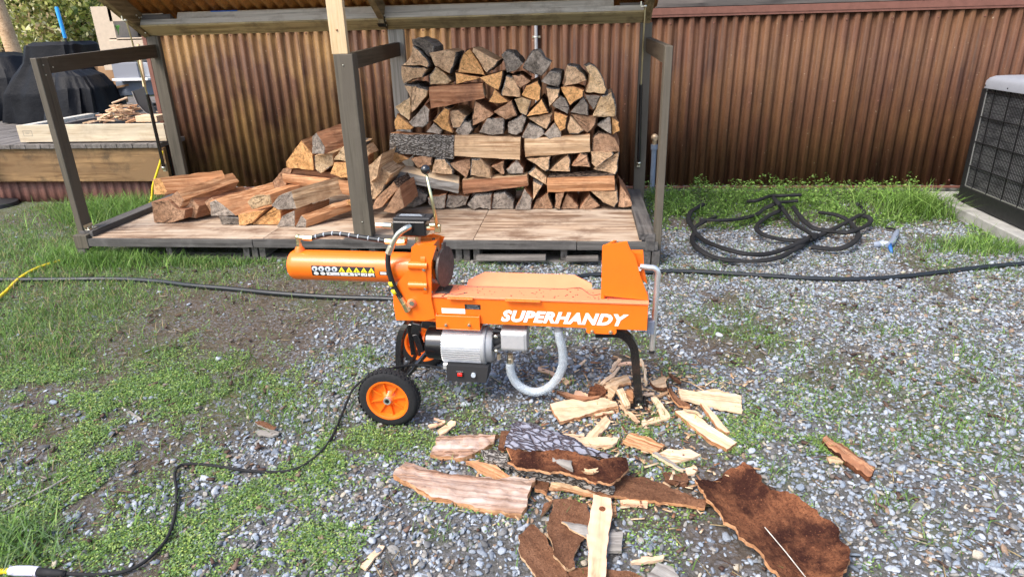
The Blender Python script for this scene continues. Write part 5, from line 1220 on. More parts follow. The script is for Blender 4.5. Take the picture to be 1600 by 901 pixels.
def wheel(yc, s_):
    t = .023
    m = MB(); prof = [(-t, WR*.70), (-t*1.0, WR*.86), (-t*.85, WR*.94), (-t*.5, WR*.99), (0, WR), (t*.5, WR*.99), (t*.85, WR*.94), (t, WR*.86), (t, WR*.70)]
    m.lathe(prof, (WX, yc, WZ), 'Y', 56); m.lathe([(t, WR*.70), (-t, WR*.70)], (WX, yc, WZ), 'Y', 56)
    ty = B(m, 'tyre', 'tire_rubber')
    m = MB()
    for k in range(3):
        for i in range(40):
            A = 2*math.pi*(i+.5*(k % 2))/40; y_ = yc+(k-1)*.013; c = Vector((WX+math.cos(A)*WR*.995, y_, WZ+math.sin(A)*WR*.995)); u = Vector((-math.sin(A), 0, math.cos(A)))
            rv = Vector((math.cos(A), 0, math.sin(A))); w_ = Vector((0, .0052, 0)); h = u*.0055
            m.add([c-h-w_, c+h-w_, c+h+w_, c-h+w_, c-h*.8-w_*.8+rv*.0022, c+h*.8-w_*.8+rv*.0022, c+h*.8+w_*.8+rv*.0022, c-h*.8+w_*.8+rv*.0022], [(4,5,6,7),(0,1,5,4),(1,2,6,5),(2,3,7,6),(3,0,4,7)])
    B(m, 'tread_blocks', 'tire_rubber', ty, kind='stuff')
    m = MB(); m.lathe([(-.021, WR*.62), (-.023, WR*.66), (-.023, WR*.705), (.023, WR*.705), (.023, WR*.64)], (WX, yc, WZ), 'Y', 48)
    m.lathe([(-.021, WR*.62), (-.006, WR*.57), (-.004, WR*.28), (-.012, WR*.20), (-.016, WR*.16), (-.016, .001)], (WX, yc, WZ), 'Y', 48)
    for i in range(8):
        A = 2*math.pi*i/8+.2; u = Vector((math.cos(A), 0, math.sin(A))); v_ = Vector((-u.z, 0, u.x))*.0022
        a1, b1 = Vector((WX, yc, WZ))+u*WR*.2, Vector((WX, yc, WZ))+u*WR*.6
        m.prism([a1-v_+Vector((0, -.004, 0)), a1+v_+Vector((0, -.004, 0)), a1+v_+Vector((0, -.014, 0)), a1-v_+Vector((0, -.014, 0))], b1-a1)
    rm = B(m, 'rim', 'orange_paint')
    m = MB(); m.lathe([(-.026, .001), (-.018, .0075), (-.0265, .008), (-.027, .0135), (-.015, .015)], (WX, yc, WZ), 'Y', 24); B(m, 'hub_bearing', 'chrome', rm)
    m = MB(); m.cyl((WX, yc-.0275, WZ), (WX, yc-.02, WZ), .0068); B(m, 'hub_bore', 'black_paint', rm)
wheel(-.225, 1); wheel(.215, -1)
# front leg and foot
P = smooth_path([SL(930, 519, 0), SL(966, 519, 0), SL(981, 527, 0), SL(990, 541, 0), SL(992.5, 560, 0), SL(996, 600, 0), SL(999, 632, 0)], 4)
V = []; F = []; m = MB()
for i, p in enumerate(P):
    t = (P[min(i+1, len(P)-1)]-P[max(i-1, 0)]).normalized(); nn = Vector((-t.z, 0, t.x)); V += [p-nn*.0145+Vector((0, -.015, 0)), p+nn*.0145+Vector((0, -.015, 0)), p+nn*.0145+Vector((0, .015, 0)), p-nn*.0145+Vector((0, .015, 0))]
for i in range(len(P)-1):
    for j in range(4): F.append((i*4+j, i*4+(j+1) % 4, i*4+4+(j+1) % 4, i*4+4+j))
F += [(0, 1, 2, 3), tuple(range(len(V)-1, len(V)-5, -1))]; m.add(V, F); B(m, 'front_leg', 'black_paint')
pf = P[-1]; m = MB(); m.box((pf.x-.035, -.05, max(pf.z-.012, .004)), (pf.x+.03, .045, max(pf.z-.012, .004)+.008), bev=.002); m.box((pf.x+.013, -.04, .010), (pf.x+.022, .02, .03)); B(m, 'foot_plate', 'black_paint')
m = MB(); bolt(m, (pf.x-.004, -.032, .015), (0, 0, 1), .007, .006); bolt(m, (pf.x-.002, .03, .015), (0, 0, 1), .007, .006); B(m, 'foot_bolt', 'zinc')
p, q = SL(916, 512, YN-.006), SL(963, 521, YN-.006); m = MB(); m.prism([Vector((v.x, YN-.006, v.z+(p.z+q.z)/2)) for v in [Vector((p.x, 0, .012)), Vector((q.x, 0, .012)), Vector((q.x, 0, -.006)), Vector((q.x-.006, 0, -.012)), Vector((p.x+.006, 0, -.012)), Vector((p.x, 0, -.006))]], (0, .005, 0)); B(m, 'leg_bracket', 'orange_paint')
m = MB(); bolt(m, SL(925, 517.5, YN-.0065), (0, -1, 0), .0075, .004); bolt(m, SL(954, 518.5, YN-.0065), (0, -1, 0), .0075, .004); B(m, 'bracket_bolt', 'zinc')
# tow handle: chrome tube hooked down the right end
hy = .0
P = smooth_path([SL(1000, 416, hy), SL(1012, 417.5, hy), SL(1023, 419, hy), SL(1028, 426, hy), SL(1027, 440, hy), SL(1024, 480, hy), SL(1020, 525, hy), SL(1018.5, 546, hy)], 4)
B(MB().tube(P, .0100, 14), 'tow_handle', 'chrome')
m = MB(); m.tube([SL(1018.8, 541, hy), SL(1018.3, 551, hy)], .0098, 14); B(m, 'handle_cap', 'black_rubber')
m = MB(); m.box(SL(1012, 502, -.015), SL(1021, 516, .02)); B(m, 'handle_clip', 'connector_grey')

# ---------------------------------------------------------------- cords and hoses
def gp(x, y, z): p = PZ(x, y, z); return p
cord = [SL(694, 576, -.03)] ; M_ = Matrix.Translation(SO) @ Matrix.Rotation(SA, 4, 'Z')
cord = [M_ @ SL(690, 575, -.04), M_ @ SL(668, 571, -.05), M_ @ SL(640, 570, -.075), M_ @ SL(618, 574, -.12), M_ @ SL(596, 580, -.19)]
cord += [gp(572, 590, .085), gp(553, 606, .05), gp(543, 625, .022), gp(533, 650, .010), gp(517, 685, .009), gp(495, 712, .009), gp(465, 731, .009), gp(430, 737, .009), gp(380, 734, .010), gp(335, 727, .010), gp(300, 724, .011), gp(281, 727, .012), gp(273, 740, .010), gp(276, 770, .010), gp(273, 805, .010), gp(262, 838, .010), gp(243, 862, .010), gp(218, 882, .010), gp(190, 893, .010), gp(150, 897, .010), gp(100, 895, .012)]
o = MB().tube(smooth_path(cord, 8), .0047, 10).build('power_cord', 'black_rubber', None, 'black power cord snaking from the machine across the gravel', 'cord', origin=gp(300, 724, 0))
ec = thing('extension_cord', gp(60, 893, 0), 'yellow extension cord end wrapped in clear tape at the lower left corner', 'cord')
m = MB(); P = [gp(103, 896, .013), gp(94, 895, .014), gp(80, 894, .015), gp(56, 892, .015)]; m.tube(P, [.006, .009, .0105, .011], 12)
for t in (.2, .4, .6): c = P[0].lerp(P[1], t); m.tube([c, c+(P[1]-P[0])*.1], .0085, 10)
m.build('plug', 'black_rubber', ec)
MB().tube([gp(60, 892, .015), gp(45, 891, .016), gp(26, 891, .016), gp(16, 891, .015)], [.0125, .0135, .0135, .011], 12).build('tape', 'tape_clear', ec)
m = MB().tube(smooth_path([gp(20, 891, .014), gp(0, 892, .013), gp(-40, 896, .012), gp(-120, 915, .01)], 5), .0075, 12); m.build('cable', 'yellow_cord', ec)
m = MB().tube(smooth_path([gp(-160, 436, .012), gp(-60, 437, .014), gp(60, 437, .014), gp(180, 436, .014), (gp(250, 440, .015)), gp(300, 446, .015), gp(360, 451, .014), gp(430, 458, .014), gp(520, 464, .014), gp(613, 467, .014), gp(700, 474, .014), gp(800, 462, .014), gp(900, 433, .014), gp(960, 428, .015), gp(1040, 424, .015), gp(1100, 425, .015), gp(1180, 430, .014), gp(1270, 435, .014), gp(1340, 436, .014), gp(1410, 432, .014), gp(1480, 424, .015), gp(1540, 417, .015), gp(1620, 411, .014), gp(1800, 408, .014)], 5), .0135, 12)
m.build('garden_hose', 'black_hose', None, 'long straight black hose crossing the whole yard behind the machine', 'hose')
yc = [PY(254, 236, 5.05), PY(252, 248, 5.03), PY(246, 268, 5.02), PY(239, 290, 5.01), PY(236, 312, 4.98), gp(225, 330, .02), gp(190, 355, .012), gp(150, 378, .012), gp(120, 396, .02), gp(95, 407, .02), gp(60, 418, .02), gp(30, 435, .018), gp(5, 459, .018), gp(-30, 485, .015), gp(-90, 510, .012)]
MB().tube(smooth_path(yc, 6), .0088, 10).build('air_hose', 'yellow_cord', None, 'yellow cord running from the raised deck through the left grass', 'cord')
# tangled flat drip hose
TH = (1060, 290, 4.444)
segs = [
 ([(170,130),(90,180),(70,240),(110,310),(95,380),(140,440),(260,500),(450,525),(650,510),(780,460),(930,370),(1100,290),(1230,220),(1290,190),(1270,150),(1240,130)], .012),
 ([(260,215),(160,260),(110,310),(180,380),(300,430),(450,470),(600,475),(740,440),(880,375),(960,340)], .022),
 ([(150,240),(300,240),(430,230),(540,200),(600,160),(690,120),(760,112),(830,105)], .03),
 ([(480,110),(540,105),(600,85),(640,72),(720,70),(850,65)], .03),
 ([(660,85),(690,120),(730,170),(800,260),(900,320),(945,355)], .045),
 ([(800,150),(850,220),(930,290),(1040,315),(1130,325),(1200,320),(1290,285),(1335,250),(1325,222),(1290,213)], .03),
 ([(720,160),(690,180),(620,215),(550,270),(545,305),(600,345),(700,370),(800,380),(930,372)], .018),
 ([(980,185),(1100,205),(1180,245),(1240,310),(1245,360),(1190,410),(1090,440),(920,425)], .02)]
m = MB()
for pts, z in segs:
    P = smooth_path([gp(TH[0]+x/TH[2], TH[1]+y/TH[2], z+.03+.055*sst(170, 80, y)+.012*math.sin(i*1.7)) for i, (x, y) in enumerate(pts)], 6)
    m.tube(P, [.0165+.005*noise.noise(p*9) for p in P], 8, flat_=.75)
m.build('drip_hose', 'black_rubber', None, 'tangled coils of flat black hose lying on the weeds at right', 'hose')
ht_ = thing('hose_splitter', gp(1388, 384, 0), 'small grey blue hose fitting lying on gravel below the weeds', 'hose fitting')
MB().tube([gp(1366, 382, .02), gp(1370, 382, .022), gp(1384, 381, .022), gp(1388, 382, .022)], [.018, .02, .02, .015], 14).build('collar', 'connector_grey', ht_)
MB().tube([gp(1373, 381.5, .0225), gp(1386, 381.5, .0225)], .0206, 14).build('sleeve', 'grey_print', ht_)
MB().tube([gp(1386, 384, .022), gp(1394, 379, .026), gp(1400, 366, .03), gp(1402, 361, .03)], [.014, .018, .018, .012], 14).build('valve', 'connector_grey', ht_)
MB().tube([gp(1390, 382, .024), gp(1393, 394, .012)], [.014, .008], 10).build('lever', 'blue_plastic', ht_)
MB().tube(smooth_path([gp(1402, 361, .03), gp(1395, 357, .03), gp(1384, 356, .02)], 4), .006, 8).build('strap', 'black_rubber', ht_)

# ---------------------------------------------------------------- bark slabs, splints and chips on the ground
Z1 = (600, 640, 5.3); Z2 = (780, 640, 5.3); Z3 = (980, 560, 5.3); Z5 = (840, 560, 4.706); Z6 = (790, 720, 4.98); Z7 = (600, 560, 2.642); Z8 = (1000, 600, 2.667); ZO = (0, 0, 1.0)
def resample(P, n):
    L = [0]
    for i in range(len(P)-1): L.append(L[-1]+(P[i+1]-P[i]).length)
    out = []
    for k in range(n+1):
        d = L[-1]*k/n; i = 0
        while i < len(P)-2 and L[i+1] < d: i += 1
        out.append(P[i].lerp(P[i+1], (d-L[i])/max(1e-6, L[i+1]-L[i])))
    return out
def slab(T, A_, B_, z, th, top, side, name, label, cat, curl=0.0, bot=None, nu=None, nv=None, zb=None, rag=.004, group=None, arch=0.0, seed=0, rough=.0015):
    """A_ and B_: the two long edges of the top face as photo pixels at height z (zb for the second edge)"""
    zb = z if zb is None else zb
    g = lambda p, h: PZ(*tpx(T, p), h)
    za = z if isinstance(z, (list, tuple)) else [z]*len(A_); zbb = zb if isinstance(zb, (list, tuple)) else [zb]*len(B_)
    a_ = [g(p, h+th+curl)-Vector((0, 0, curl)) for p, h in zip(A_, za)]; b_ = [g(p, h+th+curl)-Vector((0, 0, curl)) for p, h in zip(B_, zbb)]
    L = max((a_[-1]-a_[0]).length, .03); W_ = max((a_[0]-b_[0]).length, (a_[-1]-b_[-1]).length, .01)
    nu = nu or max(4, min(70, int(L/.007))); nv = nv or max(2, min(26, int(W_/.009)))
    a_ = resample(a_, nu); b_ = resample(b_, nu); r = random.Random(seed+hash(label) % 1000 if False else seed+len(label)*7+int(abs(a_[0].x)*1000))
    V = []; off = r.uniform(0, 99)
    for i in range(nu+1):
        for j in range(nv+1):
            v_ = j/nv; p = a_[i].lerp(b_[i], v_)
            h = curl*(2*v_-1)**2 - arch*(2*i/nu-1)**2*.5
            h += rough*2.5*noise.noise(Vector((p.x*40+off, p.y*40, 0)))+rough*noise.noise(Vector((p.x*110+off, p.y*110, 3)))
            if i in (0, nu) or j in (0, nv):
                d = (noise.noise(Vector((p.x*22+off, p.y*22, 7)))*1.5+noise.noise(Vector((p.x*70+off, p.y*70, 2)))*.6)*rag
                if i in (0, nu): p = p+(a_[1]-a_[0]).normalized()*d*(1.5 if nu > 5 else .6)
                if j in (0, nv): p = p+(b_[i]-a_[i]).normalized()*d if (b_[i]-a_[i]).length > 1e-6 else p
            V.append(Vector((p.x, p.y, p.z+h)))
    m_ = len(V); lo = []
    for q, p in enumerate(V):
        t_ = th*(1+.35*noise.noise(Vector((p.x*50, p.y*50, off)))); lo.append(p-Vector((0, 0, t_)))
    V += lo; mb = MB(); F = []
    k = nv+1
    for i in range(nu):
        for j in range(nv):
            q = i*k+j; mb.f.append([q, q+1, q+1+k, q+k]); mb.m.append(0); mb.sm.append(True); mb.f.append([m_+q, m_+q+k, m_+q+1+k, m_+q+1]); mb.m.append(2); mb.sm.append(True)
    rim = [i*k for i in range(nu)]+[nu*k+j for j in range(nv)]+[i*k+nv for i in range(nu, 0, -1)]+[j for j in range(nv, 0, -1)]
    for s_ in range(len(rim)): p, q = rim[s_], rim[(s_+1) % len(rim)]; mb.f.append([p, q, m_+q, m_+p]); mb.m.append(1); mb.sm.append(False)
    mb.v = V; d = a_[-1]-a_[0]; rz = math.atan2(d.y, d.x)
    return mb.build(name, [top, side, bot or side], None, label, cat, group, rz=rz, auto=40)
BK = 'bark pieces scattered in front of the machine'; CH = 'fresh wood splints around the front leg'
fc, pk = 'fresh_chip', 'pink_chip'
slab(Z8, [(430,310),(545,440),(650,455),(820,590),(885,730),(820,815),(790,850)], [(235,385),(320,520),(380,575),(440,650),(500,700),(590,803),(650,870)], .004, .012, 'inner_bark_dark', 'split_orange_X', 'bark_slab', 'largest dark brown bark slab, trough shaped, at the lower right', 'bark', .032, 'bark_brown_X', group=BK, rag=.012, rough=.003)
slab(Z1, [(180,430),(350,475),(530,520),(860,560),(1255,555)], [(78,535),(220,625),(380,700),(760,800),(1150,865)], [.022,.022,.020,.02,.02], .018, 'pale_bark', 'split_orange_X', 'bark_slab', 'long pale brown bark slab with white streaks, lower left of the heap', 'bark', -.006, 'bark_brown_X', zb=[.022,.016,.010,.008,.008], group=BK, rag=.006, rough=.002)
slab(Z2, [(100,110),(160,90),(400,150),(640,240),(760,335),(940,395)], [(60,300),(130,325),(350,335),(540,355),(760,375),(930,405)], [.085,.085,.08,.075,.065,.055], .010, 'bark_blue', 'bark_brown_X', 'bark_slab', 'blue grey furrowed bark slab on top of the heap', 'bark', -.012, 'inner_bark', zb=[.075,.075,.07,.068,.06,.055], group=BK, rag=.009, rough=.0035)
slab(Z2, [(75,322),(250,330),(450,330),(620,345),(800,400),(950,400),(1060,395)], [(100,445),(200,490),(400,512),(620,520),(800,600),(950,600),(1085,480)], [.062,.062,.06,.058,.052,.048,.045], .009, 'inner_bark_dark', 'split_orange_X', 'bark_slab', 'hollow dark red bark trough holding a small grey chip', 'bark', .022, 'bark_grey_X', zb=[.05,.05,.048,.045,.04,.038,.038], group=BK, rag=.010, rough=.003)
slab(Z2, [(100,470),(200,505),(400,530),(620,540),(800,610),(960,620)], [(150,520),(260,540),(420,580),(640,600),(800,650),(940,680)], [.04,.04,.038,.035,.03,.03], .014, 'bark_grey_X', 'bark_grey_X', 'bark_slab', 'rough grey bark edge under the hollow dark trough', 'bark', -.004, 'bark_grey_X', zb=[.02]*6, group=BK, rag=.01, rough=.005)
slab(Z1, [(820,330),(920,330),(1030,360)], [(820,400),(930,430),(1040,470)], .03, .012, 'bark_grey_X', 'bark_grey_X', 'bark_slab', 'small rough grey bark piece left of the blue grey slab', 'bark', 0, group=BK, rag=.008, rough=.004)
slab(Z1, [(968,170),(1040,178)], [(945,310),(1010,318)], .05, .010, 'inner_bark', 'inner_bark_dark', 'bark_slab', 'small rusty red bark bit between tan piece and blue grey slab', 'bark', 0, group=BK)
slab(Z1, [(460,208),(640,212),(800,205),(950,200)], [(390,375),(640,390),(800,340),(925,258)], .008, .018, 'pale_bark', 'split_orange_X', 'bark_slab', 'tan inner bark piece behind the long pale slab', 'bark', -.006, 'bark_brown_X', zb=.006, group=BK, rag=.006, rough=.003)
slab(Z1, [(760,420),(900,440),(1020,530),(1045,555)], [(680,425),(840,515),(930,550),(1010,570)], .012, .014, 'split_orange_X', 'split_orange_X', 'bark_slab', 'orange splint poking out between pale slab and blue grey bark', 'bark', 0, group=BK)
slab(Z7, [(900,500),(1000,478),(1120,508),(1250,560),(1338,582)], [(830,545),(880,560),(1050,580),(1200,600),(1325,615)], .022, .010, 'inner_bark', 'split_orange_X', 'bark_slab', 'long brown bark strip pointing right toward the largest slab', 'bark', -.005, 'bark_brown_X', zb=.014, group=BK, rag=.007, rough=.002)
slab(Z7, [(1150,465),(1250,475)], [(1160,510),(1260,530)], .004, .006, 'inner_bark', 'inner_bark', 'bark_slab', 'square brown bark bit behind the long brown strip', 'bark', 0, group=BK, rag=.006)
slab(Z2, [(430,600),(560,612),(700,650),(790,680)], [(420,645),(560,650),(690,680),(780,700)], .012, .012, 'split_tan_X', 'split_orange_X', 'bark_slab', 'thin tan bark edge showing under the front of the trough', 'bark', 0, group=BK, rough=.003)
slab(Z2, [(300,560),(420,590)], [(290,650),(390,678)], .006, .014, 'inner_bark', 'split_orange_X', 'bark_slab', 'stubby brown piece right of the long pale slab', 'bark', 0, group=BK)
slab(Z6, [(225,480),(275,545),(320,590),(370,700),(430,800),(500,930)], [(215,480),(110,575),(108,690),(180,830),(230,890),(250,930)], .010, .008, 'inner_bark', 'split_tan_X', 'bark_slab', 'pointed brown bark sheet at the bottom left of the upright splint', 'bark', .004, group=BK, rag=.007)
slab(Z6, [(655,318),(645,480),(600,610),(540,720),(525,835)], [(400,278),(330,430),(328,560),(380,720),(470,840)], .018, .008, 'inner_bark', 'split_tan_X', 'bark_slab', 'wide brown bark sheet just left of the upright pinkish splint', 'bark', .006, group=BK, rag=.007)
slab(Z6, [(300,330),(370,300)], [(270,430),(330,370)], .012, .008, 'inner_bark', 'split_tan_X', 'bark_slab', 'little brown corner of bark behind the wide sheet', 'bark', 0, group=BK)
slab(Z6, [(480,830),(640,818),(800,838),(960,850),(1100,900)], [(470,960),(640,980),(800,980),(960,980),(1100,980)], .006, .008, 'inner_bark', 'split_tan_X', 'bark_slab', 'brown bark sheet under the foot of the upright splint', 'bark', .004, group=BK)
slab(Z6, [(430,468),(540,480),(640,500)], [(480,510),(560,555),(640,590)], .032, .006, 'split_grey_X', 'split_tan_X', 'bark_slab', 'small pale grey bark flake lying on the wide brown sheet', 'bark', -.003, group=BK)
slab(Z6, [(800,545),(912,545)], [(785,690),(905,706)], .006, .010, 'split_grey_X', 'split_grey_X', 'bark_slab', 'square weathered grey bark bit right of the upright splint', 'bark', 0, group=BK)
slab(Z6, [(820,330),(862,325)], [(822,415),(862,410)], .004, .008, 'split_orange_X', 'split_orange_X', 'bark_slab', 'tiny orange bark bit beside the top of the upright splint', 'bark', 0, group=BK)
slab(Z6, [(1180,775),(1290,850),(1420,920)], [(1100,860),(1120,930),(1250,980)], .006, .012, 'split_grey_X', 'split_grey_X', 'bark_slab', 'ragged grey bark bit cut by the bottom edge of the view', 'bark', 0, group=BK, rag=.01)
upright = slab(Z6, [(820,288),(830,420),(800,560),(786,720),(778,930)], [(680,258),(662,400),(632,560),(646,720),(638,930)], .026, .010, pk, pk, 'wood_splint', 'upright pinkish splint with a dark knot, cut by the bottom edge', 'splint', 0, group=CH, rag=.003)
kn = PZ(*tpx(Z6, (752, 368)), .0375)
MB().lathe([(-.002, .010), (.001, .009), (.0015, .001)], kn, 'Z', 9).build('knot', 'inner_bark_dark', None)
kno = bpy.data.objects['knot.001'] if 'knot.001' in bpy.data.objects else bpy.data.objects['knot']
for k_ in list(kno.keys()): del kno[k_]
kno.parent = upright; kno.matrix_parent_inverse = (Matrix.Translation(upright.location) @ Matrix.Rotation(upright.rotation_euler.z, 4, 'Z')).inverted()
slab(Z6, [(985,783),(1100,745),(1232,728)], [(992,797),(1100,785),(1228,757)], .008, .008, fc, fc, 'wood_splint', 'pale pencil-like splint lying on gravel right of the upright one', 'splint', 0, group=CH)
slab(Z2, [(1000,742),(1120,735),(1238,740)], [(1010,762),(1130,775),(1232,800)], .004, .010, pk, pk, 'wood_splint', 'pink splint tip showing under the long brown strip', 'splint', 0, group=CH)
slab(Z2, [(450,392),(520,390),(605,415)], [(440,425),(520,455),(608,490)], .062, .012, 'split_grey_X', 'split_grey_X', 'wood_chip', 'grey brown chip lying inside the hollow bark trough', 'chip', -.004, group=CH)
slab(Z2, [(655,455),(700,480),(740,495),(822,478)], [(690,500),(720,525),(780,528),(822,500)], .055, .004, 'split_tan_X', 'split_tan_X', 'dry_leaf', 'curled yellow tan leaf in the bark trough', 'leaf', .006, rag=.003)
# splints round the front leg
slab(Z5, [(90,330),(270,293),(480,282),(560,312)], [(160,462),(300,428),(470,368),(600,348)], .012, .012, fc, 'split_orange_X', 'wood_splint', 'broad pale splint with dirt specks left of the foot', 'splint', .002, group=CH)
slab(Z5, [(380,405),(560,380)], [(385,425),(570,398)], .004, .010, fc, 'split_orange_X', 'wood_splint', 'thin edge of a splint under the broad speckled one', 'splint', 0, group=CH)
slab(Z3, [(425,248),(560,270),(640,262),(730,250),(945,308)], [(440,318),(600,358),(700,385),(790,408),(945,433)], .018, .012, fc, fc, 'wood_splint', 'widest pale splint right of the foot', 'splint', .003, group=CH, zb=.012)
slab(Z3, [(402,432),(520,425),(700,560),(905,692)], [(425,458),(560,575),(700,680),(830,752)], .006, .016, 'split_pale_X', 'split_orange_X', 'wood_splint', 'long whitish splint nearest the viewer right of the foot', 'splint', 0, group=CH)
slab(Z3, [(480,418),(560,430),(622,465)], [(500,432),(560,445),(615,472)], .03, .004, fc, fc, 'wood_splint', 'thin sliver lying across the long whitish splint', 'splint', 0, group=CH)
slab(Z3, [(640,368),(715,445),(790,540),(850,605)], [(603,370),(680,460),(760,575),(825,612)], .008, .014, pk, 'split_orange_X', 'wood_splint', 'narrow pinkish stick crossing under the widest splint', 'splint', 0, group=CH)
slab(Z3, [(238,312),(300,380),(355,488)], [(195,315),(255,400),(280,492)], .010, .008, fc, fc, 'wood_splint', 'tapering tan splint just right of the foot plate', 'splint', .002, group=CH)
slab(Z3, [(118,510),(200,488),(275,470)], [(125,558),(200,535),(345,495)], .006, .008, fc, fc, 'wood_splint', 'short tan splint below the tapering one', 'splint', 0, group=CH)
slab(Z3, [(352,232),(400,300),(450,345),(522,375)], [(332,240),(370,320),(430,390),(515,392)], .012, .008, 'inner_bark', 'split_orange_X', 'bark_slab', 'curled red brown bark left of the widest splint', 'bark', .010, group=BK)
slab(Z3, [(205,185),(305,140),(322,160)], [(262,240),(300,245),(330,232)], .014, .014, 'split_tan_X', 'inner_bark', 'wood_chip', 'chunky brown chip right behind the foot', 'chip', .006, group=CH, rag=.006)
slab(Z3, [(340,110),(400,150),(450,190)], [(350,135),(395,185),(430,200)], .010, .006, 'inner_bark', 'inner_bark', 'bark_slab', 'thin curled bark scrap behind the widest splint', 'bark', .004, group=BK)
slab(Z2, [(1075,185),(1220,222),(1372,288)], [(1015,243),(1150,298),(1300,350)], .008, .012, 'split_orange_X', 'split_orange_X', 'wood_splint', 'orange brown splint below the foot plate', 'splint', .002, group=CH)
slab(Z3, [(330,748),(500,742),(605,790)], [(268,780),(380,862),(560,815)], .006, .010, fc, fc, 'wood_splint', 'pale splint right of the orange brown one', 'splint', .002, group=CH)
slab(Z3, [(240,775),(330,822),(465,905)], [(205,782),(300,835),(425,905)], .010, .010, 'split_grey_X', 'split_pale_X', 'wood_splint', 'weathered grey splint in front of the pale one', 'splint', 0, group=CH)
slab(Z2, [(560,205),(680,222),(1002,228)], [(600,240),(690,297),(940,292)], .014, .010, fc, fc, 'wood_splint', 'pale wedge splint touching the blue grey bark', 'splint', 0, group=CH)
slab(Z2, [(520,193),(600,203),(700,208)], [(530,200),(600,212),(700,218)], .008, .005, fc, fc, 'wood_splint', 'thin sliver behind the pale wedge splint', 'splint', 0, group=CH)
slab(Z2, [(890,30),(800,130),(718,215)], [(922,100),(880,155),(812,222)], .010, .010, fc, fc, 'wood_splint', 'tan splint leaning toward the broad speckled one', 'splint', 0, group=CH)
slab(Z5, [(620,335),(720,420),(755,468)], [(600,342),(690,430),(738,478)], .012, .006, fc, fc, 'wood_splint', 'narrow sliver left below the foot plate', 'splint', 0, group=CH)
slab(Z5, [(625,218),(652,270),(682,340)], [(580,228),(612,285),(642,352)], .030, .014, fc, 'split_tan_X', 'wood_splint', 'tan chunk leaning on the left of the foot', 'splint', 0, group=CH)
slab(Z5, [(520,210),(600,190),(570,250)], [(510,270),(540,285),(545,292)], .016, .012, 'split_tan_X', 'split_tan_X', 'wood_chip', 'tan chunk left of the leaning one', 'chip', 0, group=CH)
slab(Z5, [(480,190),(560,140),(655,120)], [(505,225),(590,195),(690,172)], .012, .012, 'split_tan_X', 'split_orange_X', 'wood_splint', 'stout tan splint behind the foot on its left', 'splint', .002, group=CH)
slab(Z5, [(448,180),(530,118),(600,55)], [(472,192),(552,135),(612,62)], .018, .006, fc, fc, 'wood_splint', 'slender splint slanting up behind the stout one', 'splint', 0, group=CH)
slab(Z5, [(528,82),(560,30),(592,-5)], [(555,92),(590,40),(625,0)], .008, .008, fc, fc, 'wood_splint', 'short pale splint farthest behind the foot', 'splint', 0, group=CH)
slab(Z5, [(590,30),(680,20),(800,45)], [(590,48),(680,42),(800,60)], .006, .006, pk, pk, 'wood_splint', 'pink sliver crossing behind the front leg', 'splint', 0, group=CH)
slab(Z5, [(640,240),(700,225),(705,290)], [(660,300),(680,310),(705,305)], .012, .012, 'split_orange_X', 'split_orange_X', 'wood_chip', 'orange chip tucked against the front leg', 'chip', 0, group=CH)
slab(Z5, [(145,232),(290,268),(400,278),(480,268)], [(140,240),(250,285),(340,308),(450,288)], .018, .012, 'split_red_X', 'inner_bark', 'bark_slab', 'brown bark strip behind the broad speckled splint', 'bark', 0, group=BK)
slab(Z5, [(365,215),(430,195),(500,195)], [(380,262),(440,270),(505,255)], .012, .016, 'inner_bark_dark', 'inner_bark_dark', 'bark_slab', 'dark crumbly bark lump behind the broad splint', 'bark', -.004, group=BK, rag=.01, rough=.006)
slab(Z5, [(270,225),(320,240),(370,262)], [(270,262),(330,272),(385,285)], .006, .006, pk, pk, 'wood_chip', 'pinkish chip by the dark crumbly lump', 'chip', .003, group=CH)
slab(Z5, [(0,58),(110,95),(180,130),(245,170)], [(0,82),(100,120),(160,150),(215,192)], .006, .006, pk, 'split_tan_X', 'wood_splint', 'long thin splint seen through the loop of clear hose', 'splint', .002, group=CH)
slab(Z5, [(752,-5),(780,60),(790,150)], [(765,-5),(800,70),(802,160)], .004, .022, 'split_pale_X', 'split_pale_X', 'wood_splint', 'yellowish splint standing against the back of the front leg', 'splint', 0, group=CH)
slab(Z5, [(768,255),(860,250)], [(770,272),(865,266)], .012, .005, fc, fc, 'wood_splint', 'short sliver right of the front leg', 'splint', 0, group=CH)
slab(Z5, [(860,270),(950,240)], [(880,285),(955,255)], .010, .006, 'split_tan_X', 'split_tan_X', 'wood_splint', 'short tan sliver beside the chunky brown chip', 'splint', 0, group=CH)
slab(Z5, [(300,40),(345,5)], [(322,50),(362,12)], .005, .006, fc, fc, 'wood_chip', 'small pale chip inside the view right of the hose loop', 'chip', 0, group=CH)
slab(Z1, [(370,128),(430,112),(505,92)], [(378,146),(440,128),(508,104)], .006, .006, pk, pk, 'wood_splint', 'thin tan sliver right of the near wheel', 'splint', 0, group=CH)
slab(Z1, [(418,62),(470,78),(508,92)], [(412,74),(465,90),(500,102)], .005, .005, pk, pk, 'wood_splint', 'tiny sliver above the thin one by the wheel', 'splint', 0, group=CH)
slab(Z1, [(442,168),(520,120),(550,85),(590,95)], [(480,205),(520,180),(560,145),(595,125)], .006, .006, fc, fc, 'wood_chip', 'curled pale chip right of the near wheel', 'chip', .003, group=CH)
slab(Z8, [(770,208),(860,262),(930,310),(985,350)], [(762,235),(850,310),(900,350),(955,385)], .008, .016, 'split_red_X', 'inner_bark_dark', 'bark_slab', 'lone narrow brown bark stick at the far right', 'bark', -.003, group=BK, rag=.006, rough=.004)
slab(Z8, [(780,302),(815,298),(852,315)], [(785,318),(820,325),(850,325)], .005, .008, 'split_tan_X', 'split_tan_X', 'wood_chip', 'small tan chip beside the lone brown stick', 'chip', 0, group=CH)
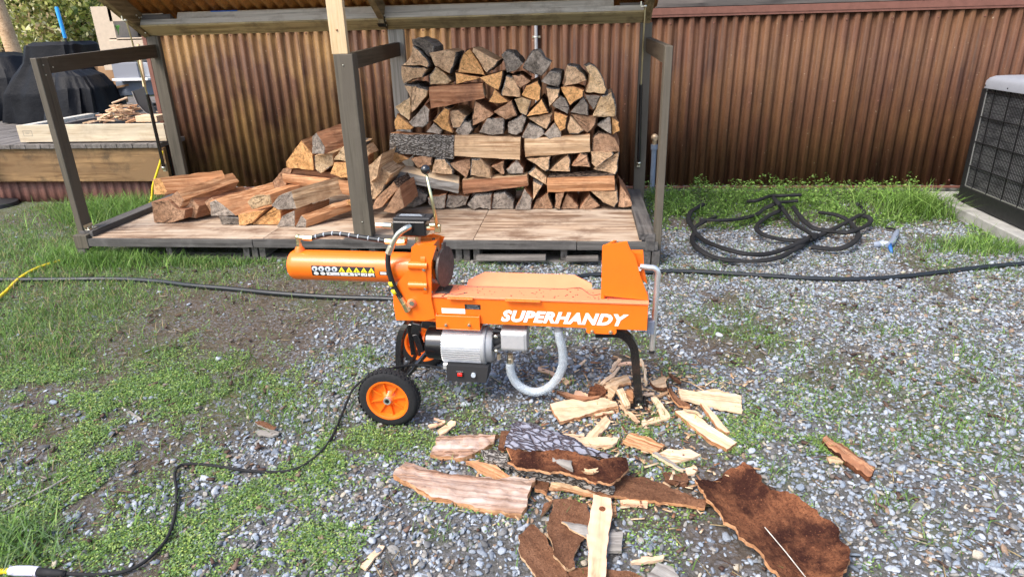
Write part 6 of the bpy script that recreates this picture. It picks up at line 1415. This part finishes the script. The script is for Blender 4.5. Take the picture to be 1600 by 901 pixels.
slab(Z8, [(0,712),(50,718),(100,710)], [(0,740),(50,735),(100,728)], .006, .008, fc, fc, 'wood_splint', 'short pale stub left of the largest slab near the bottom', 'splint', 0, group=CH)
slab(Z8, [(190,350),(225,335),(240,350)], [(195,372),(225,370),(240,358)], .006, .008, fc, fc, 'wood_chip', 'small yellow chip above the brown strip', 'chip', 0, group=CH)
slab(ZO, [(592,850),(601,852)], [(562,884),(572,888)], .006, .006, fc, fc, 'wood_splint', 'whitish splint alone on the gravel at bottom centre left', 'splint', 0, group=CH)
slab(ZO, [(198,644),(204,641),(221,653)], [(202,646),(212,652),(218,656)], .005, .005, 'split_grey_X', 'split_grey_X', 'wood_chip', 'pale grey chip in the grass left of the wheel', 'chip', 0, group=CH)
slab(ZO, [(398,657),(412,657),(431,666)], [(402,663),(414,668),(428,671)], .006, .006, 'inner_bark', 'split_grey_X', 'wood_chip', 'brown bark chip on the gravel left of the near wheel', 'chip', 0, group=CH)
slab(ZO, [(400,673),(420,670),(437,674)], [(404,679),(420,680),(434,678)], .005, .006, 'split_grey_X', 'split_grey_X', 'wood_chip', 'flat grey chip just below the brown one left of wheel', 'chip', 0, group=CH)
MB().tube(smooth_path([gp(4, 798, .008), gp(30, 785, .012), gp(60, 770, .012), (gp(85, 757, .014)), gp(107, 743, .010)], 3), [.0035]*13, 7).build('twig', 'split_grey_X', None, 'bare pale twig lying in the moss at the left edge', 'twig')
MB().tube([PZ(1195, 823, .03), PZ(1228, 862, .03), PZ(1262, 905, .028)], .0014, 6).build('twig', 'lid_light_x', None, 'thin white straw lying on the largest dark bark slab', 'twig')
MB().tube(smooth_path([PZ(1063, 592, .01), PZ(1080, 598, .014), PZ(1100, 610, .01)], 3), .0022, 6).build('twig', 'split_tan_X', None, 'thin tan twig above the widest pale splint', 'twig')
MB().tube([PZ(1102, 602, .008), PZ(1122, 590, .012)], .0025, 6).build('twig', 'fresh_chip', None, 'short pale twig beyond the widest splint', 'twig')
# countless small crumbs of wood round the leg and the bark heap
mb = MB(); r = random.Random(11)
cols = []
V = []; F = []; T = []
for (cx_, cy_, sx_, sy_, n_) in ((985, 625, 60, 32, 420), (960, 690, 60, 25, 200), (1060, 760, 60, 30, 110), (900, 760, 90, 30, 120), (1050, 600, 60, 25, 120), (900, 590, 60, 25, 90)):
    for k in range(n_):
        px, py = r.gauss(cx_, sx_), r.gauss(cy_, sy_)
        if py < 540: continue
        p = PZ(px, py, .004+r.random()*.012); A = r.uniform(0, 3.14); L = r.uniform(.002, .014)*(1.6 if r.random() < .15 else 1); w_ = L*r.uniform(.12, .5); t = .0015
        u = Vector((math.cos(A), math.sin(A), r.uniform(-.3, .3)))*L; v_ = Vector((-math.sin(A), math.cos(A), 0))*w_; b_ = len(V)
        for zt in (0, t):
            for a1, a2 in ((-1, -1), (1, -.7), (1, .7), (-1, 1)): V.append(p+u*a1+v_*a2+Vector((0, 0, zt)))
        for q in ((3,2,1,0),(4,5,6,7),(0,1,5,4),(1,2,6,5),(2,3,7,6),(3,0,4,7)): F.append([b_+i for i in q])
        c = r.choice([(.72,.50,.30),(.60,.38,.21),(.35,.18,.10),(.20,.10,.06),(.78,.60,.40)]); T += [c]*8
o = leaf_mesh('wood_crumbs', np.array([tuple(v) for v in V]), np.array(F), np.array(T), 'grass_blades', '', ''); tag(o, 'crumbs and slivers of wood sprinkled round the front leg', 'wood chips', None, 'stuff')

# ---------------------------------------------------------------- air conditioner on its pad
MB().box((2.60, 3.955, -.05), (3.9, 5.22, .075), bev=.006).build('concrete_pad', 'concrete', None, 'pale concrete pad under the air conditioner at right', 'pad')
ac = thing('air_conditioner', (3.05, 4.5, .08), 'grey topped air conditioner unit with a black wire grille beside the wall', 'air conditioner')
AX0, AX1, AY0, AY1, AZ0, AZ1 = 2.69, 3.50, 4.06, 4.93, .115, .855
m = MB(); m.box((AX0+.0, AY0, AZ0-.03), (AX1, AY1, AZ0+.075), bev=.004); m.box((AX0+.03, AY1, AZ0-.035), (AX1, AY1+.12, AZ0-.02)); B(m, 'base_pan', 'ac_black', ac)
m = MB(); m.box((AX0+.02, AY0+.02, AZ0+.076), (AX1-.02, AY1-.02, AZ1-.006)); B(m, 'coil', 'ac_coil', ac)
for y0, y1 in ((AY0, AY0+.03), (AY1-.045, AY1)):
    for x0, x1 in ((AX0+.002, AX0+.045), (AX1-.045, AX1-.002)): B(MB().box((x0, y0, AZ0+.076), (x1, y1, AZ1-.004), bev=.003), 'corner_post', 'ac_black', ac)
B(MB().box((AX0+.006, AY1-.0525, AZ0+.078), (AX0+.016, AY1-.0460, AZ1-.006)).box((AX0+.006, AY0+.035, AZ0+.0765), (AX0+.014, AY1-.055, AZ0+.084)), 'edge_strip', 'metal_edge', ac)
for k in range(1, 5): B(MB().box((AX0+.001, AY0+.031, AZ0+.076+.166*k-.003-.02), (AX0+.010, AY1-.046, AZ0+.076+.166*k+.003-.02), bev=0), 'grille_bar', 'ac_black', ac)
m = MB()
for i in range(52):
    y = AY0+.036+i*(AY1-AY0-.088)/51; m.box((AX0+.0105, y-.0018, AZ0+.077), (AX0+.0135, y+.0018, AZ1-.006), bev=0)
for i in range(34):
    z = AZ0+.085+i*(AZ1-AZ0-.10)/33; m.box((AX0+.0137, AY0+.033, z-.0009), (AX0+.0155, AY1-.047, z+.0009), bev=0)
for i in range(4): y = AY0+.22+i*.17; m.box((AX0+.004, y-.003, AZ0+.077), (AX0+.0103, y+.003, AZ1-.006), bev=0)
B(m, 'wire_grille', 'ac_black', ac, kind='stuff')
def rr2(x0, x1, y0, y1, z, r_, n=6):
    out = []
    for (cx_, cy_, a_) in ((x1-r_, y1-r_, 0), (x0+r_, y1-r_, 90), (x0+r_, y0+r_, 180), (x1-r_, y0+r_, 270)):
        for k in range(n+1): A = R(a_+90*k/n); out.append(Vector((cx_+math.cos(A)*r_, cy_+math.sin(A)*r_, z)))
    return out
m = MB(); Ls = []
for ins, z in ((.0, AZ1-.003), (-.010, AZ1), (-.008, AZ1+.045), (.004, AZ1+.066), (.025, AZ1+.078), (.06, AZ1+.082), (.30, AZ1+.086)): Ls.append(rr2(AX0+ins, AX1-ins, AY0+ins, AY1-ins, z, .07 if ins < .1 else .04))
n = len(Ls[0]); V = [p for l in Ls for p in l]; F = [(i*n+j, i*n+(j+1) % n, (i+1)*n+(j+1) % n, (i+1)*n+j) for i in range(len(Ls)-1) for j in range(n)]+[tuple(range((len(Ls)-1)*n, len(Ls)*n))]
m.add(V, F, 0, True); B(m, 'top_cover', 'ac_grey', ac)
for y in (AY1-.05, AY1-.30, AY0+.3): B(MB().ball((AX0-.009, y, AZ1+.018), .005), 'screw', 'ac_black', ac)

# ---------------------------------------------------------------- raised deck at the left and what stands on it
dk = thing('raised_deck', (-5.5, 6.8, 0), 'raised timber deck with a corrugated rusty skirt left of the rack', 'deck')
DT = .505; DYF = 5.13
x = -8.6; k = 0
while x < -3.44:
    w_ = .137; x1 = min(x+w_, -3.44); B(MB().box((x, DYF-.02-.004*random.random(), DT-.036), (x1-.004, 9.6 if x1 < -3.66 else 5.50, DT+.001*random.random()), bev=.003), 'deck_board', 'grey_board_y', dk); x = x1
B(MB().box((-8.6, DYF, .19), (-3.42, DYF+.04, DT-.038)), 'rim_board', 'pt_brown_x', dk)
B(MB().box((-3.70, DYF+.041, .19), (-3.66, 9.6, DT-.038)), 'rim_board', 'pt_brown_x', dk)
x = -8.6; k = 0
while x < -3.44: x1 = min(x+.62, -3.43); corr_sheet(x, x1+.01, -.02, .195, DYF+.062-.0015*(k % 2), 'rust_red_sheet', dk, .008, name='skirt_sheet'); x = x1; k += 1
B(MB().box((-8.6, DYF+.08, -.02), (-3.44, DYF+.10, DT-.04)), 'skirt_backing', 'dark_void', dk)
# shallow timber frame with kindling on the deck
fr = thing('timber_frame', (-4.2, 5.8, DT), 'low pale timber frame on the deck holding loose kindling', 'crate')
y0 = 5.17; xl = PY(27, 205, y0).x; xr = -3.40; zt = PY(120, 195, y0).z; yb = PZ(172, 162, zt).y
B(MB().box((xl, y0, DT+.012), (xr, y0+.038, zt)), 'frame_board', 'raw_pine_x', fr)
B(MB().box((xl, y0+.04, DT+.012), (xl+.085, yb, zt-.002)), 'frame_board', 'lid_light_x', fr)
B(MB().box((xl+.30, y0+.04, DT+.012), (xl+.34, yb, zt-.003)), 'frame_board', 'grey_board_y', fr)
B(MB().box((xl, yb, DT+.012), (-3.66, yb+.04, zt-.001)), 'frame_board', 'grey_board_x', fr)
for i in range(4): B(MB().box((xl+.04, y0+.06+i*(yb-y0-.2)/3, zt-.045), (-3.66, y0+.17+i*(yb-y0-.2)/3, zt-.028)), 'slat', 'grey_board_x', fr)
st = MB(); p, q = PY(35, 205, y0-.001), PY(51, 213, y0-.001)
for a_, b_ in (((p.x, p.z), (q.x, p.z)), ((p.x, q.z), (q.x, q.z)), ((p.x, p.z), (p.x, q.z)), ((q.x, p.z), (q.x, q.z)), ((p.x+.02, p.z-.012), (q.x-.02, p.z-.012)), ((p.x+.02, p.z-.024), (q.x-.03, p.z-.024))):
    st.box((min(a_[0], b_[0]), y0-.0008, min(a_[1], b_[1])), (max(a_[0], b_[0])+.003, y0-.0002, max(a_[1], b_[1])+.003), bev=0)
B(st, 'ink_stamp', 'split_grey_X', fr)
r = random.Random(3)
hc = PY(192, 180, 5.55).x
for i in range(84):
    cx_ = hc+r.gauss(0, .12); cy_ = 5.55+r.gauss(0, .10); A = r.uniform(-1.0, 1.3); L = r.uniform(.06, .17); t = r.uniform(-.4, .4)
    hh = max(.02, .20-.75*abs(cx_-hc-.03)-.5*abs(cy_-5.55)); pz_ = zt-.02+r.random()*hh
    d = Vector((math.cos(A), math.sin(A), t)).normalized(); c = Vector((cx_, cy_, pz_+.01))
    lab = 'thin split stick in the loose kindling heap on the deck'
    MB().beam(c-d*L/2, c+d*L/2, r.uniform(.010, .040), r.uniform(.004, .014)).build('kindling_stick', r.choice(['fresh_chip', 'pink_chip', 'split_tan_X', 'split_pale_X', 'split_tan_X', 'split_orange_X']), None, lab, 'kindling', 'kindling heaped on the timber frame')
p = PY(232, 188, 5.3); B(MB().box((p.x-.1, 5.28, zt+.001), (p.x+.09, 5.42, zt+.05)), 'wood_block', 'split_pale_X', None, label='yellow wood block on the frame beside the kindling', cat='block')
# covered grill and bundle: cloth skins with folds
def draped(name, secs, label, seed, nfold=11, amp=.03):
    """secs: list of (z, cx, cy, rx, ry, squareness)"""
    n = 72; V = []
    for k, (z, cx_, cy_, rx, ry, sq) in enumerate(secs):
        for j in range(n):
            A = 2*math.pi*j/n; c, s_ = math.cos(A), math.sin(A); e = 2/sq; X = math.copysign(abs(c)**e, c)*rx; Y = math.copysign(abs(s_)**e, s_)*ry
            f = amp*(k/len(secs))*noise.noise(Vector((c*nfold*.35+seed, s_*nfold*.35, z*1.2)))*2+amp*.3*noise.noise(Vector((c*7+z*2.5, s_*7+seed, z*1.5)))
            V.append((cx_+X*(1+f/rx), cy_+Y*(1+f/ry), z+.01*noise.noise(Vector((c*4, s_*4, z*9+seed)))))
    m = MB(); F = [(k*n+j, k*n+(j+1) % n, (k+1)*n+(j+1) % n, (k+1)*n+j) for k in range(len(secs)-1) for j in range(n)]
    m.add(V, F, 0, True); m.add(V[:n], [tuple(range(n))], 0); return m.build(name, 'black_tarp', None, label, 'covered furniture')
def secs(prof, n=26):
    out = []
    for k in range(n+1):
        t = k/n*(len(prof)-1); i = min(int(t), len(prof)-2); f = t-i; f = f*f*(3-2*f)
        out.append(tuple(prof[i][q]*(1-f)+prof[i+1][q]*f for q in range(6)))
    return out
GY = 6.6
gl, gr, gt = PY(32, 90, GY), PY(118, 98, GY), PY(75, 66, GY)
cx_ = (gl.x+gr.x)/2
draped('covered_grill', secs([(gt.z, cx_+.02, GY+.25, (gr.x-gl.x)*.40, .22, 4), (gt.z-.03, cx_, GY+.25, (gr.x-gl.x)*.50, .26, 4), (gl.z-.06, cx_-.02, GY+.24, (gr.x-gl.x)*.56, .28, 4), (gl.z-.20, cx_-.05, GY+.22, .45, .30, 3.5), (DT+.3, cx_-.08, GY+.2, .55, .34, 3), (DT+.01, cx_-.1, GY+.2, .62, .38, 2.6)]), 'black covered grill standing on the deck behind the left post', 1, 11, .035)
s0 = PY(8, 90, 7.2)
draped('covered_chair', secs([(PY(8, 82, 7.2).z, s0.x-.15, 7.3, .12, .2, 2.4), (PY(8, 88, 7.2).z, s0.x-.2, 7.3, .38, .3, 2.4), (PY(8, 120, 7.2).z, s0.x-.2, 7.25, .55, .4, 2.6), (DT+.01, s0.x-.2, 7.2, .65, .5, 2.6)]), 'black draped shape at the far left edge behind the grill', 2, 9, .05)
b0, b1 = PY(90, 120, 6.1), PY(142, 165, 6.1)
draped('covered_bundle', secs([(PY(96, 112, 6.1).z, b0.x+.02, 6.3, .12, .16, 3), (PY(100, 120, 6.1).z, b0.x+.04, 6.3, .20, .2, 3.2), (PY(130, 138, 6.1).z, b0.x+.07, 6.28, .26, .24, 3.2), (DT+.15, b0.x+.08, 6.25, .28, .28, 3), (DT+.01, b0.x+.08, 6.22, .30, .3, 2.6)]), 'black tarp bundle on the deck right of the covered grill', 5, 13, .05)
# blue handled pole
hb = thing('blue_handled_tool', PY(110, 140, 6.9), 'long tool with a bright blue grip leaning behind the covered grill', 'tool')
a_, b_, c_ = PY(88, 11, 6.9), PY(102, 60, 6.9), PY(112, 100, 6.9)
MB().tube([a_, a_.lerp(b_, .05), b_], [.014, .019, .017], 12).build('grip', 'blue_handle', hb); MB().cyl(b_, c_, .011).build('shaft', 'black_plastic', hb)
# boxes and bins
def boxat(x0, y0, x1, y1, Y, dY, mat, name, label, cat, lift=0):
    p, q = PY(x0, y1, Y), PY(x1, y0, Y); return MB().box((p.x, Y, p.z+lift), (q.x, Y+dY, q.z), bev=.004).build(name, mat, None, label, cat)
t = boxat(124, 118, 162, 165, 6.75, .3, 'cardboard', 'cardboard_box', 'lower brown cardboard box beside the black tarp bundle', 'box')
p, q = PY(124, 165, 6.75), PY(162, 118, 6.75)
t2 = boxat(128, 104, 165, 117, 6.8, .3, 'cardboard', 'cardboard_box', 'flat cardboard box on top of the lower brown one', 'box')
t3 = boxat(163, 104, 178, 150, 6.7, .25, 'cardboard', 'cardboard_box', 'narrow cardboard box with black printed mark right of the pair', 'box')
p, q = PY(166, 136, 6.699), PY(175, 122, 6.699)
m = MB()
for (u0, v0), (u1, v1) in (((0, 0), (0, 1)), ((1, 0), (1, 1)), ((0, .3), (1, .7))): m.beam((p.x+(q.x-p.x)*u0, 6.699, p.z+(q.z-p.z)*v0), (p.x+(q.x-p.x)*u1, 6.699, p.z+(q.z-p.z)*v1), .002, .012, up=(0, 1, 0))
OFF[t3] = Vector(t3.location); m.build('printed_mark', 'black_print', t3)
m = MB(); m.prism([PY(160, 140, 6.55), PY(200, 131, 6.6), PY(202, 134, 6.6), PY(162, 143, 6.55)], (0, .15, 0)); m.build('box_flap', 'cardboard', None, 'loose cardboard flap sticking out below the marked box', 'flap')
b_ = boxat(179, 98, 213, 124, 6.5, .35, 'grey_bin', 'storage_bin', 'grey plastic storage bin with a white lid rim behind the strut', 'bin')
p, q = PY(177, 127, 6.49), PY(232, 122, 6.49); MB().box((p.x, 6.47, p.z), (q.x, 6.9, q.z), bev=.003).build('shelf_board', 'white_print', None, 'white shelf edge under the grey storage bin', 'shelf')
boxat(185, 127, 228, 150, 6.6, .3, 'connector_grey', 'storage_bin', 'dark blue grey bag under the white shelf edge', 'bin')
boxat(214, 98, 236, 121, 6.55, .3, 'ac_grey', 'storage_bin', 'pale grey bin beside the rack post', 'bin')
sh = thing('shelf_unit', PY(190, 98, 6.6), 'beige shelf unit with a dark opening above the rack rail', 'shelf')
p0, p1 = PY(164, 100, 6.6), PY(240, 14, 6.6)
def sb(x0, y0, x1, y1, Ya, Yb, nm, mt):
    a_, b_ = PY(x0, y1, Ya), PY(x1, y0, Ya); MB().box((a_.x, Ya, a_.z), (b_.x, Yb, b_.z)).build(nm, mt, sh)
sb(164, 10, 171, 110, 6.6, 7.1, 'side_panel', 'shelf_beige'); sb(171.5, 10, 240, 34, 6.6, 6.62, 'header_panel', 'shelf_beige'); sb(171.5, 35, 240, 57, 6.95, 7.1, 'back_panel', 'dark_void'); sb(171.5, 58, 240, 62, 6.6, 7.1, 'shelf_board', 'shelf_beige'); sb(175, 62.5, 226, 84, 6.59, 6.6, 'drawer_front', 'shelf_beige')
m = MB()
for k in range(7):
    c = PY(176+k*1.6, 55, 6.64); P = [c, c+Vector((-.01+k*.004, -.01, .05)), c+Vector((-.04+k*.012, -.02, .085)), c+Vector((-.07+k*.02, -.02, .07))]; m.tube(smooth_path(P, 3), [.002, .003, .004, .006, .008, .009, .008, .006, .004, .002], 6, flat_=.3)
m.build('potted_plant', 'leaf_plant', None, 'green leafy plant in the dark shelf opening', 'plant')
# black snow shovel blade with pale rim
sv = thing('shovel', PY(225, 165, 5.6), 'black shovel blade with a pale edge leaning behind the left strut', 'shovel')
P = [PY(x, y, 5.6) for x, y in ((205, 143), (222, 148), (252, 205), (240, 181), (226, 172), (214, 160))]
P = [PY(x, y, 5.6) for x, y in ((206, 143), (226, 136), (250, 190), (241, 182), (228, 176), (215, 163))]
MB().prism(P, (0, .006, 0)).build('blade', 'black_plastic', sv)
MB().tube([PY(206, 143, 5.59), PY(214, 162, 5.59), PY(227, 176, 5.59), PY(242, 183, 5.59)], .004, 6).build('blade_edge', 'metal_edge', sv)
MB().cyl(PY(226, 136, 5.61), PY(216, 70, 5.75), .014).build('handle', 'raw_pine', sv)
# black umbrella base at the left edge in front of the deck
ub = thing('umbrella_stand', PZ(-2, 322, 0), 'dark grey pole and round base at the far left in front of the deck', 'stand')
c = PZ(-6, 322, 0); MB().lathe([(0, .001), (0, .17), (.03, .165), (.045, .10), (.06, .05), (.06, .001)], (c.x, c.y, .002), 'Z', 28).build('base', 'black_plastic', ub); MB().cyl((c.x-.02, c.y, .05), (c.x-.05, c.y, .5), .03).build('pole', 'black_plastic', ub)

# ---------------------------------------------------------------- trees beyond the deck
def tree(x, y, h, cr, ch, cols, name, label, n, trunk=.10, lean=0.0, low=.2, seed=0, tm='bark_brown_X', leaf=(.03, .07)):
    r = np.random.default_rng(seed+77); t = thing(name, (x, y, 0), label, 'tree', 'trees beyond the deck')
    m = MB(); P = [Vector((x+lean*z*z*.05+.04*math.sin(z*1.3+seed), y, z)) for z in np.linspace(-.1, h, 9)]; m.tube(P, [trunk*(1-.75*i/8) for i in range(9)], 12)
    rr_ = random.Random(seed)
    tips = []
    for k in range(26):
        z = h*rr_.uniform(low, .95); A = rr_.uniform(0, 6.28); L = cr*rr_.uniform(.5, 1)*(1.15-.6*z/h); b_ = Vector((x+lean*z*z*.05, y, z)); e = b_+Vector((math.cos(A)*L, math.sin(A)*L, L*rr_.uniform(-.1, .5))); mid = b_.lerp(e, .5)+Vector((0, 0, .08*L)); m.tube([b_, mid, e], [trunk*.28, trunk*.16, .006], 6); tips += [mid, e, b_.lerp(e, .75)]
    m.build('trunk', tm, t)
    tp = np.array([tuple(p) for p in tips]); c = tp[r.integers(0, len(tp), n)]; cl = r.normal(0, cr*.13, (n, 3)); pos = c+cl; tone = r.random(len(tp))
    u = r.normal(0, 1, (n, 3)); u /= np.linalg.norm(u, axis=1)[:, None]; w2 = r.normal(0, 1, (n, 3)); w2 -= (w2*u).sum(1)[:, None]*u; w2 /= np.linalg.norm(w2, axis=1)[:, None]
    s_ = r.uniform(*leaf, n)[:, None]; V = np.stack([pos-u*s_, pos-w2*s_*.5, pos+u*s_, pos+w2*s_*.5], 1).reshape(-1, 3)-np.array([x, y, 0])
    o = leaf_mesh('crown', V, np.arange(n*4).reshape(-1, 4), np.repeat(pick(n, cols), 4, 0), 'tree_leaves', '', ''); o.parent = t
    return t
SUNNY = [(.60, .60, .20), (.78, .74, .38), (.42, .46, .14), (.90, .86, .62), (.26, .30, .10), (.62, .46, .28)]  # sunlight on the far trees is put into these pale leaf colours
DK = [(.10, .15, .05), (.16, .22, .06), (.24, .30, .08)]
def at(px, y): return PY(px, 60, y).x
tree(at(14, 9.5), 9.5, 4.6, .6, 2, SUNNY, 'slender_tree', 'tan trunked tree at the top left corner', 2500, .13, -.1, .55, 1, 'split_tan_X')
tree(at(60, 12), 12, 4.5, 1.5, 3, SUNNY, 'bushy_tree', 'sunlit yellow green tree behind the covered grill', 15000, .09, 0, .08, 2)
tree(at(120, 13), 13, 4.8, 1.6, 3, SUNNY, 'bushy_tree', 'sunlit pale tree behind the blue handled tool', 15000, .09, 0, .06, 3)
tree(at(175, 12.2), 12.2, 4.6, 1.4, 3, SUNNY[:3]+DK, 'bushy_tree', 'greener tree behind the beige shelf', 12000, .09, 0, .06, 4)
tree(at(0, 14), 14, 5.0, 1.8, 3, SUNNY[:5], 'bushy_tree', 'loose pale tree behind the corner trunk', 14000, .10, 0, .06, 5)
tree(at(-60, 11.5), 11.5, 4.6, 1.5, 3, SUNNY[:3]+DK, 'bushy_tree', 'green tree left beyond the picture edge', 9000, .10, 0, .06, 6)
x = rng.uniform(-22, 2, 60000); y = 15.5+rng.uniform(0, 2.5, 60000); z = rng.uniform(0, 5.2, 60000)*(.75+.4*fbm(x, y, 1.5, 91))
V, F, T = leaflets(x, y, .1, rng.uniform(.03, .07, 60000), SUNNY+DK, z=z)
k = np.arange(0, 1)
o = leaf_mesh('far_woods', V, F, T, 'tree_leaves', '', ''); tag(o, 'sunlit far woods filling the gap behind the deck', 'woods', None, 'stuff')
